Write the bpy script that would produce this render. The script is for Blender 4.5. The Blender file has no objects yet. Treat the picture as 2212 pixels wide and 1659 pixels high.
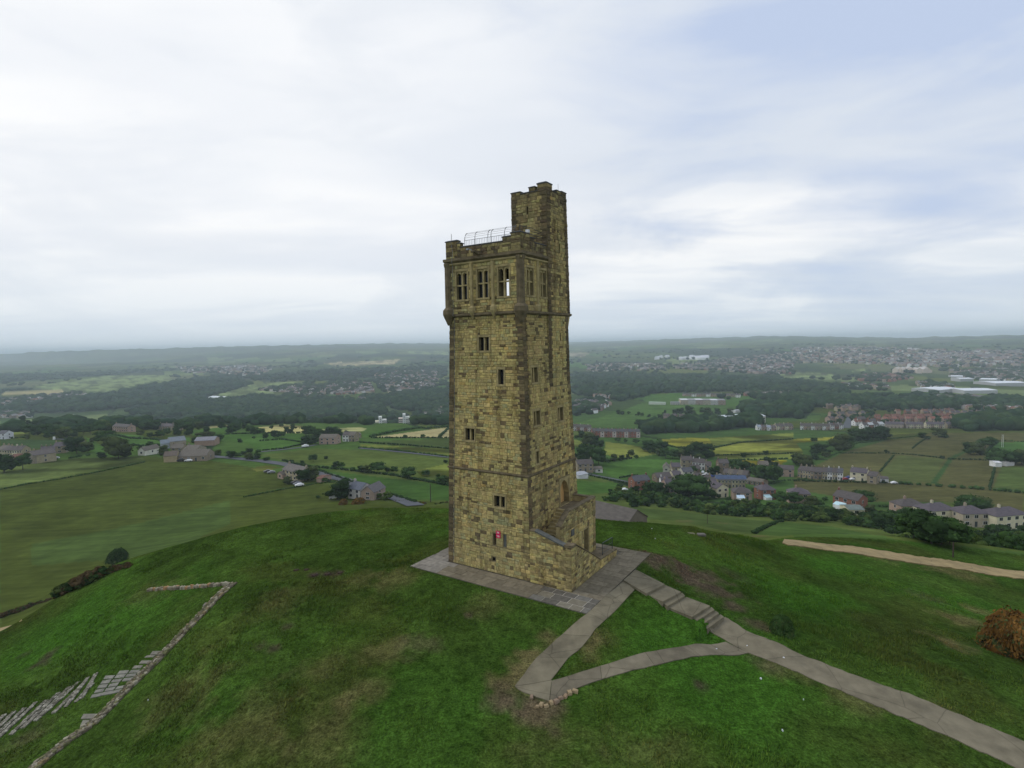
import bpy, bmesh, math, random
import numpy as np
from mathutils import Vector, Matrix
rnd = random.Random(7)
rng = np.random.default_rng(7)
SC = bpy.context.scene
COL = SC.collection
R = math.radians
# ------------------------------------------------------------------ camera
PW, PH, F = 2212.0, 1659.0, 1208.0          # working pixel frame of the photograph
CH = 17.25                                  # camera height over the tower apron (m)
PITCH, ROLL = R(4.065), R(1.137)
fw = Vector((0, math.cos(PITCH), -math.sin(PITCH)))
r0 = Vector((1, 0, 0)); u0 = r0.cross(fw)
cr = math.cos(ROLL) * r0 - math.sin(ROLL) * u0
cu = math.sin(ROLL) * r0 + math.cos(ROLL) * u0
cr = math.cos(ROLL) * r0 - math.sin(ROLL) * u0
cd = bpy.data.cameras.new('camera'); cam = bpy.data.objects.new('camera', cd); COL.objects.link(cam)
m = Matrix((( cr.x, cu.x, -fw.x, 0), (cr.y, cu.y, -fw.y, 0), (cr.z, cu.z, -fw.z, CH), (0, 0, 0, 1)))
cam.matrix_world = m
cd.sensor_width = 36; cd.lens = 36 * F / PW; cd.clip_start = 0.5; cd.clip_end = 120000
SC.camera = cam
# ------------------------------------------------------------------ light
SUN_EL, SUN_AZ = 48, -75                     # degrees, azimuth clockwise from +Y
SC.view_settings.view_transform = 'Standard'; SC.view_settings.look = 'None'
SC.view_settings.exposure = 0.0; SC.view_settings.gamma = 1; SC.view_settings.use_curve_mapping = False
world = bpy.data.worlds.new('World'); SC.world = world; world.use_nodes = True
wn = world.node_tree; wn.nodes.clear()
def N_(nt, t, **kw):
    n = nt.nodes.new(t)
    for k, v in kw.items():
        if k.startswith('i_'): n.inputs[k[2:].replace('_', ' ')].default_value = v
        else: setattr(n, k, v)
    return n
def math_(nt, op, a, b=None, c=None, clamp=False):
    n = nt.nodes.new('ShaderNodeMath'); n.operation = op; n.use_clamp = clamp
    for i, v in enumerate((a, b, c)):
        if v is None: continue
        if isinstance(v, (int, float)): n.inputs[i].default_value = v
        else: nt.links.new(v, n.inputs[i])
    return n.outputs[0]
def mixc(nt, fac, a, b, blend='MIX'):
    n = nt.nodes.new('ShaderNodeMix'); n.data_type = 'RGBA'; n.blend_type = blend
    for s, v in ((n.inputs['Factor'], fac), (n.inputs['A'], a), (n.inputs['B'], b)):
        if isinstance(v, (int, float)): s.default_value = v
        elif isinstance(v, (tuple, list)): s.default_value = (*v[:3], 1)
        else: nt.links.new(v, s)
    return n.outputs['Result']
def ramp(nt, fac, stops):
    n = nt.nodes.new('ShaderNodeValToRGB'); cr_ = n.color_ramp
    while len(cr_.elements) < len(stops): cr_.elements.new(0.5)
    for e, (p, c) in zip(cr_.elements, stops):
        e.position = p; e.color = (c, c, c, 1) if isinstance(c, (int, float)) else (*c[:3], 1)
    nt.links.new(fac, n.inputs[0]); return n.outputs[0]
def sky_world():
    nt = wn
    out = N_(nt, 'ShaderNodeOutputWorld'); bg = N_(nt, 'ShaderNodeBackground'); bg.inputs['Strength'].default_value = 0.1
    sky = N_(nt, 'ShaderNodeTexSky', sky_type='NISHITA', sun_disc=False)
    sky.sun_elevation = R(SUN_EL); sky.sun_rotation = R(SUN_AZ); sky.air_density = 1.3; sky.dust_density = 2.5
    tc = N_(nt, 'ShaderNodeTexCoord'); sx = N_(nt, 'ShaderNodeSeparateXYZ'); nt.links.new(tc.outputs['Generated'], sx.inputs[0])
    X, Y, Z = sx.outputs
    zc = math_(nt, 'MAXIMUM', Z, 0.0)
    den = math_(nt, 'ADD', zc, 0.11)
    px = math_(nt, 'DIVIDE', X, den); py = math_(nt, 'DIVIDE', Y, den)
    cb = N_(nt, 'ShaderNodeCombineXYZ'); nt.links.new(px, cb.inputs[0]); nt.links.new(py, cb.inputs[1])
    # streaks drawn out along one wind direction
    mp = N_(nt, 'ShaderNodeMapping'); nt.links.new(cb.outputs[0], mp.inputs[0])
    mp.inputs['Rotation'].default_value = (0, 0, R(-18)); mp.inputs['Scale'].default_value = (0.30, 0.70, 1); mp.inputs['Location'].default_value = (3.1, 1.7, 0)
    n1 = N_(nt, 'ShaderNodeTexNoise'); nt.links.new(mp.outputs[0], n1.inputs['Vector'])
    n1.inputs['Scale'].default_value = 2.0; n1.inputs['Detail'].default_value = 10; n1.inputs['Roughness'].default_value = 0.52; n1.inputs['Distortion'].default_value = 0.35
    mp2 = N_(nt, 'ShaderNodeMapping'); nt.links.new(cb.outputs[0], mp2.inputs[0])
    mp2.inputs['Scale'].default_value = (0.20, 0.36, 1); mp2.inputs['Location'].default_value = (7.3, 4.4, 0)
    n2 = N_(nt, 'ShaderNodeTexNoise'); nt.links.new(mp2.outputs[0], n2.inputs['Vector'])
    n2.inputs['Scale'].default_value = 1.7; n2.inputs['Detail'].default_value = 4
    # thin blue-grey deck higher up, thick bright banks lower down
    hgt = ramp(nt, Z, [(0.0, 0.70), (0.22, 0.66), (0.45, 0.50), (0.7, 0.36)])
    thick = math_(nt, 'ADD', math_(nt, 'MULTIPLY', n1.outputs[0], 1.0), math_(nt, 'MULTIPLY', n2.outputs[0], 0.55))
    thick = math_(nt, 'ADD', thick, hgt)
    # billows that keep their height near the horizon
    mp3 = N_(nt, 'ShaderNodeMapping'); nt.links.new(tc.outputs['Generated'], mp3.inputs[0]); mp3.inputs['Scale'].default_value = (1.6, 1.6, 5.2); mp3.inputs['Location'].default_value = (1.3, 2.2, 0.4)
    n3 = N_(nt, 'ShaderNodeTexNoise'); nt.links.new(mp3.outputs[0], n3.inputs['Vector']); n3.inputs['Scale'].default_value = 1.9; n3.inputs['Detail'].default_value = 9; n3.inputs['Roughness'].default_value = 0.55; n3.inputs['Distortion'].default_value = 0.5
    thick = math_(nt, 'ADD', thick, math_(nt, 'MULTIPLY', math_(nt, 'SUBTRACT', n3.outputs[0], 0.5), 1.2))
    # the cloud in front of the hidden sun is lit through: brighter towards it
    dn = N_(nt, 'ShaderNodeVectorMath', operation='DOT_PRODUCT'); nt.links.new(tc.outputs['Generated'], dn.inputs[0]); ga, ge = R(-30), R(20); dn.inputs[1].default_value = (math.sin(ga) * math.cos(ge), math.cos(ga) * math.cos(ge), math.sin(ge))
    glow = ramp(nt, dn.outputs['Value'], [(0.70, 0.0), (0.985, 1.0)])
    thick = math_(nt, 'ADD', thick, math_(nt, 'MULTIPLY', glow, 0.42))
    side = math_(nt, 'MULTIPLY', X, -0.14)               # more blue shows to the right
    thick = math_(nt, 'ADD', thick, side)
    cover = ramp(nt, math_(nt, 'SUBTRACT', thick, 0.75), [(0.26, 0.0), (0.50, 0.6), (0.72, 1.0)])
    blue = mixc(nt, 0.85, sky.outputs[0], (6.0, 7.0, 9.1))
    shade = ramp(nt, n2.outputs[0], [(0.40, (7.2, 7.8, 8.7)), (0.58, (9.9, 10.0, 10.1))])
    shade = mixc(nt, ramp(nt, n1.outputs[0], [(0.36, 0.5), (0.52, 0.0)]), shade, (7.0, 7.6, 8.6))
    shade = mixc(nt, ramp(nt, n3.outputs[0], [(0.36, 0.8), (0.53, 0.0)]), shade, (6.9, 7.5, 8.4))
    c = mixc(nt, cover, blue, shade)
    c = mixc(nt, math_(nt, 'MULTIPLY', glow, 0.35), c, (11.0, 11.0, 11.0))
    # the pale band just over the horizon
    hz = ramp(nt, Z, [(0.0, 0.85), (0.05, 0.45), (0.16, 0.0)])
    c = mixc(nt, hz, c, (7.2, 8.2, 9.1))
    nt.links.new(c, bg.inputs[0]); nt.links.new(bg.outputs[0], out.inputs[0])
sky_world()
sd = bpy.data.lights.new('sun', 'SUN'); so = bpy.data.objects.new('sun', sd); COL.objects.link(so)
sd.energy = 1.0; sd.angle = R(14); sd.color = (1.0, 0.95, 0.88)
sdir = Vector((math.sin(R(SUN_AZ)) * math.cos(R(SUN_EL)), math.cos(R(SUN_AZ)) * math.cos(R(SUN_EL)), math.sin(R(SUN_EL))))
so.rotation_euler = (-sdir).to_track_quat('-Z', 'Y').to_euler(); so.location = (0, 0, 120)
# ------------------------------------------------------------------ materials
MATS = {}
def mat(name, color=None, rough=0.85, var=0.25, scale=3.0, bump=0.0, bscale=20.0, attr=False, metallic=0.0, spec=0.3, vec='Object', stretch=None, det=5):
    if name in MATS: return MATS[name]
    m = bpy.data.materials.new(name); m.use_nodes = True; nt = m.node_tree; b = nt.nodes['Principled BSDF']
    b.inputs['Roughness'].default_value = rough; b.inputs['Metallic'].default_value = metallic
    b.inputs['Specular IOR Level'].default_value = spec
    tc = N_(nt, 'ShaderNodeTexCoord'); v = tc.outputs[vec]
    if stretch:
        mp = N_(nt, 'ShaderNodeMapping'); mp.inputs['Scale'].default_value = stretch; nt.links.new(v, mp.inputs[0]); v = mp.outputs[0]
    n = N_(nt, 'ShaderNodeTexNoise'); n.inputs['Scale'].default_value = scale; n.inputs['Detail'].default_value = det; nt.links.new(v, n.inputs['Vector'])
    f = ramp(nt, n.outputs[0], [(0.28, 1 - var), (0.72, 1 + var)])
    if attr:
        a = N_(nt, 'ShaderNodeVertexColor'); a.layer_name = 'Col'; base = a.outputs[0]
    else: base = color
    c = mixc(nt, 1.0, base, f, 'MULTIPLY'); nt.links.new(c, b.inputs['Base Color'])
    if bump:
        n2 = N_(nt, 'ShaderNodeTexNoise'); n2.inputs['Scale'].default_value = bscale; n2.inputs['Detail'].default_value = 6; nt.links.new(v, n2.inputs['Vector'])
        bp = N_(nt, 'ShaderNodeBump'); bp.inputs['Strength'].default_value = bump; bp.inputs['Distance'].default_value = 0.1
        nt.links.new(n2.outputs[0], bp.inputs['Height']); nt.links.new(bp.outputs[0], b.inputs['Normal'])
    MATS[name] = m; return m
M_STONE = mat('sandstone_blocks', attr=True, rough=0.9, spec=0.1, var=0.28, scale=5.5, bump=0.5, bscale=14)
def stained(m):
    # soot and damp run down the faces in streaks of their own
    nt = m.node_tree; b = nt.nodes['Principled BSDF']; src = b.inputs['Base Color'].links[0].from_socket
    tc = N_(nt, 'ShaderNodeNewGeometry'); mp = N_(nt, 'ShaderNodeMapping'); mp.inputs['Scale'].default_value = (1.1, 1.1, .13); nt.links.new(tc.outputs['Position'], mp.inputs[0])
    n = N_(nt, 'ShaderNodeTexNoise'); n.inputs['Scale'].default_value = 1.6; n.inputs['Detail'].default_value = 6; nt.links.new(mp.outputs[0], n.inputs['Vector'])
    f = ramp(nt, n.outputs[0], [(.34, (.70, .67, .64)), (.47, (1, 1, 1)), (.70, (1.12, 1.09, 1.02))])
    n2 = N_(nt, 'ShaderNodeTexNoise'); n2.inputs['Scale'].default_value = .35; n2.inputs['Detail'].default_value = 3; nt.links.new(tc.outputs['Position'], n2.inputs['Vector'])
    g = ramp(nt, n2.outputs[0], [(.35, (.90, .95, .98)), (.62, (1.08, 1.07, 1.02))])
    nt.links.new(mixc(nt, 1.0, mixc(nt, 1.0, src, f, 'MULTIPLY'), g, 'MULTIPLY'), b.inputs['Base Color'])
stained(M_STONE)
M_MORTAR = mat('stone_mortar', (0.20, 0.165, 0.085), rough=0.95, var=0.3, scale=4)
M_DRESS = mat('dressed_sandstone', (0.33, 0.265, 0.125), rough=0.9, var=0.35, scale=2.2, bump=0.3)
M_DARKST = mat('weathered_dark_stone', (0.150, 0.118, 0.068), rough=0.9, var=0.4, scale=2.5, bump=0.3)
M_COPING = mat('weathered_coping', (0.062, 0.062, 0.062), rough=0.85, var=0.4, scale=3, bump=0.3)
M_GLASS = mat('dark_window_glass', (0.012, 0.014, 0.018), rough=0.12, var=0.2, spec=0.6)
M_BLOCKED = mat('blocked_window_board', (0.16, 0.125, 0.055), rough=0.9, var=0.3, scale=2)
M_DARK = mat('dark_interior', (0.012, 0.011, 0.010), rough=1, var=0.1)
M_IRON = mat('painted_iron', (0.035, 0.045, 0.05), rough=0.5, var=0.2, spec=0.4)
M_GALV = mat('galvanised_steel', (0.30, 0.31, 0.33), rough=0.5, var=0.15, metallic=0.4)
M_LEAD = mat('lead_strip', (0.17, 0.17, 0.16), rough=0.7, var=0.2)
M_WHITE = mat('white_paint', (0.75, 0.75, 0.74), rough=0.6, var=0.08)
M_RED = mat('red_sign_paint', (0.62, 0.02, 0.09), rough=0.5, var=0.05)
M_SLATE = mat('grey_slab_coping', (0.105, 0.108, 0.095), rough=0.9, var=0.3, scale=2)
M_FLAG = mat('flagstone', attr=True, rough=0.9, spec=0.1, var=0.22, scale=3.2, bump=0.25, bscale=12)
M_CONC = mat('concrete_path', attr=True, rough=0.95, spec=0.1, var=0.16, scale=1.4, bump=0.2, bscale=30, det=9)
M_WALLS = mat('house_wall', attr=True, rough=0.9, var=0.15, scale=0.6)
M_ROOF = mat('roof_slates', attr=True, rough=0.8, var=0.22, scale=0.9, stretch=(1, 1, 3))
M_LEAF = mat('foliage', attr=True, rough=0.9, var=0.3, scale=0.8, spec=0.0)
M_WOOD = mat('bark', (0.06, 0.045, 0.032), rough=0.95)
M_CAR = mat('car_paint', attr=True, rough=0.3, var=0.03, spec=0.5)
M_TYRE = mat('tyre_rubber', (0.015, 0.015, 0.016), rough=0.8)
M_ASPH = mat('asphalt', (0.075, 0.08, 0.09), rough=0.85, var=0.18, scale=0.2)
M_DIRT = mat('pale_track', (0.285, 0.215, 0.100), rough=0.95, var=0.22, scale=0.6, bump=0.2)

def worn(m, lo=.74):
    nt = m.node_tree; b = nt.nodes['Principled BSDF']; src = b.inputs['Base Color'].links[0].from_socket; tc = N_(nt, 'ShaderNodeNewGeometry')
    n = N_(nt, 'ShaderNodeTexNoise'); n.inputs['Scale'].default_value = .55; n.inputs['Detail'].default_value = 7; n.inputs['Roughness'].default_value = .65; nt.links.new(tc.outputs['Position'], n.inputs['Vector'])
    v = N_(nt, 'ShaderNodeTexVoronoi', feature='DISTANCE_TO_EDGE'); v.inputs['Scale'].default_value = .45; mx = mixc(nt, .25, tc.outputs['Position'], n.outputs['Color']); nt.links.new(mx, v.inputs['Vector'])
    c = mixc(nt, 1.0, src, ramp(nt, n.outputs[0], [(.36, lo), (.52, 1.0), (.68, 1.10)]), 'MULTIPLY'); c = mixc(nt, 1.0, c, ramp(nt, v.outputs['Distance'], [(.0, .62), (.012, 1.0)]), 'MULTIPLY')
    nt.links.new(c, b.inputs['Base Color'])
worn(M_CONC); worn(M_DIRT, .85)
# ------------------------------------------------------------------ mesh helpers
class MB:
    def __init__(s, f=None): s.v = []; s.f = []; s.c = []; s.m = []; s.map = f
    def add(s, verts, faces, col=None, mi=0):
        b = len(s.v)
        if s.map: verts = [s.map(*p) for p in verts]
        s.v += [tuple(p) for p in verts]
        for f in faces: s.f.append(tuple(i + b for i in f)); s.c.append(col or (1, 1, 1)); s.m.append(mi)
    def box(s, x0, x1, y0, y1, z0, z1, col=None, mi=0, bevel=0):
        v = [(x0, y0, z0), (x1, y0, z0), (x1, y1, z0), (x0, y1, z0), (x0, y0, z1), (x1, y0, z1), (x1, y1, z1), (x0, y1, z1)]
        s.add(v, [(0, 3, 2, 1), (4, 5, 6, 7), (0, 1, 5, 4), (1, 2, 6, 5), (2, 3, 7, 6), (3, 0, 4, 7)], col, mi)
    def prism(s, pts, axis_fn, t0, t1, col=None, mi=0):
        """pts: 2D outline, axis_fn(p, t) -> xyz"""
        n = len(pts); v = [axis_fn(p, t0) for p in pts] + [axis_fn(p, t1) for p in pts]
        fs = [tuple(range(n - 1, -1, -1)), tuple(range(n, 2 * n))] + [(i, (i + 1) % n, n + (i + 1) % n, n + i) for i in range(n)]
        s.add(v, fs, col, mi)
    def tube(s, pts, r, n=6, col=None, mi=0):
        pts = [Vector(p) for p in (pts if not s.map else [s.map(*q) for q in pts])]
        rs = r if isinstance(r, (list, tuple)) else [r] * len(pts)
        vs = []
        for i, p in enumerate(pts):
            d = (pts[min(i + 1, len(pts) - 1)] - pts[max(i - 1, 0)]).normalized()
            a = d.cross(Vector((0, 0, 1)) if abs(d.z) < 0.9 else Vector((1, 0, 0))).normalized(); b = d.cross(a)
            for k in range(n): t = 2 * math.pi * k / n; vs.append(p + rs[i] * (math.cos(t) * a + math.sin(t) * b))
        fs = [(i * n + k, i * n + (k + 1) % n, (i + 1) * n + (k + 1) % n, (i + 1) * n + k) for i in range(len(pts) - 1) for k in range(n)]
        fs += [tuple(range(n)), tuple(range(len(vs) - 1, len(vs) - 1 - n, -1))]
        mp, s.map = s.map, None; s.add(vs, fs, col, mi); s.map = mp
def wloc(o):
    v = Vector((0, 0, 0))
    while o is not None: v += o.location; o = o.parent
    return v
def mkmesh(name, v, f, mats, cols=None, mi=None, smooth=False):
    me = bpy.data.meshes.new(name); me.from_pydata([tuple(p) for p in v], [], f)
    for mm in (mats if isinstance(mats, (list, tuple)) else [mats]): me.materials.append(mm)
    if cols is not None and len(cols):
        ca = me.color_attributes.new('Col', 'FLOAT_COLOR', 'CORNER')
        lt = np.empty(len(me.polygons), dtype=np.int32); me.polygons.foreach_get('loop_total', lt)
        cc = np.ones((len(cols), 4), dtype=np.float32); cc[:, :3] = np.array(cols, dtype=np.float32)
        ca.data.foreach_set('color', np.repeat(cc, lt, axis=0).ravel())
    if mi is not None and any(mi): me.polygons.foreach_set('material_index', np.array(mi, dtype=np.int32))
    if smooth: me.shade_smooth()
    return me
def fixn(me):
    bm = bmesh.new(); bm.from_mesh(me); bmesh.ops.recalc_face_normals(bm, faces=bm.faces); bm.to_mesh(me); bm.free()
def link(name, me, parent=None, loc=None):
    o = bpy.data.objects.new(name, me); COL.objects.link(o)
    if parent is not None: o.parent = parent
    if loc is not None: o.location = loc
    return o
def build(name, mb, mats, parent=None, world_coords=True, smooth=False, fix=True):
    off = wloc(parent) if (parent is not None and world_coords) else Vector((0, 0, 0))
    v = [(p[0] - off.x, p[1] - off.y, p[2] - off.z) for p in mb.v]
    me = mkmesh(name, v, mb.f, mats, mb.c, mb.m, smooth)
    if fix: fixn(me)
    return link(name, me, parent)
def build_top(name, mb, mats, loc, **k):
    """a one-mesh thing whose origin stands at loc; mb in world coordinates"""
    mb.v = [(p[0] - loc[0], p[1] - loc[1], p[2] - loc[2]) for p in mb.v]
    o = build(name, mb, mats, None, False, **k); o.location = loc; return o
def empty(name, loc, rz=0):
    o = bpy.data.objects.new(name, None); COL.objects.link(o); o.location = loc; o.rotation_euler = (0, 0, rz); o.empty_display_size = 0.5; return o
def tag(o, label=None, cat=None, group=None, kind=None):
    if label: o['label'] = label
    if cat: o['category'] = cat
    if group: o['group'] = group
    if kind: o['kind'] = kind
    return o
def copy_tree(o, parent=None):
    c = o.copy(); COL.objects.link(c); c.parent = parent
    for ch in o.children: copy_tree(ch, c)
    return c
ORD = ['first', 'second', 'third', 'fourth', 'fifth', 'sixth', 'seventh', 'eighth', 'ninth', 'tenth', 'eleventh', 'twelfth', 'thirteenth', 'fourteenth', 'fifteenth', 'sixteenth', 'seventeenth', 'eighteenth', 'nineteenth', 'twentieth', 'twenty-first', 'twenty-second', 'twenty-third', 'twenty-fourth', 'twenty-fifth']
_OLD = ['first', 'second', 'third', 'fourth', 'fifth', 'sixth', 'seventh', 'eighth', 'ninth', 'tenth', 'eleventh', 'twelfth', 'thirteenth', 'fourteenth', 'fifteenth', 'sixteenth', 'seventeenth', 'eighteenth', 'nineteenth', 'twentieth']
def ordw(i): return ORD[i] if i < len(ORD) else 'number %d' % (i + 1)
# ------------------------------------------------------------------ value noise (numpy)
_tab = np.random.default_rng(3).random((256, 256))
def vnoise(x, y):
    xi = np.floor(x).astype(int); yi = np.floor(y).astype(int); fx = x - xi; fy = y - yi
    fx = fx * fx * (3 - 2 * fx); fy = fy * fy * (3 - 2 * fy)
    g = lambda a, b: _tab[a & 255, b & 255]
    return (g(xi, yi) * (1 - fx) + g(xi + 1, yi) * fx) * (1 - fy) + (g(xi, yi + 1) * (1 - fx) + g(xi + 1, yi + 1) * fx) * fy - 0.5
def fbm(x, y, o=4):
    s = 0; a = 1.0
    for i in range(o): s = s + a * vnoise(x + 17.3 * i, y + 9.1 * i); x = x * 2.03; y = y * 2.03; a *= 0.5
    return s
# ------------------------------------------------------------------ tower frame
S = 1.15
TN = np.array((0.9531, 34.4217)); YAW = R(56.73)
TU = np.array((-math.sin(YAW), math.cos(YAW))); TV = np.array((TU[1], -TU[0]))
def T(u, v, z):
    p = S * (TN + u * TU + v * TV); return (p[0], p[1], z * S)
def to_uv(x, y):
    dx = x / S - TN[0]; dy = y / S - TN[1]
    return dx * TU[0] + dy * TU[1], dx * TV[0] + dy * TV[1]
# ------------------------------------------------------------------ terrain: rows of (image row, height) seen along 10 bearings
NFW = np.array(fw); NR = np.array(cr); NU = np.array(cu)
def ray(px, py):
    d = NFW * F + NR * (px - PW / 2) - NU * (py - PH / 2); return d / np.linalg.norm(d)
def flat(px, py, z):
    d = ray(px, py); t = (z - CH) / d[2]; return d[0] * t, d[1] * t
XS = [0, 250, 500, 750, 965, 1290, 1500, 1700, 1950, 2212]
ROWS = [
 ('y', [1659]*10, [-6.2, -4.2, -2.0, -1.3, -1.1, -1.4, -1.5, -1.7, -2.2, -3.0]),
 ('y', [1500, 1480, 1450, 1450, 1450, 1450, 1450, 1450, 1500, 1560], [-7.2, -4.6, -1.6, -0.8, -0.6, -0.85, -1.2, -1.7, -2.3, -3.2]),
 ('y', [1420, 1330, 1280, 1260, 1250, 1250, 1300, 1340, 1380, 1440], [-8.6, -4.2, -1.2, -0.4, -0.15, -0.15, -1.1, -2.0, -3.4, -4.6]),
 ('y', [1362, 1205, 1135, 1092, 1089, 1114, 1132, 1176, 1212, 1255], [-9.2, -5.0, -2.2, -1.2, -1.0, -0.9, -1.8, -5.5, -8.5, -10.5]),
 ('h', [1.25]*10, [-20, -17, -15, -12, -12, -12, -12, -9.5, -11, -12.5]),
 ('y', [1350, 1195, 1124, 1086, 1082, 1106, 1122, 1160, 1192, 1232], [-42, -44, -45, -46, -46, -44, -42, -22, -19, -19]),
 ('y', [1200, 1120, 1085, 1068, 1065, 1085, 1090, 1112, 1150, 1178], [-46, -47, -48, -49, -49, -58, -62, -52, -47, -47]),
 ('y', [1050, 1050, 1050, 1050, 1045, 1050, 1050, 1050, 1085, 1120], [-50, -50, -50, -50, -50, -64, -74, -77, -72, -66]),
 ('y', [1000]*8 + [1010, 1040], [-50, -50, -51, -52, -54, -72, -80, -80, -79, -71]),
 ('y', [940]*10, [-58, -58, -58, -59, -62, -85, -88, -90, -88, -85]),
 ('y', [912]*10, [-72, -72, -72, -72, -76, -95, -96, -97, -96, -95]),
 ('d', [1.32]*4 + [1.2] + [1.045]*5, [-118, -118, -120, -120, -112, -98, -99, -100, -99, -98]),
 ('y', [900, 900, 898, 896, 894, 893, 893, 893, 893, 893], [-132, -134, -135, -132, -120, -101, -101, -101, -101, -101]),
 ('y', [865]*10, [-126, -130, -132, -128, -120, -106, -104, -106, -108, -110]),
 ('y', [812]*10, [-104, -112, -114, -112, -112, -118, -120, -120, -120, -120]),
 ('y', [782]*10, [-85, -85, -90, -90, -90, -100, -100, -100, -100, -100]),
 ('r', [9000, 9000, 9000, 9000, 10000, 13000, 9500, 8500, 8000, 7500], [764, 755, 747, 744, 743, 737, 731, 723, 727, 720]),
]
NAZ, NLR = 1441, 1300
LR0, LR1 = math.log(4.0), math.log(70000.0)
def terrain_table():
    azg = np.linspace(-180, 180, NAZ); rk = []; zk = []
    prev_az = None
    for kind, a, b in ROWS:
        az = []; rr = []; zz = []
        for i, X in enumerate(XS):
            if kind == 'y':
                x, y = flat(X, a[i], b[i]); az.append(math.degrees(math.atan2(x, y))); rr.append(math.log(math.hypot(x, y))); zz.append(b[i])
            elif kind in 'hd':
                az.append(prev_az[i]); rr.append(math.log(prev_r[i] * a[i])); zz.append(b[i])
            else:
                d = ray(X, b[i]); az.append(math.degrees(math.atan2(d[0], d[1]))); rr.append(math.log(a[i])); zz.append(CH + a[i] * d[2] / math.hypot(d[0], d[1]))
        prev_az = az; prev_r = [math.exp(q) for q in rr]
        mr = (rr[0] + rr[-1]) / 2; mz = (zz[0] + zz[-1]) / 2
        az = [-180] + az + [180]; rr = [mr] + rr + [mr]; zz = [mz] + zz + [mz]
        R_ = np.interp(azg, az, rr); Z_ = np.interp(azg, az, zz)
        k = np.hanning(27); k /= k.sum()
        sm = lambda q: np.convolve(np.pad(q, 13, 'edge'), k, 'valid')
        rk.append(sm(R_)); zk.append(sm(Z_))
    rk = np.array(rk); zk = np.array(zk)
    for k in range(1, len(rk)): rk[k] = np.maximum(rk[k], rk[k - 1] + 0.02)
    # near edge and far plain
    rk = np.vstack([np.full(NAZ, LR0 - 1), rk, rk[-1] + 0.35, np.full(NAZ, LR1 + 1)])
    zk = np.vstack([zk[0:1], zk, zk[-1] - 60, zk[-1] * 0 - 160])
    lr = np.linspace(LR0, LR1, NLR); tab = np.empty((NAZ, NLR))
    for i in range(NAZ): tab[i] = np.interp(lr, rk[:, i], zk[:, i])
    k = np.hanning(17); k /= k.sum()
    for i in range(NAZ): tab[i] = np.convolve(np.pad(tab[i], 8, 'edge'), k, 'valid')
    return tab
TAB = terrain_table()
AP = (-4.86, 8.43, -2.04, 8.32)     # apron in tower units u0,u1,v0,v1
def zt(x, y, detail=True):
    x = np.asarray(x, float); y = np.asarray(y, float)
    r = np.maximum(np.hypot(x, y), 4.01); az = np.degrees(np.arctan2(x, y))
    i = np.clip((az + 180) / 360 * (NAZ - 1), 0, NAZ - 1.001); j = np.clip((np.log(r) - LR0) / (LR1 - LR0) * (NLR - 1), 0, NLR - 1.001)
    i0 = i.astype(int); j0 = j.astype(int); fi = i - i0; fj = j - j0
    z = (TAB[i0, j0] * (1 - fi) + TAB[i0 + 1, j0] * fi) * (1 - fj) + (TAB[i0, j0 + 1] * (1 - fi) + TAB[i0 + 1, j0 + 1] * fi) * fj
    if detail:
        near = np.exp(-(r / 90.0) ** 2)
        z = z + near * (0.42 * fbm(x / 9, y / 9, 3) + 0.07 * fbm(x / 1.1 + 3, y / 1.1, 2)) + (1 - near) * np.minimum(r / 900.0, 10) * 2.4 * fbm(x / 120 + 5, y / 120, 3) * np.clip((r - 60) / 300, 0, 1) + np.clip((r - 3500) / 3500, 0, 1) * 34 * fbm(x / 2400 + 1.7, y / 2400 + 6.1, 3)
    du, dv = x / S - TN[0], y / S - TN[1]
    u = du * TU[0] + dv * TU[1]; v = du * TV[0] + dv * TV[1]
    d = np.maximum(np.maximum(AP[0] - u, u - AP[1]), np.maximum(AP[2] - v, v - AP[3]))
    w = np.clip(1 - d / 2.6, 0, 1); w = w * w * (3 - 2 * w)
    return z * (1 - w) + (-0.06) * w
_lr = np.linspace(math.log(12), math.log(30000), 2600); _rr = np.exp(_lr)
def at(px, py, detail=False):
    """the ground point seen at a photo position"""
    d = ray(px, py); hl = math.hypot(d[0], d[1]); x = d[0] / hl * _rr; y = d[1] / hl * _rr; zr = CH + d[2] / hl * _rr
    g = zt(x, y, detail); k = np.argmax(zr < g)
    if zr[k] >= g[k]: k = len(_rr) - 1
    if k > 0:
        a = zr[k - 1] - g[k - 1]; b = g[k] - zr[k]; t = a / (a + b + 1e-9)
    else: t = 0
    q = _rr[max(k - 1, 0)] * (1 - t) + _rr[k] * t
    X = d[0] / hl * q; Y = d[1] / hl * q
    return Vector((X, Y, float(zt(X, Y))))
def project(x, y, z):
    dx = np.stack([x, y, z - CH], -1); zz = dx @ NFW
    return PW / 2 + F * (dx @ NR) / zz, PH / 2 - F * (dx @ NU) / zz
# pixel helpers: zoomed views of the photograph -> working pixel frame
K = 2212 / 4000
def zf(x0, y0, s): return lambda x, y: ((x0 + x / s) * K, (y0 + y / s) * K)
A3 = zf(2200, 1300, 2.458); B4 = zf(3100, 1300, 2.458); C1 = zf(0, 1300, 2.458); D2 = zf(800, 1300, 2.304)
E1 = zf(1900, 2100, 2.011); G2 = zf(2900, 2200, 2.011); F6 = zf(0, 2200, 2.074); H5 = zf(2300, 1700, 2.458); I6 = zf(3100, 1700, 2.458)
J7 = zf(0, 1600, 2.458); V5 = zf(2550, 1780, 4.022); Q4 = zf(2550, 1550, 4.022); L6 = zf(0, 1600, 4.424)
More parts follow.
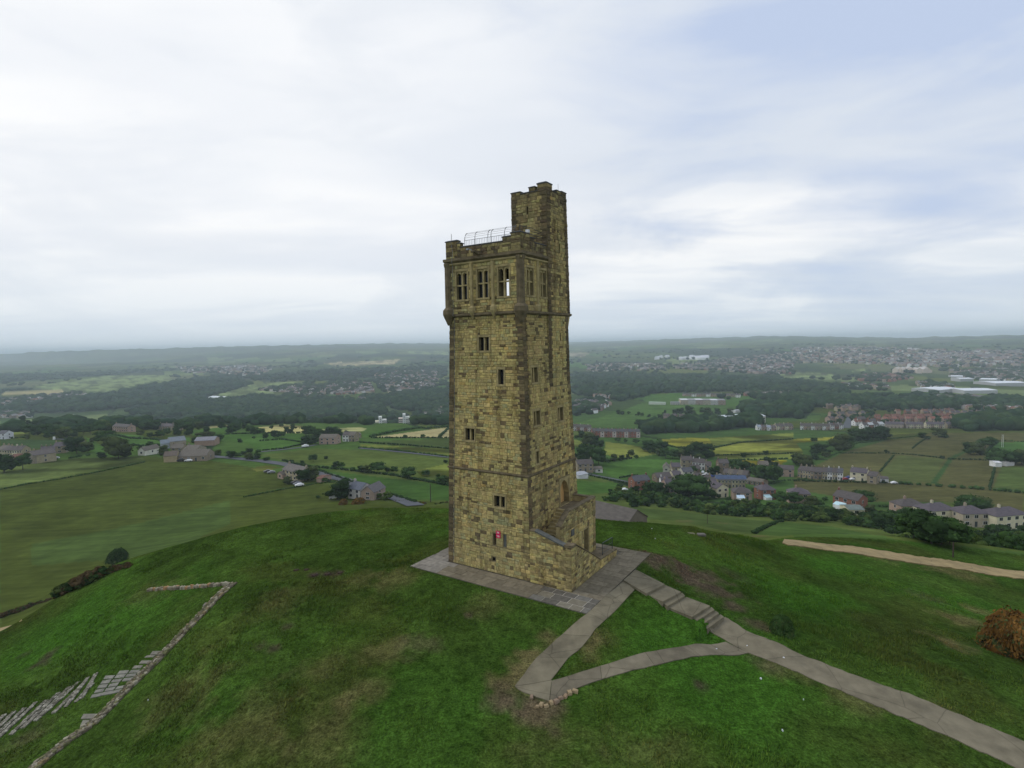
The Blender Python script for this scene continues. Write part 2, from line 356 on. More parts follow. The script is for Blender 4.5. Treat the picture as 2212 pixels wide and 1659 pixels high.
# ---- the stepped path cuts its own corridor in the ground
STEPZ = [0.0, -0.17, -0.34, -0.51, -0.68, -0.85, -1.02, -1.19]
CORR = []
for (px, py), z in ((E1(1170, 330), 0.0), (E1(1320, 400), -0.02), (E1(1400, 435), -0.17), (E1(1490, 500), -0.5), (E1(1690, 575), -0.55), (E1(1800, 660), -1.15), (E1(1900, 730), -1.25), (E1(2060, 820), -1.38)):
    x, y = flat(px, py, z); CORR.append((x, y, z))
_zt0 = zt
def zt(x, y, detail=True):
    z = _zt0(x, y, detail); x = np.asarray(x, float); y = np.asarray(y, float)
    best = np.full(z.shape, 1e9); bz = np.zeros(z.shape)
    for (x0, y0, z0), (x1, y1, z1) in zip(CORR[:-1], CORR[1:]):
        dx, dy = x1 - x0, y1 - y0; t = np.clip(((x - x0) * dx + (y - y0) * dy) / (dx * dx + dy * dy), 0, 1)
        d = np.hypot(x - x0 - t * dx, y - y0 - t * dy); k = d < best
        bz = np.where(k, z0 + t * (z1 - z0), bz); best = np.where(k, d, best)
    w = np.clip((3.4 - best) / 2.0, 0, 1); w = w * w * (3 - 2 * w)
    return z * (1 - w) + (bz - 0.16) * w
def at(px, py, detail=True):
    d = ray(px, py); hl = math.hypot(d[0], d[1]); x = d[0] / hl * _rr; y = d[1] / hl * _rr; zr = CH + d[2] / hl * _rr
    g = zt(x, y, detail); k = int(np.argmax(zr < g))
    if zr[k] >= g[k]: k = len(_rr) - 1
    t = 0
    if k > 0: a = zr[k - 1] - g[k - 1]; b = g[k] - zr[k]; t = a / (a + b + 1e-9)
    q = _rr[max(k - 1, 0)] * (1 - t) + _rr[k] * t
    X = d[0] / hl * q; Y = d[1] / hl * q
    return Vector((X, Y, float(zt(X, Y))))
def dense(pts, closed, n=6):
    out = []; m_ = len(pts)
    for i in range(m_ if closed else m_ - 1):
        a = pts[i]; b = pts[(i + 1) % m_]
        for k in range(n): t = k / n; out.append((a[0] + (b[0] - a[0]) * t, a[1] + (b[1] - a[1]) * t))
    if not closed: out.append(pts[-1])
    return out
def world_poly(pts, n=5): return [at(*p)[:2] for p in dense(pts, True, n)]
def in_poly(x, y, poly):
    c = np.zeros(x.shape, bool); n = len(poly)
    xs = [p[0] for p in poly]; ys = [p[1] for p in poly]
    bb = (x > min(xs)) & (x < max(xs)) & (y > min(ys)) & (y < max(ys))
    if not bb.any(): return c
    xx = x[bb]; yy = y[bb]; cc = np.zeros(xx.shape, bool)
    for i in range(n):
        x0, y0 = poly[i]; x1, y1 = poly[(i + 1) % n]
        if y0 == y1: continue
        k = ((y0 > yy) != (y1 > yy)) & (xx < (x1 - x0) * (yy - y0) / (y1 - y0) + x0); cc ^= k
    c[bb] = cc; return c
GRASS = (0.039, 0.072, 0.0118); OLIVE = (0.064, 0.083, 0.017); GREEN = (0.062, 0.125, 0.026); YEL = (0.17, 0.165, 0.024); YOL = (0.105, 0.125, 0.026)
STRAW = (0.36, 0.31, 0.15); WOODG = (0.018, 0.032, 0.014); BROWNG = (0.085, 0.082, 0.030); DKG = (0.045, 0.072, 0.022); PALE = (0.15, 0.19, 0.07)
FIELDS = [
 ([(0, 1000), (300, 985), (420, 990), (560, 1012), (700, 1045), (880, 1082), (1000, 1086), (1000, 1200), (600, 1300), (0, 1400)], OLIVE),
 ([(-80, 1075), (0, 1055), (180, 1022), (320, 997), (300, 985), (160, 990), (0, 1010), (-80, 1020)], (0.095, 0.125, 0.035)),
 ([J7(300, 1290), J7(1300, 1100), J7(2212, 870), J7(2212, 1100), J7(1500, 1400), J7(300, 1500)], (0.062, 0.095, 0.024)),
 ([D2(400, 1220), D2(560, 1190), D2(700, 1215), D2(480, 1250)], (0.17, 0.18, 0.04)),
 ([D2(1500, 940), D2(2200, 850), D2(2200, 945)], STRAW),
 ([D2(1390, 985), D2(2200, 945), D2(2200, 1045), D2(1600, 1010)], (0.055, 0.078, 0.022)),
 ([D2(1400, 1000), D2(2200, 1048), D2(2200, 1110), D2(1700, 1070), D2(1400, 1040)], YOL),
 ([D2(480, 1100), D2(1000, 1040), D2(1700, 1070), D2(2200, 1115), D2(2200, 1180), D2(1900, 1240), D2(1000, 1190), D2(700, 1150)], (0.085, 0.115, 0.028)),
 ([D2(1900, 1240), D2(2200, 1175), D2(2200, 1290), D2(1950, 1290)], YOL),
 ([D2(1010, 1230), D2(1500, 1290), D2(2200, 1370), D2(2200, 1510), D2(1800, 1500), D2(1250, 1330)], (0.050, 0.100, 0.022)),
 ([D2(0, 850), D2(220, 830), D2(215, 870), D2(0, 870)], STRAW), ([D2(480, 850), D2(700, 825), D2(900, 840), D2(920, 865), D2(860, 905), D2(560, 900)], (0.30, 0.27, 0.11)),
 ([D2(1020, 870), D2(1400, 848), D2(1460, 865), D2(1380, 905), D2(1200, 900)], (0.26, 0.26, 0.11)),
 ([D2(100, 900), D2(860, 910), D2(880, 1000), D2(480, 1060), D2(400, 1000), D2(180, 960)], GREEN),
 ([D2(1400, 930), D2(1520, 880), D2(1900, 850), D2(1480, 935)], GREEN),
 ([J7(1060, 230), J7(1300, 240), J7(1650, 320), J7(1600, 345), J7(1200, 345), J7(1080, 290)], GREEN),
 ([J7(820, 260), J7(1040, 380), J7(1050, 440), J7(860, 400)], GREEN),
 ([J7(0, 95), J7(180, 100), J7(450, 170), J7(420, 210), J7(0, 210)], (0.050, 0.100, 0.022)),
 ([J7(0, 215), J7(240, 215), J7(240, 270), J7(0, 280)], YOL), ([J7(0, 290), J7(520, 290), J7(640, 340), J7(0, 420)], (0.045, 0.078, 0.028)),
 ([J7(700, 150), J7(960, 135), J7(1000, 170), J7(720, 190)], GREEN), ([J7(1420, 120), J7(1960, 120), J7(1940, 160), J7(1440, 165)], (0.085, 0.14, 0.03)),
 ([J7(1590, 255), J7(1820, 265), J7(1830, 305), J7(1650, 300)], GREEN), ([J7(1830, 200), J7(2200, 160), J7(2200, 300), J7(1850, 250)], GREEN),
 # right of the tower
 ([A3(110, 870), A3(500, 770), A3(600, 735), A3(820, 650), A3(1110, 620), A3(1130, 685), A3(1600, 690), A3(1730, 715), A3(1700, 765), A3(1050, 790), A3(800, 880), A3(660, 910), A3(150, 900)], (0.065, 0.120, 0.028)),
 ([A3(940, 1025), A3(1180, 1010), A3(1400, 1015), A3(1430, 1080), A3(1100, 1110), A3(1000, 1080)], YEL), ([A3(1400, 1010), A3(2212, 960), A3(2212, 1030), A3(1700, 1050), A3(1430, 1090)], YOL),
 ([A3(1430, 1115), A3(1700, 1050), A3(2212, 1025), A3(2300, 1140), A3(1430, 1185)], (0.14, 0.15, 0.028)), ([A3(1430, 1185), A3(2300, 1140), A3(2300, 1210), A3(1600, 1225)], YOL),
 ([A3(1600, 1225), A3(2150, 1225), A3(2050, 1300), A3(1800, 1290)], (0.25, 0.22, 0.018)), ([B4(0, 1020), B4(400, 1000), B4(400, 1030), B4(0, 1060)], YEL),
 ([A3(400, 1045), A3(780, 1095), A3(900, 1165), A3(620, 1210), A3(400, 1170)], (0.12, 0.135, 0.028)), ([A3(100, 1020), A3(230, 1060), A3(260, 1110), A3(100, 1090)], YOL),
 ([A3(400, 1260), A3(650, 1215), A3(1140, 1205), A3(960, 1300), A3(700, 1390), A3(520, 1400), A3(380, 1340)], GREEN), ([A3(130, 1420), A3(520, 1440), A3(520, 1530), A3(130, 1560)], GREEN),
 ([B4(180, 1290), B4(500, 1140), B4(1000, 1000), B4(1300, 960), B4(2212, 960), B4(2212, 1600), B4(1000, 1560), B4(0, 1500), B4(0, 1400)], BROWNG),
 ([B4(900, 960), B4(1230, 960), B4(1210, 1010), B4(900, 1030)], YOL), ([B4(1000, 1180), B4(1450, 1210), B4(1320, 1440), B4(900, 1430), B4(830, 1340)], (0.075, 0.092, 0.028)),
 ([B4(1840, 1170), B4(1940, 1050), B4(2300, 1050), B4(2300, 1175)], (0.060, 0.125, 0.030)), ([B4(1990, 1290), B4(2300, 1280), B4(2300, 1540), B4(1910, 1520)], (0.070, 0.100, 0.027)),
 ([B4(1310, 1450), B4(1490, 1200), B4(1640, 1130), B4(1660, 1150), B4(1530, 1215), B4(1370, 1450)], (0.036, 0.075, 0.022)),
 ([I6(0, 450), I6(900, 460), I6(2212, 560), I6(2212, 760), I6(1700, 640), I6(700, 640), I6(0, 520)], BROWNG),
 ([H5(60, 760), H5(420, 690), H5(1100, 760), H5(1780, 830), H5(1600, 950), H5(1350, 930), H5(900, 830)], (0.062, 0.092, 0.026)), ([H5(1600, 950), H5(1850, 830), H5(2300, 870), H5(3000, 1010), H5(4500, 1150), H5(4500, 1330), H5(2212, 1000)], (0.062, 0.105, 0.026)),
 # far patches
 ([B4(0, 370), B4(380, 400), B4(380, 440), B4(0, 435)], PALE), ([B4(570, 350), B4(700, 360), B4(650, 380), B4(560, 378)], PALE), ([B4(20, 795), B4(270, 795), B4(240, 850), B4(60, 850)], (0.07, 0.12, 0.03)),
 ([A3(1620, 318), A3(1860, 318), A3(1800, 336), A3(1640, 334)], PALE), ([A3(2080, 400), A3(2212, 400), A3(2212, 425), A3(2070, 425)], PALE),
 ([C1(60, 560), C1(650, 550), C1(600, 580), C1(0, 600)], STRAW), ([C1(230, 530), C1(600, 470), C1(1100, 410), C1(1600, 405), C1(1650, 430), C1(1300, 500), C1(1000, 570), C1(700, 560), C1(400, 545)], PALE),
 ([D2(0, 510), D2(700, 440), D2(920, 445), D2(740, 480), D2(500, 520), D2(740, 560), D2(720, 590), D2(300, 610), D2(0, 650)], PALE), ([D2(1060, 275), D2(1760, 240), D2(1700, 280), D2(1200, 300)], (0.3, 0.26, 0.14)),
 ([D2(1070, 575), D2(1400, 550), D2(1350, 570), D2(1150, 590)], (0.16, 0.19, 0.06)), ([D2(1330, 630), D2(1520, 612), D2(1680, 740), D2(1640, 745), D2(1500, 670)], (0.12, 0.14, 0.05)), ([C1(430, 700), C1(780, 660), C1(760, 690), C1(500, 720)], PALE),
 ([D2(1790, 165), D2(2200, 160), D2(2200, 200), D2(1850, 190)], PALE), ([A3(60, 190), A3(260, 190), A3(200, 225), A3(60, 225)], (0.22, 0.19, 0.12)),
]
FP = [(world_poly(p), c) for p, c in FIELDS]
# woods, drawn where the photograph shows them
WOODS = [
 ('dense broadleaf wood filling the valley left of the tower below the hillside estate', [(270, 897), (330, 882), (440, 868), (560, 858), (700, 860), (760, 866), (822, 878), (835, 893), (790, 903), (480, 903), (360, 901)], 1500),
 ('wood climbing the far valley side at the left, beyond the yellow strips', [(0, 882), (120, 868), (250, 850), (380, 825), (480, 812), (545, 830), (420, 868), (300, 880), (120, 893), (0, 893)], 1400),
 ('wood on the slope directly left of the tower above the two tower blocks', [(790, 862), (880, 850), (968, 842), (968, 896), (920, 893), (860, 885)], 520),
 ('long blue-green wood right of the tower below the distant town', [(1238, 806), (1500, 812), (1700, 822), (1830, 836), (1830, 856), (1600, 846), (1420, 850), (1340, 868), (1240, 852)], 1500),
 ('dark tree belt on the valley floor at the far right of the town', [(1640, 862), (1760, 856), (1900, 868), (2000, 872), (2212, 868), (2212, 880), (1990, 886), (1900, 886), (1760, 880)], 620),
 ('dark tree belt behind the yellow meadows right of the tower', [(1390, 926), (1500, 916), (1640, 910), (1645, 922), (1500, 934), (1395, 938)], 130),
 ('tree belt closing the brown fields at the right edge', [(2076, 919), (2120, 906), (2212, 900), (2212, 930), (2130, 931), (2082, 932)], 110),
 ('far hazy wood under the moor at the left', [(480, 812), (700, 800), (830, 795), (966, 790), (966, 806), (700, 822), (560, 822)], 420),
 ('dark wooded bank beside the warehouse roofs right of the school', [(1600, 878), (1700, 868), (1760, 884), (1740, 905), (1640, 902), (1600, 890)], 110),
 ('hazy woodland strips at the far left under the low moor', [(0, 812), (260, 800), (420, 795), (300, 806), (0, 828)], 260),
]
WP = [(l, world_poly(p), n) for l, p, n in WOODS]
# worn or bare patches on the hilltop: pixel, radius (m), colour, strength
BARE = (0.105, 0.078, 0.050); DRY = (0.125, 0.105, 0.045); SOIL = (0.060, 0.042, 0.032)
PATCH = [((830, 1410), 1.3, DRY, .45), ((905, 1395), 1.1, BARE, .40), ((780, 1500), 1.2, DRY, .45), ((680, 1450), 1.2, DRY, .35), ((1050, 1300), 1.5, DRY, .35), ((850, 1250), 1.8, DRY, .4), ((780, 1255), 1.6, DRY, .3),
 ((1445, 1215), 2.2, BARE, .8), ((1500, 1245), 2.4, BARE, .85), ((1545, 1275), 1.8, BARE, .8), ((1585, 1310), 1.0, BARE, .8), ((1640, 1350), .9, BARE, .7), ((1400, 1205), 1.2, BARE, .6),
 ((1180, 1390), 1.1, DRY, .8), ((1140, 1430), 1.2, DRY, .8), ((1110, 1480), 1.1, DRY, .8), ((1100, 1510), 1.0, BARE, .85), ((1165, 1540), 1.1, BARE, .85), ((1270, 1400), .9, DRY, .75), ((1300, 1380), .7, DRY, .6),
 ((2080, 1340), 1.6, DRY, .7), ((2060, 1390), 1.4, DRY, .75), ((2110, 1320), 1.2, DRY, .6), ((1700, 1440), 1.3, DRY, .4), ((1850, 1500), 1.5, DRY, .45), ((1650, 1430), .8, BARE, .5), ((1510, 1480), .5, SOIL, .8), ((2050, 1560), 1.2, DRY, .4),
 ((1560, 1130), 3.5, DRY, .8), ((1640, 1158), 3.0, DRY, .8), ((1480, 1126), 3, DRY, .6), ((2060, 1235), 2.5, DRY, .5), ((1900, 1200), 2.5, DRY, .5), ((2000, 1215), 2.0, DRY, .5),
 ((680, 1242), .5, SOIL, .9), ((708, 1240), .5, SOIL, .9), ((735, 1237), .5, SOIL, .9), ((662, 1230), .35, SOIL, .8), ((590, 1400), .45, SOIL, .7), ((620, 1355), .35, SOIL, .6), ((95, 1425), .9, SOIL, .75), ((60, 1410), .6, SOIL, .6), ((560, 1400), .5, SOIL, .5), ((60, 1590), 1.0, BARE, .4),
 ((1010, 1330), .3, BARE, .7), ((400, 1500), 2.5, DRY, .3), ((520, 1580), 2.5, DRY, .3), ((1190, 1600), 2.0, DRY, .25), ((330, 1280), 2.5, DRY, .25), ((600, 1300), 2.0, DRY, .3), ((700, 1600), 2.0, DRY, .3), ((1420, 1640), 1.6, DRY, .25), ((2000, 1290), 1.6, BARE, .3), ((1590, 1245), 1.2, SOIL, .4)]
PATCH = [(at(*p), r_, c, s_) for p, r_, c, s_ in PATCH]
def ground_colour(x, y):
    x = np.asarray(x, float); y = np.asarray(y, float); r = np.hypot(x, y)
    # patchwork of hedged fields as the default
    wx = x + 60 * vnoise(x / 300, y / 300); wy = y + 60 * vnoise(x / 300 + 9, y / 300 + 4)
    ca, sa = math.cos(0.5), math.sin(0.5); gx = (wx * ca + wy * sa) / 210; gy = (-wx * sa + wy * ca) / 330
    ci = np.floor(gx).astype(int); cj = np.floor(gy + 0.5 * (ci % 2)).astype(int); h = _tab[(ci * 7 + 3) & 255, (cj * 13 + 5) & 255]
    pal = np.array([OLIVE, GREEN, (0.055, 0.085, 0.025), PALE, (0.075, 0.11, 0.03), DKG, YOL, (0.05, 0.06, 0.03), DKG, (0.11, 0.12, 0.05)])
    col = pal[(h * len(pal)).astype(int) % len(pal)].copy()
    nearf = (r < 1000); alt = np.array([(0.055, 0.105, 0.025), (0.065, 0.115, 0.026), (0.05, 0.092, 0.024), (0.085, 0.115, 0.028), OLIVE]); col[nearf] = alt[(h * 5).astype(int) % 5][nearf]
    e = np.minimum(np.minimum(gx - ci, ci + 1 - gx) * 210, 40); col[e < 4] = (0.022, 0.036, 0.016)
    wd = fbm(x / 700 + 2, y / 700 + 8, 3) > 0.34; col[wd & (r > 900)] = (0.026, 0.044, 0.020)
    moor = (r > 6800); col[moor] = col[moor] * 0.4 + np.array((0.075, 0.085, 0.045)) * 0.6
    # hilltop grass
    az = np.degrees(np.arctan2(x, y)); hill = r < np.interp(az, CRAZ, CRR) * 1.18
    g = np.array(GRASS)
    n = fbm(x / 7, y / 7, 4); n2 = fbm(x / 2.2 + 40, y / 2.2, 3)
    gc = g[None, :] * (1 + 0.55 * n + 0.30 * n2)[:, None]
    br = np.clip(fbm(x / 5 + 31, y / 5 + 3, 4) * 1.4, 0, .32)[:, None]; gc = gc * (1 - br) + np.array((0.066, 0.070, 0.018)) * br
    lush = np.clip(fbm(x / 11 + 61, y / 11 + 23, 3) * 2.2, 0, 1)[:, None]; gc = gc * (1 - lush) + np.array((0.040, 0.098, 0.012)) * lush
    col = np.where(hill[:, None], gc, col)
    for poly, c in FP:
        k = in_poly(x, y, poly)
        k &= ~hill
        if k.any():
            nn = 1 + 0.25 * fbm(x[k] / 30, y[k] / 30, 3) + 0.12 * fbm(x[k] / 6, y[k] / 6, 2); col[k] = np.array(c)[None, :] * nn[:, None]
            if sum(c) > 0.22 and c[1] > 0.12 and c != STRAW:
                q = np.clip(fbm(x[k] / 45 + 3, y[k] / 18 + 2, 4) * 2.2, -0.5, 0.5)[:, None]; col[k] = col[k] * (1 + q)
    for l, poly, nn in WP: col[in_poly(x, y, poly)] = WOODG
    for p, rad, c, s_ in PATCH:
        d = np.hypot(x - p.x, y - p.y) / rad; k = d < 2.2
        if k.any():
            w = np.clip(1.35 - d[k] + 1.1 * fbm(x[k] / 0.9, y[k] / 0.9, 3), 0, 1) * s_; col[k] = col[k] * (1 - w[:, None]) + np.array(c) * w[:, None]
    return np.clip(col, 0.004, 0.9)
_cr = [flat(X, ROWS[3][1][i], ROWS[3][2][i]) for i, X in enumerate(XS)]
CRAZ = np.array([math.degrees(math.atan2(a, b)) for a, b in _cr]); CRR = np.array([math.hypot(a, b) for a, b in _cr])
def ground_mat(name, near):
    m = bpy.data.materials.new(name); m.use_nodes = True; nt = m.node_tree; b = nt.nodes['Principled BSDF']; b.inputs['Roughness'].default_value = 0.95; b.inputs['Specular IOR Level'].default_value = 0.0
    a = N_(nt, 'ShaderNodeVertexColor'); a.layer_name = 'Col'
    tc = N_(nt, 'ShaderNodeTexCoord'); v = tc.outputs['Object']
    c = a.outputs[0]
    sc = ((2.6, .36), (0.7, .20), (9.0, .50), (26.0, .34)) if near else ((0.06, .18), (0.25, .16), (0.012, .14))
    mp = N_(nt, 'ShaderNodeMapping'); mp.inputs['Scale'].default_value = (1, 1, 0.3); nt.links.new(v, mp.inputs[0])
    hs = None
    for s, va in sc:
        n = N_(nt, 'ShaderNodeTexNoise'); n.inputs['Scale'].default_value = s; n.inputs['Detail'].default_value = 5; nt.links.new(mp.outputs[0], n.inputs['Vector'])
        c = mixc(nt, 1.0, c, ramp(nt, n.outputs[0], [(0.3, 1 - va), (0.7, 1 + va)]), 'MULTIPLY')
        if s == 9.0: hs = n.outputs[0]
    if not near:    # drill and mowing lines, drawn out one way
        mq = N_(nt, 'ShaderNodeMapping'); mq.inputs['Rotation'].default_value = (0, 0, R(28)); mq.inputs['Scale'].default_value = (.035, .45, .1); nt.links.new(v, mq.inputs[0])
        n = N_(nt, 'ShaderNodeTexNoise'); n.inputs['Scale'].default_value = 1.0; n.inputs['Detail'].default_value = 4; nt.links.new(mq.outputs[0], n.inputs['Vector'])
        c = mixc(nt, 1.0, c, ramp(nt, n.outputs[0], [(0.32, .84), (0.68, 1.14)]), 'MULTIPLY')
    nt.links.new(c, b.inputs['Base Color'])
    if hs is not None:
        bp = N_(nt, 'ShaderNodeBump'); bp.inputs['Strength'].default_value = 0.8; bp.inputs['Distance'].default_value = 0.12; nt.links.new(hs, bp.inputs['Height']); nt.links.new(bp.outputs[0], b.inputs['Normal'])
    return m
def terrain():
    azs = np.concatenate([np.arange(-180, -46, 3.0), np.arange(-46, 46.01, 0.1), np.arange(48, 180.1, 3.0)])
    lr = np.concatenate([np.linspace(math.log(4.2), math.log(110), 330), np.linspace(math.log(110), math.log(1100), 210)[1:], np.linspace(math.log(1100), math.log(60000), 130)[1:]])
    rr = np.exp(lr); Az, Rr = np.meshgrid(np.radians(azs), rr, indexing='ij')
    X = (np.sin(Az) * Rr).ravel(); Y = (np.cos(Az) * Rr).ravel(); Z = zt(X, Y); C = ground_colour(X, Y)
    nA, nR = len(azs), len(rr)
    crr = np.interp(azs, CRAZ, CRR) * 1.18
    idx = np.arange(nA * nR).reshape(nA, nR)
    q = np.stack([idx[:-1, :-1], idx[1:, :-1], idx[1:, 1:], idx[:-1, 1:]], -1)
    rc = np.sqrt(rr[:-1] * rr[1:])[None, :]; cc = crr[:-1, None]
    near = rc < cc; far = (rc > 5200) & (cc > 0); mid = ~near & ~far
    for name, mask, mt in (('hilltop_ground', near, ground_mat('hill_grass', True)), ('farmland', mid, ground_mat('farmland_fields', False)), ('distant_hills', far, ground_mat('distant_land', False))):
        f = q[mask].reshape(-1, 4)
        used, inv = np.unique(f, return_inverse=True); f = inv.reshape(-1, 4)[:, ::-1]
        me = bpy.data.meshes.new(name); nv = len(used); nf = len(f)
        me.vertices.add(nv); me.vertices.foreach_set('co', np.stack([X[used], Y[used], Z[used]], -1).astype(np.float32).ravel())
        me.loops.add(nf * 4); me.loops.foreach_set('vertex_index', f.astype(np.int32).ravel())
        me.polygons.add(nf); me.polygons.foreach_set('loop_start', np.arange(0, nf * 4, 4, dtype=np.int32))
        me.update(calc_edges=True)
        ca = me.color_attributes.new('Col', 'FLOAT_COLOR', 'POINT'); c4 = np.ones((nv, 4), np.float32); c4[:, :3] = C[used]; ca.data.foreach_set('color', c4.ravel())
        me.materials.append(mt); me.shade_smooth(); o = link(name, me); o['kind'] = 'structure'
terrain()
# ------------------------------------------------------------------ paths
def lerp2(a, b, t): return (a[0] + (b[0] - a[0]) * t, a[1] + (b[1] - a[1]) * t)
def resample(pts, n):
    L = [0]
    for a, b in zip(pts[:-1], pts[1:]): L.append(L[-1] + math.hypot(b[0] - a[0], b[1] - a[1]))
    out = []
    for i in range(n + 1):
        t = L[-1] * i / n; k = max(j for j in range(len(L)) if L[j] <= t + 1e-9); k = min(k, len(pts) - 2)
        out.append(lerp2(pts[k], pts[k + 1], (t - L[k]) / (L[k + 1] - L[k])))
    return out
def strip(name, left, right, parent, mt, cols, nslab, h=0.045, nx=4, per=5, gap=0.012, label=None):
    Lw = [at(*p) for p in left]; Rw = [at(*p) for p in right]
    Lr = resample([(p.x, p.y) for p in Lw], nslab * per); Rr = resample([(p.x, p.y) for p in Rw], nslab * per)
    for arr in (Lr, Rr):
        for i_ in range(1, len(arr) - 1):
            e_ = .05 * rnd.uniform(-1, 1) if mt is M_CONC else .22 * rnd.uniform(-1, 1); arr[i_] = (arr[i_][0] + e_ * .7, arr[i_][1] + e_)
    for k in range(nslab):
        mb = MB(); c = cols[k % len(cols)]; kk = rnd.uniform(.93, 1.07); c = tuple(q * kk for q in c)
        rows = []
        for i in range(per + 1):
            a = Lr[k * per + i]; b = Rr[k * per + i]
            if gap and i in (0, per):
                o = 1 if i == 0 else -1; a2 = Lr[k * per + i + o]; b2 = Rr[k * per + i + o]
                da = math.hypot(a2[0] - a[0], a2[1] - a[1]) or 1; db = math.hypot(b2[0] - b[0], b2[1] - b[1]) or 1
                a = lerp2(a, a2, gap / da); b = lerp2(b, b2, gap / db)
            rows.append([lerp2(a, b, j / nx) for j in range(nx + 1)])
        v = []; hh = h + rnd.uniform(-0.004, 0.004)
        for rw in rows:
            zz = zt(np.array([p[0] for p in rw]), np.array([p[1] for p in rw]))
            v += [(p[0], p[1], z + hh) for p, z in zip(rw, zz)]
        n = len(v); v += [(p[0], p[1], p[2] - 0.16) for p in v]
        w = nx + 1; fs = []
        for i in range(per):
            for j in range(nx):
                q = i * w + j; fs.append((q, q + 1, q + w + 1, q + w))
        rim = [j for j in range(nx)] + [i * w + nx for i in range(per)] + [per * w + j for j in range(nx, 0, -1)] + [i * w for i in range(per, 0, -1)]
        for i in range(len(rim)): a = rim[i]; b = rim[(i + 1) % len(rim)]; fs.append((a, b, b + n, a + n))
        mb.add(v, fs, c); build(name, mb, mt, parent)
CONC = (0.205, 0.180, 0.120)
pr = tag(empty('path', at(*E1(640, 850))), kind='structure')
strip('slab', [E1(1075, 337), E1(930, 470), E1(785, 607), E1(560, 790), E1(380, 960), E1(225, 1170)], [E1(1165, 412), E1(1100, 480), E1(1000, 590), E1(820, 775), E1(640, 950), E1(505, 1126)], pr, M_CONC, [CONC, (0.19, 0.167, 0.112)], 5)
strip('slab', [E1(225, 1172), E1(262, 1210), E1(380, 1250), E1(495, 1290)], [E1(507, 1128), E1(508, 1128.5), E1(509, 1129), E1(510, 1130)], pr, M_CONC, [CONC], 1, per=6)
strip('slab', [E1(497, 1290), E1(760, 1167), E1(1000, 1085), E1(1300, 1012), E1(1600, 942), E1(1800, 922), E1(2060, 907)], [E1(512, 1130), E1(850, 1030), E1(1050, 965), E1(1200, 920), E1(1500, 865), E1(1700, 838), E1(1880, 822)], pr, M_CONC, [(0.172, 0.150, 0.104), (0.185, 0.162, 0.112)], 4)
pm = tag(empty('path', at(*G2(850, 950))), kind='structure')
strip('slab', [E1(1740, 722), E1(1900, 822), E1(2060, 907), G2(300, 800), G2(830, 1030), G2(1250, 1210), G2(1700, 1400), G2(2150, 1609), G2(2560, 1800)], [E1(1872, 627), E1(2060, 742), E1(2212, 802), G2(300, 642), G2(850, 872), G2(1250, 1012), G2(1700, 1190), G2(2212, 1400), G2(2700, 1600)], pm, M_CONC, [(0.190, 0.166, 0.112)], 1, per=60, nx=6)
# steps from the apron down to the main path
ST = tag(empty('stone_steps', Vector((*flat(*E1(1500, 500), -0.5), -0.6))), 'broad concrete steps running down from the apron to the main path', 'steps')
TRD = [  # four pixel corners (upper-left, upper-right, lower-right, lower-left) of each tread
 (E1(1078, 333), E1(1172, 250), E1(1402, 366), E1(1256, 438)), (E1(1262, 447), E1(1408, 373), E1(1530, 426), E1(1385, 502)), (E1(1389, 510), E1(1538, 432), E1(1560, 456), E1(1422, 538)),
 (E1(1430, 547), E1(1572, 466), E1(1757, 535), E1(1615, 622)), (E1(1622, 630), E1(1768, 545), E1(1792, 566), E1(1655, 652)), (E1(1662, 660), E1(1802, 574), E1(1826, 594), E1(1693, 684)),
 (E1(1700, 692), E1(1838, 602), E1(1866, 622), E1(1735, 716))]
for k, q in enumerate(TRD):
    z = STEPZ[k] if k else 0.006
    mb = MB(); tp = [(*flat(px, py, z), z) for px, py in q]
    if k < 6:   # run the tread on under the next one
        nx_ = TRD[k + 1]; e = 0.02
    bt = [(p[0], p[1], z - 0.42) for p in tp]
    kk = rnd.uniform(.92, 1.06); c = tuple(a * kk for a in CONC)
    mb.add(tp + bt, [(0, 1, 2, 3), (4, 7, 6, 5), (0, 4, 5, 1), (1, 5, 6, 2), (2, 6, 7, 3), (3, 7, 4, 0)], c); build('step', mb, M_CONC, ST)
# pale track round the hill flank
tr = tag(empty('track', at(2000, 1212)), kind='structure')
strip('surface', [(1690, 1174), (1700, 1178), (1760, 1185), (1850, 1197), (1950, 1214), (2060, 1229), (2212, 1252), (2330, 1270)], [(1694, 1166), (1705, 1167), (1765, 1174), (1850, 1182), (1950, 1198), (2060, 1213), (2212, 1236), (2330, 1254)], tr, M_DIRT, [(1, 1, 1)], 1, per=70, nx=4, h=0.10)
tr2 = tag(empty('footpath', at(20, 1350)), kind='structure')
strip('surface', [(-60, 1385), (0, 1364), (30, 1350), (48, 1341)], [(-60, 1375), (0, 1357), (30, 1346), (47, 1339)], tr2, M_DIRT, [(1, 1, 1)], 1, per=20, nx=2, h=0.06)
# roads
def road(pts, wpx, name='road'):
    rt = tag(empty(name, at(*pts[len(pts) // 2])), kind='structure')
    P = [at(*p) for p in dense(pts, False, 5)]; mb = MB(); L = []; Rr = []
    for i, p in enumerate(P):
        d = (P[min(i + 1, len(P) - 1)] - P[max(i - 1, 0)]); d.z = 0; d.normalize(); n = Vector((-d.y, d.x, 0)); w = wpx / 2
        for s, arr in ((-1, L), (1, Rr)):
            q = p + n * s * w; arr.append((q.x, q.y, float(zt(q.x, q.y)) + 0.35))
    v = L + Rr; n = len(L); mb.add(v, [(i, i + 1, n + i + 1, n + i) for i in range(n - 1)]); build('carriageway', mb, M_ASPH, rt)
road([D2(0, 1110), D2(250, 1130), D2(500, 1155), D2(720, 1185), D2(1000, 1255), D2(1250, 1325), D2(1500, 1420), D2(1750, 1500), D2(1900, 1560)], 7)
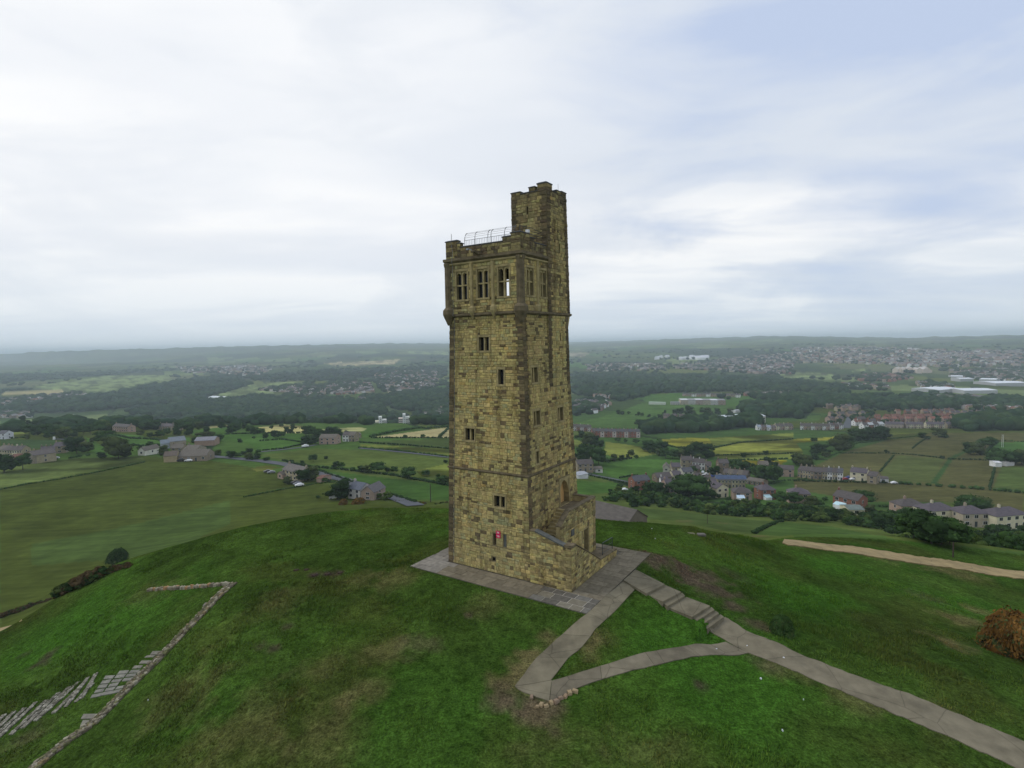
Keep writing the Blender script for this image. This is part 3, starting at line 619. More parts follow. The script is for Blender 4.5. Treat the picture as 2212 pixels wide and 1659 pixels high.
road([D2(1390, 1040), D2(1650, 1065), D2(1900, 1090), D2(2200, 1125)], 4)
road([D2(500, 1075), D2(700, 1055), D2(900, 1030), D2(1000, 1010)], 4)
road([A3(120, 1340), A3(300, 1370), A3(550, 1420), A3(700, 1450)], 4)
road([L6(930, 510), L6(1280, 530), L6(1420, 560)], 5)
road([Q4(650, 1225), Q4(780, 1240), Q4(1000, 1255)], 12, 'car_park')

# ------------------------------------------------------------------ stone tower
TOWER = tag(empty('stone_tower', T(3.3, 3.3, 0)), 'tall square sandstone hilltop tower with a higher corner turret and outside stair', 'tower')
ST_MAIN = dict(un=lambda z: .034 * z, uf=lambda z: 6.72 - .02 * z, vn=lambda z: .026 * z, vf=lambda z: 7.05 - .045 * z)
ST_TOP = dict(un=lambda z: .50, uf=lambda z: 6.45, vn=lambda z: .30, vf=lambda z: 6.40)
ST_TUR = dict(un=lambda z: .42, uf=lambda z: 3.20, vn=lambda z: 3.50, vf=lambda z: 6.62 - .045 * (z - 17))
ST_TLO = dict(un=lambda z: .42, uf=lambda z: 1.6, vn=lambda z: 3.50, vf=lambda z: ST_MAIN['vf'](z) - .01)
def face(st, k):
    un, uf, vn, vf = st['un'], st['uf'], st['vn'], st['vf']
    if k == 'L': return (un, uf, lambda a, z, d: T(a, vn(z) - d, z))
    if k == 'R': return (vn, vf, lambda a, z, d: T(un(z) - d, a, z))
    if k == 'B': return (vn, vf, lambda a, z, d: T(uf(z) + d, a, z))
    return (un, uf, lambda a, z, d: T(a, vf(z) + d, z))
def flatface(k, c, a0, a1):
    lo, hi = (lambda z: a0), (lambda z: a1)
    if k == 'L': return (lo, hi, lambda a, z, d: T(a, c - d, z))
    if k == 'R': return (lo, hi, lambda a, z, d: T(c - d, a, z))
    if k == 'F': return (lo, hi, lambda a, z, d: T(a, c + d, z))
    return (lo, hi, lambda a, z, d: T(c + d, a, z))
def core_face(mb, fc, z0, z1, holes, depth=.3, d=0.0, back=True):
    lo, hi, P = fc
    H = []
    for (a0, a1, b0, b1) in holes:
        zm = (b0 + b1) / 2; w = hi(zm) - lo(zm); H.append(((a0 - lo(zm)) / w, (a1 - lo(zm)) / w, b0, b1))
    ss = sorted({0., 1.} | {h[0] for h in H} | {h[1] for h in H}); zs = sorted({z0, z1} | {h[2] for h in H} | {h[3] for h in H})
    pt = lambda s_, z, dd: P(lo(z) + (hi(z) - lo(z)) * s_, z, dd)
    for i in range(len(ss) - 1):
        for j in range(len(zs) - 1):
            sm, zm = (ss[i] + ss[i + 1]) / 2, (zs[j] + zs[j + 1]) / 2
            if any(h[0] < sm < h[1] and h[2] < zm < h[3] for h in H): continue
            mb.add([pt(ss[i], zs[j], d), pt(ss[i + 1], zs[j], d), pt(ss[i + 1], zs[j + 1], d), pt(ss[i], zs[j + 1], d)], [(0, 1, 2, 3)])
    for h in H:
        c = [(h[0], h[2]), (h[1], h[2]), (h[1], h[3]), (h[0], h[3])]
        for q in range(4):
            a, b = c[q], c[(q + 1) % 4]
            mb.add([pt(a[0], a[1], d), pt(b[0], b[1], d), pt(b[0], b[1], d - depth), pt(a[0], a[1], d - depth)], [(0, 1, 2, 3)])
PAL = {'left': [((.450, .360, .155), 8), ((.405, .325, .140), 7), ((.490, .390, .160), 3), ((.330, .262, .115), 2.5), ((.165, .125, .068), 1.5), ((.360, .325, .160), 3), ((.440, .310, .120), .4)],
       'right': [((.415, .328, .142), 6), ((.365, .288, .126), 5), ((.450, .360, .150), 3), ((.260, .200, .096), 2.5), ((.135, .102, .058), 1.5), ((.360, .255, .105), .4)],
       'dark': [((.140, .108, .062), 4), ((.170, .130, .072), 4), ((.110, .086, .054), 3), ((.215, .165, .085), 1)],
       'mid': [((.290, .235, .110), 5), ((.225, .180, .088), 4), ((.150, .118, .065), 2), ((.340, .280, .125), 3)]}
def pick(pal):
    t = rnd.random() * sum(w for c, w in PAL[pal])
    for c, w in PAL[pal]:
        t -= w
        if t <= 0: break
    k = rnd.uniform(.90, 1.10); return tuple(min(.8, q * k * rnd.uniform(.96, 1.04)) for q in c)
def stones(fc, z0, z1, holes=(), pal='left', quoins=(True, True), size=1.0, topfn=None, palfn=None, qpal='dark'):
    """irregular coursed masonry: every stone its own block; returns [(area, verts, faces, colour)]"""
    lo, hi, P = fc; out = []
    bz = sorted({z0, z1} | {min(max(h[2], z0), z1) for h in holes} | {min(max(h[3], z0), z1) for h in holes})
    cz = [z0]
    for a, b in zip(bz[:-1], bz[1:]):
        z = a
        while b - z > 0.5:
            h = rnd.choice([.13, .15, .17, .19, .22, .26, .32]) * (1 if size == 1 else size); z += h; cz.append(z)
        if b - z > .30: cz.append((z + b) / 2)
        if b - cz[-1] > 1e-4:
            cz.append(b)
    ci = 0
    def block(a0, a1, b0, b1, pal_, big=False):
        if topfn:
            t = min(topfn(a0), topfn(a1))
            if b0 > t - .04: return
            b1 = min(b1, t)
        zm = (b0 + b1) / 2; g = .009; j = lambda: rnd.uniform(-.006, .006)
        pr_ = rnd.uniform(.012, .045) + (.012 if big else 0)
        c0, c1, e0, e1 = a0 + g + j(), a1 - g + j(), b0 + g + j(), b1 - g + j()
        if c1 - c0 < .03 or e1 - e0 < .03: return
        ins = .018
        w = [(c0, e0), (c1, e0), (c1, e1), (c0, e1)]
        f_ = [(c0 + ins, e0 + ins), (c1 - ins, e0 + ins * .8), (c1 - ins, e1 - ins), (c0 + ins, e1 - ins)]
        sh = lambda a, z: (lo(z) + (a - lo(zm)) / (hi(zm) - lo(zm)) * (hi(z) - lo(z)))
        v = [P(sh(a, z), z, -.03) for a, z in w] + [P(sh(a, z), z, pr_ * .55) for a, z in w] + [P(sh(a, z), z, pr_ + rnd.uniform(-.006, .006)) for a, z in f_]
        fs = [(8, 9, 10, 11)] + [(4 + q, 4 + (q + 1) % 4, 8 + (q + 1) % 4, 8 + q) for q in range(4)] + [(q, (q + 1) % 4, 4 + (q + 1) % 4, 4 + q) for q in range(4)]
        p_ = palfn(zm, (a0 + a1) / 2, pal_) if palfn else pal_
        out.append(((c1 - c0) * (e1 - e0), v, fs, pick(p_)))
    for b0, b1 in zip(cz[:-1], cz[1:]):
        ci += 1; zm = (b0 + b1) / 2; A, B = lo(zm), hi(zm)
        iv = [(A, B)]
        for h in holes:
            if h[2] < zm < h[3]:
                nv = []
                for a, b in iv:
                    if h[1] <= a or h[0] >= b: nv.append((a, b)); continue
                    if h[0] > a: nv.append((a, h[0]))
                    if h[1] < b: nv.append((h[1], b))
                iv = nv
        for a, b in iv:
            x = a
            if quoins[0] and abs(a - A) < 1e-6:
                q = (.50 if (ci // 1) % 2 else .38); 
                if b - a > q: block(a, a + q, b0, b1, qpal, True); x = a + q
            xe = b
            if quoins[1] and abs(b - B) < 1e-6:
                q = (.38 if (ci // 1) % 2 else .48)
                if b - x > q: block(b - q, b, b0, b1, qpal, True); xe = b - q
            while xe - x > 1e-3:
                l = rnd.choice([.18, .24, .30, .36, .42, .52]) * size * (1.25 if rnd.random() < .12 else 1)
                if xe - x - l < .22 * size: l = xe - x
                if l > .95 * size: l = l / 2
                hh = b1 - b0
                if hh > .25 and rnd.random() < .55: m_ = b0 + hh * rnd.uniform(.4, .6); block(x, x + l, b0, m_, pal); block(x, x + l, m_, b1, pal)
                else: block(x, x + l, b0, b1, pal)
                x += l
    return out
ALLST = []
def masonry(name, sts, parent, keep=()):
    mb = MB()
    for a, v, f, c in sts: mb.add(v, f, c)
    o = build(name, mb, M_STONE, parent); o['kind'] = 'stuff'; return o
MD = .13   # margin of dressed stone round an opening
W_L = [(1.40, 2.20, 18.05, 19.90, 2, 1), (3.02, 3.86, 18.05, 19.90, 2, 1), (4.72, 5.60, 18.03, 19.88, 2, 1)]
O_L = [(3.12, 3.94, 14.62, 15.50, 2), (1.98, 2.40, 12.44, 13.40, 1), (4.38, 5.12, 8.62, 9.42, 2), (1.95, 2.78, 4.42, 5.15, 2)]
S_L = [(2.68, 2.90, 1.80, 2.60), (1.86, 2.08, 1.84, 2.66), (2.72, 3.00, .74, 1.02)]
W_R = [(.95, 1.72, 18.08, 19.80, 2, 1), (2.62, 3.36, 18.08, 19.80, 2, 1)]
O_R = [(1.24, 1.98, 12.52, 13.48, 2), (1.22, 2.04, 9.74, 10.66, 2), (4.48, 5.22, 9.62, 10.56, 2), (1.34, 1.64, 7.28, 8.05, 1)]
DOOR = (4.30, 5.62, 3.72, 5.45)
W_F = [(1.35, 2.2, 18.05, 19.90), (3.0, 3.86, 18.05, 19.90), (4.75, 5.75, 18.05, 19.90)]
ex = lambda o, m_=MD: (o[0] - m_, o[1] + m_, o[2] - m_, o[3] + m_ * 1.25)
# wall cores
mb = MB(); fl = lambda k: face(ST_MAIN, k)
core_face(mb, fl('L'), -.1, 17, [o[:4] for o in O_L] + S_L); core_face(mb, fl('R'), -.1, 17, [o[:4] for o in O_R] + [DOOR], depth=.45)
core_face(mb, fl('B'), -.1, 17, []); core_face(mb, fl('F'), -.1, 17, [])
for st, z0, z1 in ((ST_TLO, 12.05, 17.0),):
    core_face(mb, face(st, 'L'), z0, z1, []); core_face(mb, face(st, 'R'), z0, z1, [(5.05, 5.17, 15.2, 15.7)])
build('tower_shaft', mb, M_MORTAR, TOWER, fix=False)
mb = MB(); ft = lambda k: face(ST_TOP, k)
core_face(mb, ft('L'), 17, 20.5, [o[:4] for o in W_L], depth=.45); core_face(mb, ft('R'), 17, 20.5, [o[:4] for o in W_R], depth=.3)
core_face(mb, ft('F'), 17, 20.5, W_F, depth=.45); core_face(mb, ft('B'), 17, 20.5, [], depth=.45)
IN = dict(un=lambda z: .95, uf=lambda z: 6.0, vn=lambda z: .75, vf=lambda z: 5.95)
core_face(mb, face(IN, 'L'), 17.1, 20.5, [o[:4] for o in W_L], depth=.01); core_face(mb, face(IN, 'F'), 17.1, 20.5, W_F, depth=.01)
core_face(mb, face(IN, 'R'), 17.1, 20.5, []); core_face(mb, face(IN, 'B'), 17.1, 20.5, [])
build('window_chamber', mb, M_MORTAR, TOWER, fix=False)
mb = MB(); fu = lambda k: face(ST_TUR, k)
core_face(mb, fu('L'), 17, 25.05, [(1.86, 1.97, 23.70, 24.22)]); core_face(mb, fu('R'), 17, 25.05, [(5.10, 5.22, 21.20, 21.80), (5.16, 5.28, 19.12, 19.68)]); core_face(mb, fu('B'), 17, 25.05, []); core_face(mb, fu('F'), 17, 25.05, [])
build('turret', mb, M_MORTAR, TOWER, fix=False)
# stones
def pL(z, a, p):
    if p == 'dark': return 'mid' if rnd.random() < (.45 if (z < 3.2 and a < 3) else .18) else p
    if z > 16.9 and rnd.random() < .3: return 'mid'
    if rnd.random() < max(0, .5 - abs(a - .3) * .7): return 'mid'
    if any(o[0] - .1 < a < o[1] + .1 and o[2] - 1.0 < z < o[2] for o in O_L) and rnd.random() < .6: return 'mid'
    return p
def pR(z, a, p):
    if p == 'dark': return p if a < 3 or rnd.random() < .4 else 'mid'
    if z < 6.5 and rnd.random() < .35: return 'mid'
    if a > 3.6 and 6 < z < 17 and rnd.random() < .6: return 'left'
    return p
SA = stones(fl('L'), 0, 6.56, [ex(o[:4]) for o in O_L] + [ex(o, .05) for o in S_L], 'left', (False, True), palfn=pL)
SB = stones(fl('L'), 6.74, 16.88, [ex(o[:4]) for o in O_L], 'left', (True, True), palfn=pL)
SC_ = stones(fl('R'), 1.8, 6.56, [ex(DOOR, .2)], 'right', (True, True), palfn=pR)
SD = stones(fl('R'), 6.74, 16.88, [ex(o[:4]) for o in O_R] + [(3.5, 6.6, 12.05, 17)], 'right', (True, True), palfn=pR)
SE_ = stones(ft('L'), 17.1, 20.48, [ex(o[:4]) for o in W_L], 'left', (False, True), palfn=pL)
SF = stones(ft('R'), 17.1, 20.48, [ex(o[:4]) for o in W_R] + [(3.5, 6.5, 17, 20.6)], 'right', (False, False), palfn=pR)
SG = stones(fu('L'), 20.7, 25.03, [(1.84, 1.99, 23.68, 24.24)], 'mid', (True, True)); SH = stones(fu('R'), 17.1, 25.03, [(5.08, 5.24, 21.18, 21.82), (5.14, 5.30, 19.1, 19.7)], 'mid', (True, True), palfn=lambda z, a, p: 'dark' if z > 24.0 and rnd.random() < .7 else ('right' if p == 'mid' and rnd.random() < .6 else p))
SI = stones(face(ST_TLO, 'R'), 12.1, 16.88, [(5.03, 5.19, 15.18, 15.72)], 'left', (True, True)) + stones(face(ST_TLO, 'L'), 12.6, 16.88, [(.60, 9, 0, 30)], 'mid', (False, False))
# hidden sides, coarser
SX = []
for k in 'BF': SX += stones(fl(k), 0, 16.88, [], 'right', (True, True), 1.5) + stones(ft(k), 17.1, 20.48, [ex(o) for o in W_F] if k == 'F' else [], 'mid', (True, True), 1.5) + stones(fu(k), 20.7, 25.03, [], 'dark', (True, True), 1.5)
# ---- outside stair enclosure
EN = .10
topL = lambda a: 3.30 + (a + .4) * .29 if a < -.4 else 3.30
def prof(pts):
    return lambda a: float(np.interp(a, [p[0] for p in pts], [p[1] for p in pts]))
topR = prof([(-.08, 2.78), (.41, 2.78), (2.84, 1.38), (4.11, .60), (6.82, .42)])
topM = prof([(1.2, 3.40), (2.4, 4.08), (6.4, 4.08)])
eL = flatface('L', -.06, -2.92, .0); eR = flatface('R', -2.92, -.06, 6.82); eM = flatface('R', -1.5, 1.2, 6.4); eF = flatface('F', 6.4, -1.5, .2)
MD1 = (4.62, 5.30, .3, 2.22); MS1 = (4.20, 4.36, 1.35, 2.20)
SJ = stones(eL, 0, 3.3, [], 'left', (True, False), topfn=topL, palfn=lambda z, a, p: 'mid' if rnd.random() < .35 or a < -2.3 else p, qpal='mid')
SK = stones(eR, 0, 2.9, [], 'mid', (True, False), topfn=topR, palfn=lambda z, a, p: 'left' if rnd.random() < .4 else p, qpal='mid')
SM = stones(eM, .3, 4.1, [ex(MD1, .1), ex(MS1, .03)], 'left', (True, True), topfn=topM, palfn=lambda z, a, p: 'mid' if z > 2.9 and rnd.random() < .75 else p, qpal='mid') + stones(eF, 0, 4.1, [], 'mid', (True, False), 1.3)
groups_ = [('stonework', SA), ('stonework', SB), ('stonework', SC_), ('stonework', SD), ('stonework', SE_), ('stonework', SF), ('stonework', SG + SH), ('stonework', SI), ('stonework', SX), ('stonework', SJ), ('stonework', SK), ('stonework', SM)]
vis = sorted([s_ for n_, g_ in groups_ for s_ in g_ if g_ is not SX], key=lambda s_: -s_[0])
lim = vis[299][0]; cnt = 0
rest = []
for n_, g_ in groups_:
    keep = []
    for s_ in g_:
        if g_ is not SX and s_[0] >= lim and cnt < 299:
            mb = MB(); mb.add(s_[1], s_[2], s_[3]); build('stone', mb, M_STONE, TOWER); cnt += 1
        else: keep.append(s_)
    rest += keep
masonry('stonework', rest, TOWER)
# ---- enclosure cores, steps, platform
def wallblock(mb, u0, u1, v0, v1, topfn, along, z0=-.1, n=10, brk=()):
    a0, a1 = (u0, u1) if along == 'u' else (v0, v1)
    xs = sorted({a0, a1} | {b for b in brk if a0 < b < a1})
    for p, q in zip(xs[:-1], xs[1:]):
        zp, zq = topfn(p), topfn(q)
        if along == 'u': v = [T(p, v0, z0), T(q, v0, z0), T(q, v1, z0), T(p, v1, z0), T(p, v0, zp), T(q, v0, zq), T(q, v1, zq), T(p, v1, zp)]
        else: v = [T(u0, p, z0), T(u1, p, z0), T(u1, q, z0), T(u0, q, z0), T(u0, p, zp), T(u1, p, zp), T(u1, q, zq), T(u0, q, zq)]
        mb.add(v, [(0, 3, 2, 1), (4, 5, 6, 7), (0, 1, 5, 4), (1, 2, 6, 5), (2, 3, 7, 6), (3, 0, 4, 7)])
mb = MB(); wallblock(mb, -2.92, .0, -.06, .26, topL, 'u', brk=(-.4,)); wallblock(mb, -2.92, -2.60, .26, 6.82, topR, 'v', brk=(.41, 2.84, 4.11))
for a0, a1, fn in ((1.2, 4.62, topM), (5.30, 6.4, topM)): wallblock(mb, -1.5, -1.2, a0, a1, fn, 'v', brk=(2.4,))
mm = MB(T); mm.box(-1.5, -1.2, 4.62, 5.30, 2.22, 4.08); mb.v2 = None
mb.add(mm.v, mm.f); wallblock(mb, -1.2, .2, 6.12, 6.4, lambda a: 4.08, 'u')
build('stair_wall', mb, M_DRESS, TOWER)
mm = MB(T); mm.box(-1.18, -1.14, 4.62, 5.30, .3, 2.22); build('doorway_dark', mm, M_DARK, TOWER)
mm = MB(T); mm.box(-2.60, -1.5, 3.9, 6.80, -.1, .30); mm.box(-2.60, .25, .26, 1.2, -.1, 1.85); mm.box(-1.2, .3, 3.9, 6.12, 3.4, 3.70); mm.box(-1.2, -.01, 5.32, 6.12, 0, 3.4)
build('landing', mm, M_DARKST, TOWER)
for k in range(9):
    mm = MB(T); v1 = 3.9 - k * .30; mm.box(-2.60, -1.5, v1 - .30, v1, -.05, .30 + (k + 1) * .172 - .002 * k); build('step', mm, M_DARKST if k % 2 else M_DRESS, TOWER)
for k in range(11):
    mm = MB(T); v0 = 1.2 + k * .2454; mm.box(-1.2, .28, v0, v0 + .27, 1.5, 1.85 + (k + 1) * .168); build('step', mm, M_DRESS, TOWER)
def coping(name, pts, u_or_v, c0, c1, mt, th=.10):
    for p, q in zip(pts[:-1], pts[1:]):
        mb = MB(); a0, z0 = p; a1, z1 = q
        f = (lambda a, c, z: T(a, c, z)) if u_or_v == 'u' else (lambda a, c, z: T(c, a, z))
        v = [f(a0, c0, z0), f(a1, c0, z1), f(a1, c1, z1), f(a0, c1, z0), f(a0, c0, z0 + th * .6), f(a1, c0, z1 + th * .6), f(a1, c1, z1 + th * .6), f(a0, c1, z0 + th * .6), f(a0, (c0 + c1) / 2, z0 + th), f(a1, (c0 + c1) / 2, z1 + th)]
        mb.add(v, [(0, 1, 5, 4), (3, 7, 6, 2), (4, 5, 9, 8), (8, 9, 6, 7), (0, 4, 8, 7, 3), (1, 2, 6, 9, 5), (0, 3, 2, 1)]); build(name, mb, mt, TOWER)
coping('coping', [(-.02, 3.302), (-.40, 3.302)], 'u', -.11, .30, M_DARKST); coping('coping', [(-.405, 3.302), (-2.46, 2.70)], 'u', -.12, .31, M_SLATE, .15)
mm = MB(T); mm.box(-2.98, -2.46, -.12, .47, 2.70, 2.86); build('coping', mm, M_DARKST, TOWER)
coping('coping', [(.472, 2.775), (1.66, 2.09)], 'v', -2.97, -2.56, M_DARKST); coping('coping', [(1.663, 2.09), (2.84, 1.385)], 'v', -2.97, -2.56, M_DARKST); coping('coping', [(2.843, 1.385), (4.11, .605)], 'v', -2.97, -2.56, M_DARKST); coping('coping', [(4.113, .605), (5.4, .52)], 'v', -2.97, -2.56, M_DARKST); coping('coping', [(5.403, .52), (6.86, .425)], 'v', -2.97, -2.56, M_DARKST)
coping('coping', [(1.16, 3.395), (2.4, 4.085)], 'v', -1.54, -1.16, M_DARKST); coping('coping', [(2.403, 4.085), (4.3, 4.085)], 'v', -1.54, -1.16, M_DARKST); coping('coping', [(4.303, 4.085), (6.44, 4.085)], 'v', -1.54, -1.16, M_DARKST)
coping('coping', [(-1.155, 4.083), (.2, 4.083)], 'u', 6.08, 6.44, M_DARKST)
# plaque on the stair wall
mm = MB(T); mm.box(-1.58, -1.552, 2.62, 3.02, 2.40, 2.80); mm.box(-1.565, -1.50, 2.60, 3.04, 2.38, 2.82); build('plaque', mm, M_SLATE, TOWER)
# ---- windows
def bx(fc, a0, a1, z0, z1, d0, d1, mb):
    lo, hi, P = fc
    v = [P(a, z, d) for d in (d0, d1) for a, z in ((a0, z0), (a1, z0), (a1, z1), (a0, z1))]
    mb.add(v, [(0, 3, 2, 1), (4, 5, 6, 7), (0, 1, 5, 4), (1, 2, 6, 5), (2, 3, 7, 6), (3, 0, 4, 7)])
def window(fc, o, lights=2, arched=False, transom=False, glass=None, dep=.26, surround=True, pointed=False, name='window', see=()):
    a0, a1, z0, z1 = o[:4]; mb = MB(); e = .004
    if surround:
        sd_ = .030
        bx(fc, a0 - MD, a1 + MD, z1 + e, z1 + MD * 1.25 - e, -.02, sd_, mb); bx(fc, a0 - MD, a1 + MD, z0 - MD + e, z0 - e, -.02, sd_ + .03, mb)
        n = max(2, int((z1 - z0) / .42))
        for s_ in (0, 1):
            for k in range(n):
                b0 = z0 + (z1 - z0) * k / n; b1 = z0 + (z1 - z0) * (k + 1) / n; w = MD - (.0 if (k + s_) % 2 else .03)
                if s_ == 0: bx(fc, a0 - w, a0 - e, b0 + e, b1 - e, -.02, sd_, mb)
                else: bx(fc, a1 + e, a1 + w, b0 + e, b1 - e, -.02, sd_, mb)
    lw = (a1 - a0) / lights; mw = .065 if arched else .055; hd = .13 if arched else .01
    for k in range(1, lights): bx(fc, a0 + lw * k - mw, a0 + lw * k + mw, z0 + e, z1 - e, -dep + .02, -.06, mb)
    if transom: zt_ = z0 + (z1 - z0) * .50; bx(fc, a0 + e, a1 - e, zt_ - .045, zt_ + .045, -dep + .03, -.045, mb)
    if arched or pointed:
        for k in range(lights):
            c0 = a0 + lw * k + (mw if k else 0); c1 = a0 + lw * (k + 1) - (mw if k < lights - 1 else 0); r_ = (c1 - c0) / 2; cx = (c0 + c1) / 2; n = 10
            arc = []
            hgt = r_ * (1.55 if pointed else 1.0)
            for q in range(n + 1):
                t = math.pi * (1 - q / n)
                if pointed:
                    x = -1 + 2 * q / n; y = math.sqrt(max(0, 1 - ((abs(x) + .45) / 1.45) ** 2)) / math.sqrt(1 - (.45 / 1.45) ** 2)
                    arc.append((cx + r_ * x, z1 - hd - hgt + hgt * y))
                else: arc.append((cx + r_ * math.cos(t), z1 - hd - r_ + r_ * math.sin(t)))
            lo, hi, P = fc; d0, d1 = -dep + .015, -.035 if not pointed else -.01
            for q in range(n):
                p, r2 = arc[q], arc[q + 1]
                v = [P(p[0], p[1], d1), P(r2[0], r2[1], d1), P(r2[0], z1 - e, d1), P(p[0], z1 - e, d1), P(p[0], p[1], d0), P(r2[0], r2[1], d0)]
                mb.add(v, [(0, 1, 2, 3), (4, 5, 1, 0)])
    w = build(name, mb, M_DRESS, TOWER)
    for k in range(lights):
        if k in see: continue
        pb = MB(); bx(fc, a0 + lw * k + (mw if k else .002), a0 + lw * (k + 1) - (mw if k < lights - 1 else .002), z0 + .002, z1 - .002, -dep, -dep + .012, pb); build('pane', pb, glass or M_GLASS, w)
    return w
for i, o in enumerate(W_L): window(ft('L'), o, 2, True, True, dep=.24, see=(0, 1) if i == 0 else ())
for o in W_R: window(ft('R'), o, 2, True, True, glass=M_BLOCKED, dep=.16)
for o in O_L: window(fl('L'), o, o[4])
for o in O_R: window(fl('R'), o, o[4], glass=M_BLOCKED if o[4] == 2 else M_GLASS, dep=.22)
window(fl('R'), DOOR, 1, pointed=True, dep=.44, glass=mat('lit_recess_board', (.58, .36, .14), rough=.9, var=.3, scale=3, stretch=(6, 6, .6)), name='door_arch')  # bright brown board stands in for the lit stone inside the recess
for o in S_L[:2]: mb = MB(); bx(fl('L'), *o, -.28, -.26, mb); build('slit_window', mb, M_GLASS, TOWER)
mb = MB(); bx(fl('L'), *S_L[2], -.12, -.10, mb); build('air_vent', mb, M_DARK, TOWER)
mb = MB(); bx(fl('L'), *S_L[1], -.05, -.03, mb); build('shutter', mb, M_SLATE, TOWER)
for fc, o in ((fu('L'), (1.86, 1.97, 23.70, 24.22)), (fu('R'), (5.10, 5.22, 21.20, 21.80)), (fu('R'), (5.16, 5.28, 19.12, 19.68)), (face(ST_TLO, 'R'), (5.05, 5.17, 15.2, 15.7))):
    mb = MB(); bx(fc, *o, -.29, -.27, mb); build('slit_window', mb, M_DARK, TOWER)
# ---- string courses, cornice, pilasters
def ring(name, st, z0, z1, o, mt, bevel=.03):
    mb = MB(); un, uf, vn, vf = (st[k]((z0 + z1) / 2) for k in ('un', 'uf', 'vn', 'vf'))
    lv = [(z0, o * .3), (z0 + (z1 - z0) * .35, o), (z1 - .02, o), (z1, o * .5)]
    v = []
    for z, oo in lv: v += [T(un - oo, vn - oo, z), T(uf + oo, vn - oo, z), T(uf + oo, vf + oo, z), T(un - oo, vf + oo, z)]
    fs = [(0, 3, 2, 1), (12, 13, 14, 15)] + [(4 * l + q, 4 * l + (q + 1) % 4, 4 * l + 4 + (q + 1) % 4, 4 * l + 4 + q) for l in range(3) for q in range(4)]
    mb.add(v, fs); return build(name, mb, mt, TOWER)
ring('string_course', ST_MAIN, 6.57, 6.73, .085, M_DARKST); ring('string_course', dict(un=lambda z: .42, uf=lambda z: 6.44, vn=lambda z: .32, vf=lambda z: 6.62), 16.89, 17.09, .10, M_DARKST)
C_ = dict(ST_TOP); C_['vf'] = lambda z: 3.49 - .16
ring('cornice', C_, 20.49, 20.78, .16, M_DARKST)
C2 = dict(ST_TOP); C2['vn'] = lambda z: 3.50 + .16; C2['un'] = lambda z: .80; ring('cornice', C2, 20.49, 20.78, .16, M_DARKST)
C3 = dict(ST_TOP); C3['vf'] = lambda z: 3.49 - .08; ring('moulding', C3, 20.30, 20.46, .085, M_DRESS)
def pilaster(fc, a, w, z0, z1, d, corb, mt=M_DRESS):
    lo, hi, P = fc; mb = MB()
    lv = [(z0 - .45, w * .22, .01), (z0 - .15, w * .62, d * .9), (z0 + .05, w * .95, d * 1.5), (z0 + .28, w * .95, d * 1.6), (z0 + .42, w * .5, d), (z1 - .2, w * .5, d), (z1, w * .62, d * 1.2)]
    v = []
    for z, hw, dd in lv: v += [P(a - hw, z, -.02), P(a - hw * .55, z, dd), P(a + hw * .55, z, dd), P(a + hw, z, -.02)]
    fs = [(4 * l + q, 4 * l + q + 1, 4 * l + 5 + q, 4 * l + 4 + q) for l in range(len(lv) - 1) for q in range(3)] + [(3, 2, 1, 0), tuple(range(len(v) - 4, len(v)))]
    mb.add(v, fs); build('pilaster', mb, mt, TOWER)
for a in (2.62, 4.32): pilaster(ft('L'), a, .30, 17.15, 20.32, .13, 1)
pilaster(ft('R'), 2.18, .30, 17.15, 20.32, .12, 1)
def corner_post(u, v, r, z0, z1, name='corner_pilaster'):
    mb = MB(); lv = [(z0 - .75, r * .55), (z0 - .5, r * .95), (z0 - .22, r * 1.45), (z0 - .02, r * 1.75), (z0 + .26, r * 1.7), (z0 + .45, r * 1.05), (z1 - .3, r), (z1 - .1, r * 1.2), (z1, r * 1.2)]
    vs = []
    for z, rr_ in lv: vs += [T(u + rr_ * math.cos(math.pi / 8 + k * math.pi / 4), v + rr_ * math.sin(math.pi / 8 + k * math.pi / 4), z) for k in range(8)]
    fs = [(8 * l + q, 8 * l + (q + 1) % 8, 8 * l + 8 + (q + 1) % 8, 8 * l + 8 + q) for l in range(len(lv) - 1) for q in range(8)] + [tuple(range(7, -1, -1)), tuple(range(len(vs) - 8, len(vs)))]
    mb.add(vs, fs); build(name, mb, M_DARKST if name[0] == 'c' else M_DRESS, TOWER)
corner_post(.66, .46, .27, 17.1, 20.5); corner_post(6.36, .40, .27, 17.1, 20.5); corner_post(6.36, 6.30, .27, 17.1, 20.5)
# corbel under the turret's far side
mb = MB(); v = []
for z, o in ((15.95, -.02), (16.3, .10), (16.6, .22), (16.89, .33)): b = ST_MAIN['vf'](z); v += [T(.43, b - .3, z), T(3.2, b - .3, z), T(3.2, b + o, z), T(.43, b + o, z)]
mb.add(v, [(0, 3, 2, 1), (12, 13, 14, 15)] + [(4 * l + q, 4 * l + (q + 1) % 4, 4 * l + 4 + (q + 1) % 4, 4 * l + 4 + q) for l in range(3) for q in range(4)]); build('corbel', mb, M_DRESS, TOWER)
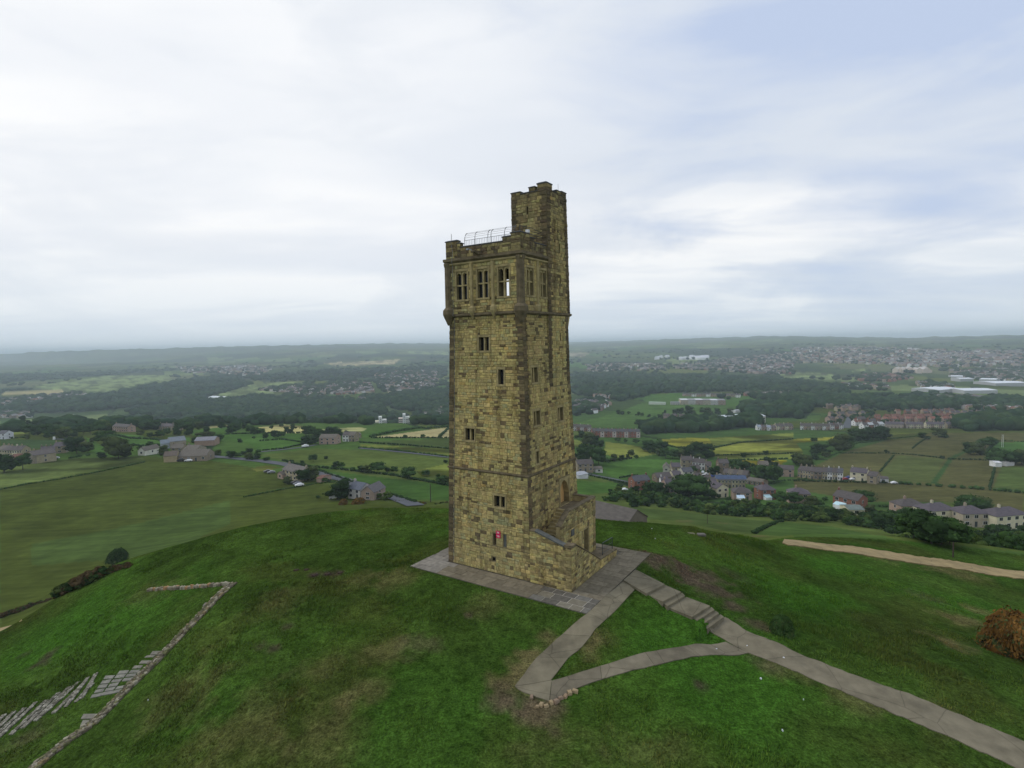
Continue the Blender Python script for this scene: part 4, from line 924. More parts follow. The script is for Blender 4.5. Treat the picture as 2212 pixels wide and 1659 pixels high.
# roof deck, parapet and merlons
mm = MB(T); mm.box(.9, 6.1, .7, 6.0, 20.76, 20.86); build('roof_deck', mm, M_COPING, TOWER)
def parapet(u0, u1, v0, v1, z1, name='parapet', z0=20.78, cap=.09, faces='LRBF'):
    mm = MB(T); mm.box(u0, u1, v0, v1, z0, z1 - cap); o = build(name, mm, M_MORTAR, TOWER)
    cp = MB(T); e = .045
    cp.box(u0 - e, u1 + e, v0 - e, v1 + e, z1 - cap, z1 - cap * .4)
    b = len(cp.v); e2 = .0; zz = z1 + .02
    cp.add([(u0 - e, v0 - e, z1 - cap * .4), (u1 + e, v0 - e, z1 - cap * .4), (u1 + e, v1 + e, z1 - cap * .4), (u0 - e, v1 + e, z1 - cap * .4), (u0 + .08, v0 + .08, zz), (u1 - .08, v0 + .08, zz), (u1 - .08, v1 - .08, zz), (u0 + .08, v1 - .08, zz)], [(4, 5, 6, 7), (0, 1, 5, 4), (1, 2, 6, 5), (2, 3, 7, 6), (3, 0, 4, 7)])
    build('cap_stone', cp, M_COPING, o)
    if z1 - cap - z0 > .1:
        sts = []
        if 'L' in faces: sts += stones(flatface('L', v0, u0, u1), z0, z1 - cap - .005, [], 'dark', (False, False), palfn=lambda z, a, p: 'mid' if rnd.random() < .55 else p)
        if 'R' in faces: sts += stones(flatface('R', u0, v0, v1), z0, z1 - cap - .005, [], 'dark', (False, False), palfn=lambda z, a, p: 'mid' if rnd.random() < .25 else p)
        if sts: masonry('stonework', sts, o)
parapet(.50, 1.22, .30, .62, 21.97, 'merlon'); parapet(1.225, 1.85, .30, .62, 21.78, 'merlon', faces='L'); parapet(1.855, 5.20, .30, .62, 21.52, faces='L'); parapet(5.205, 5.46, .30, .62, 21.80, 'merlon', faces='L'); parapet(5.465, 6.45, .30, .62, 21.99, 'merlon', faces='L')
parapet(.50, .82, .625, 1.35, 21.97, 'merlon', faces='R'); parapet(.50, .82, 1.355, 1.95, 21.78, 'merlon', faces='R'); parapet(.50, .82, 1.955, 3.49, 21.52, faces='R')
parapet(6.13, 6.45, .625, 1.4, 21.99, 'merlon', faces=''); parapet(6.13, 6.45, 1.405, 5.1, 21.52, faces=''); parapet(6.13, 6.45, 5.105, 6.4, 21.97, 'merlon', faces=''); parapet(3.2, 6.12, 6.08, 6.4, 21.52, faces='')
tz = 25.05
parapet(.42, 1.12, 3.50, 4.22, 25.66, 'merlon', z0=tz, cap=.12); parapet(1.30, 1.78, 3.50, 3.80, 25.50, 'merlon', z0=tz, faces='L'); parapet(1.125, 2.42, 3.5, 3.8, 25.20, 'parapet', z0=tz, faces=''); parapet(2.45, 3.20, 3.50, 4.2, 25.34, 'merlon', z0=tz, faces='L')
parapet(.42, .74, 4.225, 4.9, 25.24, 'parapet', z0=tz, faces='R'); parapet(.42, .74, 4.905, 5.4, 25.42, 'merlon', z0=tz, faces='R'); parapet(.42, .74, 5.405, 5.6, 25.2, 'parapet', z0=tz, faces='R'); parapet(.42, 1.1, 5.605, 6.22, 25.48, 'merlon', z0=tz, faces='R')
parapet(2.88, 3.20, 4.205, 6.22, 25.2, 'parapet', z0=tz, faces=''); parapet(1.105, 2.87, 5.92, 6.22, 25.2, 'parapet', z0=tz, faces='')
mm = MB(T); mm.box(.70, 2.9, 3.8, 5.95, tz - .1, tz + .02); build('roof_deck', mm, M_COPING, TOWER)
# gargoyle spout, lightning rod and strip
mb = MB(T); mb.box(3.45, 3.75, -.12, .16, 20.80, 21.02); mb.box(3.50, 3.70, -.42, -.12, 20.86, 21.0); mb.add([(3.52, -.42, 20.98), (3.68, -.42, 20.98), (3.70, -.60, 20.92), (3.50, -.60, 20.92), (3.52, -.42, 20.88), (3.68, -.42, 20.88), (3.66, -.58, 20.84), (3.54, -.58, 20.84)], [(0, 1, 2, 3), (4, 7, 6, 5), (0, 4, 5, 1), (3, 2, 6, 7), (1, 5, 6, 2), (0, 3, 7, 4)])
build('gargoyle_spout', mb, M_DARKST, TOWER)
mb = MB(T); mb.tube([(3.70, -.44, 21.02), (3.95, -.50, 21.10)], .03, 6); mb.box(3.92, 4.08, -.56, -.44, 21.05, 21.15); build('floodlight', mb, M_GALV, TOWER)
mb = MB(T); mb.tube([(6.02, .40, 22.45), (6.02, .38, 22.02), (5.95, .22, 21.9), (5.80, .22, 21.2), (5.80, .20, 20.9), (5.80, .10, 20.8), (5.80, .10, 20.45), (5.82, .19, 20.3), (5.85, .17, 17.2), (5.85, .12, 17.0), (5.9, .34, 16.8), (6.02, .20, 10), (6.10, .12, 6.8), (6.11, .04, 6.65), (6.11, .12, 6.5), (6.22, -.05, .05)], .02, 5); build('lightning_conductor', mb, M_LEAD, TOWER)
mb = MB(T); mb.tube([(.9, 6.0, 25.4), (.9, 6.0, 26.1)], .012, 5); build('lightning_rod', mb, M_LEAD, TOWER)
# roof railings with curved tops
RA = tag(empty('safety_railing', T(3.2, .85, 20.86)), 'grey metal roof railing with curved posts behind the tower parapet', 'railing')
def rail_run(v, u0, u1, posts, lean):
    n = int((u1 - u0) / .135); mb = MB(T)
    for k in range(n + 1):
        b = MB(T); u = u0 + (u1 - u0) * k / n; b.tube([(u, v, 20.86), (u, v, 21.98)], .011, 4); build('bar', b, M_GALV, RA)
    for z in (21.05, 21.98): b = MB(T); b.tube([(u0 - .05, v, z), (u1 + .05, v, z)], .018, 5); build('rail', b, M_GALV, RA)
    for u in posts:
        b = MB(T); b.tube([(u, v, 20.86), (u, v, 22.05), (u, v + lean * .02, 22.2), (u, v + lean * .08, 22.34), (u, v + lean * .20, 22.46), (u, v + lean * .3, 22.5)], .024, 6); build('curved_post', b, M_IRON, RA)
    for z, l in ((22.15, .01), (22.28, .05), (22.4, .13), (22.5, .3)): b = MB(T); b.tube([(u0, v + lean * l, z), (u1, v + lean * l, z)], .010, 4); build('rail', b, M_GALV, RA)
rail_run(.85, 1.3, 5.25, [5.25, 4.40, 3.35, 3.10, 2.05, 1.3], 1)
rail_run(5.75, 3.4, 5.95, [5.9, 4.9, 4.7, 3.5], -1)
mb = MB(T); mb.tube([(1.1, 1.2, 21.2), (1.1, 1.2, 22.55)], .03, 6); mb.tube([(1.1, 1.2, 22.5), (.7, 1.9, 22.4), (.72, 3.4, 22.3)], .02, 5); mb.tube([(.75, 1.3, 22.0), (.72, 3.45, 22.0)], .025, 5); mb.tube([(.75, 1.3, 22.2), (.72, 3.45, 22.2)], .015, 5); build('rail', mb, M_IRON, RA)
mb = MB(T); mb.box(.55, .75, 1.30, 1.48, 22.02, 22.2); build_top('security_light', mb, M_WHITE, T(.65, 1.4, 22.0)); tag(bpy.data.objects['security_light'], 'small white floodlight on the parapet beside the turret', 'light')
# red sign
SG_ = tag(empty('wall_sign', T(2.44, .0, 2.6)), 'small red notice fixed to the tower wall between two slit windows', 'sign')
mb = MB(); bx(fl('L'), 2.28, 2.62, 2.38, 2.84, .05, .085, mb); build('board', mb, M_RED, SG_)
for z, a0, a1 in ((2.76, 2.36, 2.54), (2.70, 2.37, 2.53), (2.52, 2.34, 2.56), (2.46, 2.34, 2.50)): mb = MB(); bx(fl('L'), a0, a1, z, z + .028, .086, .089, mb); build('lettering', mb, M_WHITE, SG_)
# platform railing
PR_ = tag(empty('platform_railing', T(-2.75, 5.6, .5)), 'dark metal handrail on the low wall of the stair platform', 'railing')
zc = lambda v: topR(v) + .07
for v in (4.78, 6.46): b = MB(T); b.tube([(-2.76, v, zc(v)), (-2.76, v, zc(v) + .86)], .03, 6); build('post', b, M_IRON, PR_)
for h_ in (.86, .50, .15): b = MB(T); b.tube([(-2.76, 4.78, zc(4.78) + h_), (-2.76, 6.46, zc(6.46) + h_)], .028 if h_ > .8 else .012, 6); build('rail', b, M_IRON, PR_)
for k in range(1, 9): v = 4.78 + 1.68 * k / 9; b = MB(T); b.tube([(-2.76, v, zc(v) + .15), (-2.76, v, zc(v) + .86)], .009, 4); build('bar', b, M_IRON, PR_)
# ---- flagstone apron
AR = tag(empty('flagstone_apron', T(1.8, -1, 0)), kind='structure')
mm = MB(T)
mm.box(-4.86, 8.43, -2.04, 8.32, -.6, -.035); build('bedding', mm, mat('joint_dirt', (.085, .078, .058), var=.3), AR)
mm = MB(T); mm.box(-4.80, -1.35, -1.98, -.12, -.034, -.014); build('pale_mortar', mm, mat('pale_pointing', (.38, .35, .28), var=.15), AR)
v = -2.04; fi = 0
while v < 8.30:
    hv = min(rnd.uniform(.50, .70), 8.32 - v); 
    if 8.32 - v - hv < .2: hv = 8.32 - v
    u = -4.86 - rnd.uniform(0, .5)
    while u < 8.43:
        l = rnd.uniform(.62, 1.15); a0, a1 = max(u, -4.86), min(u + l, 8.43); u += l
        if a1 - a0 < .08: continue
        segs = [(a0, a1)]
        if v + hv > -.04 and v < 7.02:     # building footprint
            segs = []
            if a0 < -2.94: segs.append((a0, min(a1, -2.94)))
            if a1 > 6.75: segs.append((max(a0, 6.75), a1))
        for b0, b1 in segs:
            if b1 - b0 < .06: continue
            v1 = v + hv
            patch = b0 < -1.4 and v < -.3
            g = .026 if patch else .010; mb = MB(T); k = rnd.uniform(.80, 1.14); c = (.190 * k, .163 * k, .112 * k) if not patch else rnd.choice([(.185, .165, .12), (.12, .11, .09), (.215, .195, .145), (.16, .15, .125)])
            if b0 > 5.5: c = (.22 * k, .20 * k, .165 * k)
            zt1 = rnd.uniform(-.006, .006)
            mb.add([(b0 + g, v + g, -.05), (b1 - g, v + g, -.05), (b1 - g, v1 - g, -.05), (b0 + g, v1 - g, -.05), (b0 + g, v + g, zt1), (b1 - g, v + g, zt1 + rnd.uniform(-.004, .004)), (b1 - g, v1 - g, zt1), (b0 + g, v1 - g, zt1 + rnd.uniform(-.004, .004))], [(4, 5, 6, 7), (0, 1, 5, 4), (1, 2, 6, 5), (2, 3, 7, 6), (3, 0, 4, 7)], c)
            build('flagstone', mb, M_FLAG, AR)
    v += hv

# ------------------------------------------------------------------ vegetation prototypes
def ico(sub):
    bm = bmesh.new(); bmesh.ops.create_icosphere(bm, subdivisions=sub, radius=1); v = np.array([x.co[:] for x in bm.verts]); f = np.array([[q.index for q in x.verts] for x in bm.faces]); bm.free(); return v, f
ICO1, ICO2 = ico(1), ico(2)
def hash_noise(v, sc, seed):
    return (np.sin(v @ np.array([12.9, 78.2, 37.7]) * sc + seed) * 43758.5) % 1.0 - 0.5
def foliage_mesh(name, col, lobes, leaves, seed, wide=1.0, low=0.28, leafs=.075, sub=ICO1, var=.35):
    """crown filling a unit-high volume from z=low to 1; leaf clumps with an uneven outline"""
    g = np.random.default_rng(seed); V = []; Fq = []; Cq = []; n0 = 0; T3 = []; TC = []
    col = np.array(col)
    for k in range(lobes):
        t = g.random(); a = g.random() * 2 * math.pi; zc = low + (1 - low) * (.22 + .62 * t); rad = wide * .34 * math.sqrt(max(.05, 1 - ((zc - (low + 1) / 2) / ((1 - low) * .62)) ** 2)) * (0.35 + .65 * g.random())
        c = np.array((math.cos(a) * rad, math.sin(a) * rad, zc)); s_ = (.10 + .11 * g.random()) * (1 - low) * 1.25 * np.array((wide ** .5, wide ** .5, .85))
        v = sub[0] * (1 + .36 * hash_noise(sub[0], 1.0, k + seed)[:, None]) * s_ + c
        V.append(v); T3.append(sub[1] + n0); n0 += len(v); kc = col * (1 + var * (g.random() - .45) * 1.6) * (1, 1, 1)
        TC.append(np.repeat(kc[None, :] * .8, len(sub[1]), 0) * (1 + .25 * (g.random((len(sub[1]), 1)) - .5)))
        m_ = leaves; d = g.normal(size=(m_, 3)); d /= np.linalg.norm(d, axis=1)[:, None]; d[:, 2] = np.abs(d[:, 2]) * .9 - .12
        p = c + d * s_ * (0.95 + .5 * g.random((m_, 1)))
        t1 = g.normal(size=(m_, 3)); t1 /= np.linalg.norm(t1, axis=1)[:, None]; t2 = np.cross(t1, d + .01); t2 /= np.linalg.norm(t2, axis=1)[:, None]
        l = leafs * (.5 + g.random((m_, 1)))
        tri = np.stack([p - t1 * l, p + t1 * l * .7 - t2 * l * .6, p + t2 * l], 1).reshape(-1, 3)
        V.append(tri); T3.append(np.arange(m_ * 3).reshape(-1, 3) + n0); n0 += m_ * 3
        TC.append(kc[None, :] * (1 + var * 1.5 * (g.random((m_, 1)) - .4)))
    V = np.vstack(V); T3 = np.vstack(T3); TC = np.clip(np.vstack(TC), .003, 1)
    return V, T3, TC
def fast_mesh(name, V, Fc, C, mt, smooth=False):
    me = bpy.data.meshes.new(name); n = len(Fc); k = Fc.shape[1]
    me.vertices.add(len(V)); me.vertices.foreach_set('co', V.astype(np.float32).ravel()); me.loops.add(n * k); me.loops.foreach_set('vertex_index', Fc.astype(np.int32).ravel())
    me.polygons.add(n); me.polygons.foreach_set('loop_start', np.arange(0, n * k, k, dtype=np.int32)); me.update(calc_edges=True)
    if C is not None:
        ca = me.color_attributes.new('Col', 'FLOAT_COLOR', 'CORNER'); c4 = np.ones((n, 4), np.float32); c4[:, :3] = C; ca.data.foreach_set('color', np.repeat(c4, k, 0).ravel())
    me.materials.append(mt)
    if smooth: me.shade_smooth()
    return me
CG = {'dark': (.026, .050, .017), 'mid': (.040, .078, .022), 'light': (.075, .112, .028), 'olive': (.055, .074, .024), 'gorse': (.125, .066, .018), 'heath': (.085, .060, .030)}
TREE = {}
for cn in ('dark', 'mid', 'light', 'olive'):
    for q in range(2): V, Fc, Cc = foliage_mesh('crown', CG[cn], 17, 52, hash(cn) % 97 * 0 + len(cn) * 7 + q * 31, 0.95 + .25 * q, .03 + .04 * q, .044); TREE[cn, q] = fast_mesh('crown', V, Fc, Cc, M_LEAF)
def trunk_mesh():
    mb = MB(); mb.tube([(0, 0, -.06), (0.005, 0, .12), (.0, .01, .3), (.02, 0, .62)], [.032, .024, .018, .006], 7)
    for a in range(4): t = a * 1.7; mb.tube([(0, 0, .24 + .05 * a), (.10 * math.cos(t), .10 * math.sin(t), .40 + .05 * a), (.2 * math.cos(t), .2 * math.sin(t), .58 + .04 * a)], [.013, .008, .003], 5)
    return mkmesh('trunk', mb.v, mb.f, M_WOOD, mb.c, mb.m)
TRUNK = trunk_mesh()
BUSH = {}
for cn in ('dark', 'mid', 'light', 'olive', 'gorse', 'heath'): V, Fc, Cc = foliage_mesh('bush', CG[cn], 12, 45, 5 + len(cn), 1.7, .0, .06); BUSH[cn] = (V, Fc, Cc)
def scale_at(p, hpx): return hpx * math.hypot(p.x, p.y, p.z - CH) / F
def tree(px, py, hpx, col, label, group, wide=1.0, hmax=24):
    p = at(px, py); h = min(max(scale_at(p, hpx) * 1.12, 1.2), hmax); t = empty('tree' if h > 3.5 else 'shrub', p - Vector((0, 0, .1)), rnd.uniform(0, 6.28))
    tag(t, label, 'tree' if h > 3.5 else 'shrub', group)
    c = link('crown', TREE[col, rnd.randrange(2)], t); w = h * wide * rnd.uniform(.95, 1.15); c.scale = (w, w * rnd.uniform(.85, 1.1), h); k = link('trunk', TRUNK, t); k.scale = (h, h, h)
    return t
def cluster(phrase, z, items, cols=('dark', 'dark', 'mid', 'mid', 'olive'), wide=1.05):
    items = sorted(items, key=lambda q: q[0]); n = len(items)
    for i, it in enumerate(items):
        px, py = z(it[0], it[1]); sc = (z(0, it[2])[1] - z(0, 0)[1]); big = it[2] == max(q[2] for q in items)
        c = it[3] if len(it) > 3 else rnd.choice(cols)
        cw = {'dark': 'dark', 'mid': 'green', 'light': 'pale green', 'olive': 'olive green'}[c]
        tree(px, py, sc, c, '%s tree, %s from left of %s' % (cw, ordw(i), phrase) if n > 1 else '%s broadleaf tree %s' % (cw, phrase), 'trees: ' + phrase if n > 1 else None, wide)
cluster('the trees by the left-edge cottages', J7, [(40, 605, 140, 'dark'), (220, 575, 105, 'mid'), (740, 425, 115, 'dark'), (845, 415, 75, 'olive'), (115, 540, 40)])
cluster('the round trees above the farm', J7, [(1000, 340, 100), (1065, 380, 90, 'olive'), (1140, 468, 150, 'olive'), (890, 312, 35), (972, 470, 55), (1280, 352, 26), (1440, 362, 45), (1340, 378, 30), (1500, 362, 30)], wide=1.2)
cluster('the row along the green knoll', J7, [(130, 105, 18), (200, 132, 50), (260, 150, 40), (330, 170, 45), (400, 178, 35), (445, 185, 30)])
cluster('the trees in front of the green knoll', J7, [(280, 240, 70), (360, 248, 75), (450, 250, 80), (540, 275, 85), (600, 280, 70), (480, 285, 60), (260, 287, 35), (500, 160, 50, 'light'), (560, 195, 65), (640, 275, 80, 'light'), (680, 250, 60)])
cluster('the hedge trees behind the left meadows', J7, [(740, 240, 55), (800, 240, 60), (870, 238, 70), (950, 228, 85), (1010, 205, 80, 'light'), (760, 168, 50), (830, 166, 45), (880, 164, 40), (700, 300, 60), (750, 330, 55, 'olive')])
cluster('the parkland trees below the valley wood', J7, [(1230, 185, 55), (1290, 160, 50), (1380, 195, 60), (1480, 195, 75), (1420, 160, 55), (1690, 165, 55), (1740, 205, 85), (1820, 250, 75), (1700, 250, 70), (1600, 250, 55), (1550, 270, 50), (1510, 265, 50), (1350, 250, 40), (1440, 270, 40), (1640, 160, 40)])
cluster('the trees between farm and yellow strips', J7, [(1920, 195, 65), (1965, 255, 70), (2130, 185, 55), (2110, 305, 60), (2020, 300, 75), (1940, 305, 70), (1870, 320, 50), (1570, 440, 75), (1840, 210, 40)])
cluster('the field trees among the pale strips', D2, [(155, 865, 45), (240, 905, 80), (280, 905, 75), (340, 872, 50), (410, 908, 65), (450, 912, 60), (515, 912, 45), (620, 925, 45), (550, 950, 45), (640, 948, 60), (690, 948, 55), (690, 855, 35), (800, 872, 45), (740, 895, 50), (770, 905, 40), (600, 868, 30), (440, 958, 25), (315, 988, 35)])
cluster('the farmstead clump below the tower blocks', D2, [(930, 925, 80), (970, 930, 70), (1035, 928, 60), (1095, 922, 50), (1150, 930, 75), (1190, 935, 80), (1000, 958, 55), (910, 1008, 80), (970, 1008, 70), (1140, 965, 50), (1270, 920, 35), (1010, 1000, 50)], wide=1.2)
cluster('the hedge line left of the tower', D2, [(975, 1162, 62), (1090, 1138, 30), (1180, 1212, 55), (1225, 1218, 45), (1330, 1243, 30), (1410, 1255, 60), (1460, 1258, 60), (1550, 1262, 85), (1640, 1250, 45), (1705, 1268, 60), (1830, 1312, 92), (1990, 1292, 55), (2130, 1362, 70), (2180, 1362, 65), (2100, 1302, 30), (2055, 1352, 20)], wide=1.25)
cluster('the lone bushes by the pale cornfield', D2, [(1805, 946, 26), (1962, 946, 30), (2115, 942, 25), (1720, 1066, 25), (2165, 1170, 30)], wide=1.3)
cluster('the scrub along the road beyond the big field', D2, [(60, 1100, 35), (120, 1102, 40), (250, 1125, 55), (300, 1125, 40), (400, 1140, 50), (460, 1142, 45), (560, 1152, 30), (350, 1100, 35), (480, 1088, 30), (400, 1080, 40), (780, 1170, 30), (880, 1175, 25)], wide=1.5)
cluster('the trees beside the two roadside cottages', D2, [(900, 1335, 95, 'dark'), (960, 1325, 105, 'olive'), (745, 1362, 55), (1195, 1500, 150, 'dark'), (1255, 1490, 100, 'dark'), (1080, 1345, 35), (1120, 1345, 30), (1640, 1505, 70, 'light'), (1560, 1500, 50, 'light'), (1020, 1495, 28)], wide=1.15)
cluster('the trees on the playing field slope', A3, [(540, 788, 45), (570, 788, 38), (630, 787, 32), (715, 800, 38), (755, 805, 35), (820, 812, 28), (970, 782, 35), (1075, 787, 45), (1120, 787, 60), (1200, 788, 75), (1250, 787, 38), (1345, 787, 62), (1385, 787, 62), (1425, 787, 30), (1480, 787, 62), (1605, 782, 50), (730, 890, 55), (700, 890, 35), (930, 835, 55), (980, 835, 50), (1290, 835, 50), (820, 870, 40)])
cluster('the hollow just right of the tower stair', A3, [(150, 1240, 150, 'dark'), (210, 1265, 170, 'dark'), (290, 1270, 170, 'mid'), (340, 1270, 130), (360, 1240, 80), (240, 1080, 110), (300, 1085, 100), (350, 1110, 75), (160, 1020, 70), (490, 1235, 65), (560, 1230, 60), (650, 1178, 50), (440, 1255, 40), (620, 1205, 40), (700, 1215, 40)])
cluster('the line between meadows and hamlet green', A3, [(820, 1135, 100), (880, 1140, 90), (950, 1130, 80), (790, 1100, 60), (700, 1070, 50), (980, 1205, 85), (1050, 1208, 80), (1120, 1205, 75), (600, 1060, 40), (520, 1050, 40), (930, 1180, 60), (860, 1160, 60)], wide=1.2)
cluster('the big dark clump above the village', A3, [(1210, 1195, 95, 'dark'), (1260, 1195, 120, 'dark'), (1320, 1200, 125, 'dark'), (1390, 1200, 100, 'dark'), (1290, 1235, 60), (1170, 1200, 60)], wide=1.3)
cluster('the trees behind the village houses', A3, [(1540, 1265, 55), (1500, 1260, 40), (1620, 1290, 60), (1680, 1300, 75), (1750, 1330, 90), (1780, 1345, 95), (1650, 1345, 90), (1700, 1335, 70), (1835, 1330, 60), (1860, 1390, 85), (1960, 1445, 150, 'mid'), (1900, 1420, 100), (2020, 1440, 130, 'mid'), (1980, 1285, 75), (1945, 1175, 40), (1730, 1200, 45), (2060, 1310, 60), (1440, 1375, 85), (1250, 1350, 60), (1210, 1345, 40)])
cluster('the trees hiding the near village gardens', H5, [(560, 580, 95, 'dark'), (640, 585, 125, 'dark'), (700, 575, 110, 'dark'), (900, 590, 160, 'mid'), (960, 610, 195, 'mid'), (1020, 600, 160, 'dark'), (1160, 615, 85, 'mid'), (1210, 610, 70), (300, 512, 45), (1835, 660, 95, 'mid'), (1975, 665, 90, 'mid'), (410, 445, 50), (1340, 640, 45), (1600, 560, 50), (2130, 690, 90), (280, 545, 40)], wide=1.25)
cluster('the hedge trees climbing the brown fields', B4, [(400, 1120, 85), (450, 1128, 120), (510, 1105, 100), (560, 1000, 65), (600, 1050, 70), (640, 1035, 95, 'mid'), (700, 1035, 90), (770, 1030, 105, 'dark'), (840, 1022, 105, 'dark'), (870, 1020, 80, 'dark'), (215, 1165, 80, 'dark'), (280, 1172, 85, 'dark'), (310, 1200, 45), (20, 1265, 90), (70, 1280, 100), (135, 1290, 90), (200, 1050, 38), (200, 1220, 60)], wide=1.15)
cluster('the lone trees on the brown fields', B4, [(1255, 1022, 48), (1390, 1005, 65), (1435, 1008, 48), (1700, 1168, 80), (1760, 1170, 80), (1840, 1105, 70), (1880, 1100, 70), (895, 1152, 24), (1425, 1207, 24), (1410, 975, 35)], wide=1.35)
cluster('the trees round the right-edge white shed', B4, [(1930, 1265, 80), (1985, 1265, 105), (2050, 1265, 90), (2130, 1262, 85), (2190, 1262, 90)], wide=1.3)
cluster('the garden trees behind the nearest houses', I6, [(610, 672, 95), (660, 668, 105), (1660, 765, 120), (1720, 765, 135), (1790, 755, 110), (735, 745, 60), (240, 690, 60), (300, 640, 40)], wide=1.25)
cluster('the tall trees of the near dark hedge', I6, [(820, 850, 110, 'dark'), (900, 880, 120, 'mid'), (980, 900, 130, 'dark'), (1060, 980, 150, 'dark'), (1150, 990, 160, 'mid'), (1240, 1000, 160, 'dark'), (1320, 1040, 190, 'dark'), (1420, 1050, 185, 'mid'), (1500, 1040, 150, 'dark'), (1040, 880, 120, 'mid'), (1150, 880, 125, 'mid')], wide=1.3)
# merged masses --------------------------------------------------------------
def merge(name, items, label, cat, mt=M_LEAF, protos=None):
    """items: (x, y, z, sx, sy, sz, colourkey/proto arrays)"""
    V = []; Fc = []; C = []; n0 = 0
    for (x, y, z, sx, sy, sz, pr_) in items:
        v, f, c = pr_; a = rnd.uniform(0, 6.28); ca, sa = math.cos(a), math.sin(a); vv = v * (sx, sy, sz); vv = np.stack([vv[:, 0] * ca - vv[:, 1] * sa + x, vv[:, 0] * sa + vv[:, 1] * ca + y, vv[:, 2] + z], 1)
        V.append(vv); Fc.append(f + n0); n0 += len(v); C.append(c * rnd.uniform(.78, 1.25))
    V = np.vstack(V); o0 = V.mean(0); o0[2] = V[:, 2].min(); me = fast_mesh(name, V - o0, np.vstack(Fc), np.vstack(C), mt)
    o = link(name, me); o.location = o0; return tag(o, label, cat)
def lump(seed, col, low=0.0):
    v, f = ICO1; vv = v * (1 + .5 * hash_noise(v, 1, seed))[:, None] * .5; vv[:, 2] = vv[:, 2] * 1.0 + .5
    g = np.random.default_rng(seed); c = np.array(col)[None, :] * (1 + .5 * (g.random((len(f), 1)) - .5)); return vv, f, c
LUMP = {k: [lump(i, CG[k]) for i in range(4)] for k in CG}
AZB0, AZB1 = [math.degrees(math.atan2(*ray(q, 905)[:2])) for q in (800, 892)]
WL = [lump(i, c) for i, c in enumerate([(.020, .042, .018), (.026, .050, .020), (.034, .058, .022), (.018, .036, .018)] * 2)]
for label, poly, n in WP:
    xs = [p[0] for p in poly]; ys = [p[1] for p in poly]; it = []
    area_x, area_y = (min(xs), max(xs)), (min(ys), max(ys)); tries = 0
    P = rng.random((n * 9, 2)); X = area_x[0] + P[:, 0] * (area_x[1] - area_x[0]); Y = area_y[0] + P[:, 1] * (area_y[1] - area_y[0]); k = in_poly(X, Y, poly); X = X[k][:n]; Y = Y[k][:n]; Z = zt(X, Y)
    rr_ = np.hypot(X, Y); a_ = np.degrees(np.arctan2(X, Y)); cut = ((a_ > AZB0) & (a_ < AZB1) & (rr_ < 985)); X, Y, Z, rr_ = X[~cut], Y[~cut], Z[~cut], rr_[~cut]
    for x, y, z, r_ in zip(X, Y, Z, rr_):
        h = rnd.uniform(9, 17); w = h * rnd.uniform(.9, 1.4) * (1 + r_ / 6000); it.append((x, y, z - 1, w, w, h, rnd.choice(WL)))
    if it: o = merge('woodland', it, label, 'wood'); o['kind'] = 'stuff'
# tree and bush specks over the far country
it = []
P = rng.random((9000, 2)); az = np.radians(-46 + P[:, 0] * 92); rr_ = np.exp(np.log(620) + P[:, 1] * (np.log(5200) - np.log(620))); X = np.sin(az) * rr_; Y = np.cos(az) * rr_; cl = fbm(X / 260 + 11, Y / 260 + 5, 3)
k = (cl > .10) & (rr_ > np.where(np.abs(az) > -1, 640, 0)); X, Y, cl2 = X[k], Y[k], rr_[k]; inf = in_poly(X, Y, world_poly([B4(0, 745), B4(2300, 745), B4(2300, 965), B4(0, 965)], 8)); inf |= in_poly(X, Y, world_poly([B4(640, 395), B4(2300, 360), B4(2300, 600), B4(1380, 600), B4(640, 490)], 8))
inf |= (np.degrees(np.arctan2(X, Y)) > AZB0) & (np.degrees(np.arctan2(X, Y)) < AZB1) & (np.hypot(X, Y) < 985)
for poly, c in FP: inf |= in_poly(X, Y, poly)
X, Y, cl2 = X[~inf], Y[~inf], cl2[~inf]; Z = zt(X, Y)
for x, y, z, r_ in list(zip(X, Y, Z, cl2))[:2300]: h = rnd.uniform(6, 13); w = h * rnd.uniform(1.0, 1.8) * (1 + r_ / 5000); it.append((x, y, z - .6, w, w, h, rnd.choice(WL)))
o = merge('scattered_trees', it, 'small far-off trees dotting the farmland and suburbs of the valley', 'trees'); o['kind'] = 'stuff'
def hedge(pts, h, label, col='dark', w=1.0, name='hedgerow', cat='hedge', step=.75):
    P = [at(*p) for p in dense(pts, False, 4)]; it = []
    for a, b in zip(P[:-1], P[1:]):
        L = (b - a).length; n = max(1, int(L / (h * step)))
        if L > 400: continue
        n = min(n, 60)
        for k in range(n):
            q = a.lerp(b, (k + rnd.random()) / n); hh = h * rnd.uniform(.7, 1.25); ww = hh * w * rnd.uniform(.8, 1.5); it.append((q.x + rnd.uniform(-.3, .3) * h, q.y + rnd.uniform(-.3, .3) * h, float(zt(q.x, q.y)) - .3 * hh * .4, ww, ww, hh, rnd.choice(LUMP[col])))
    if it: merge(name, it, label, cat)
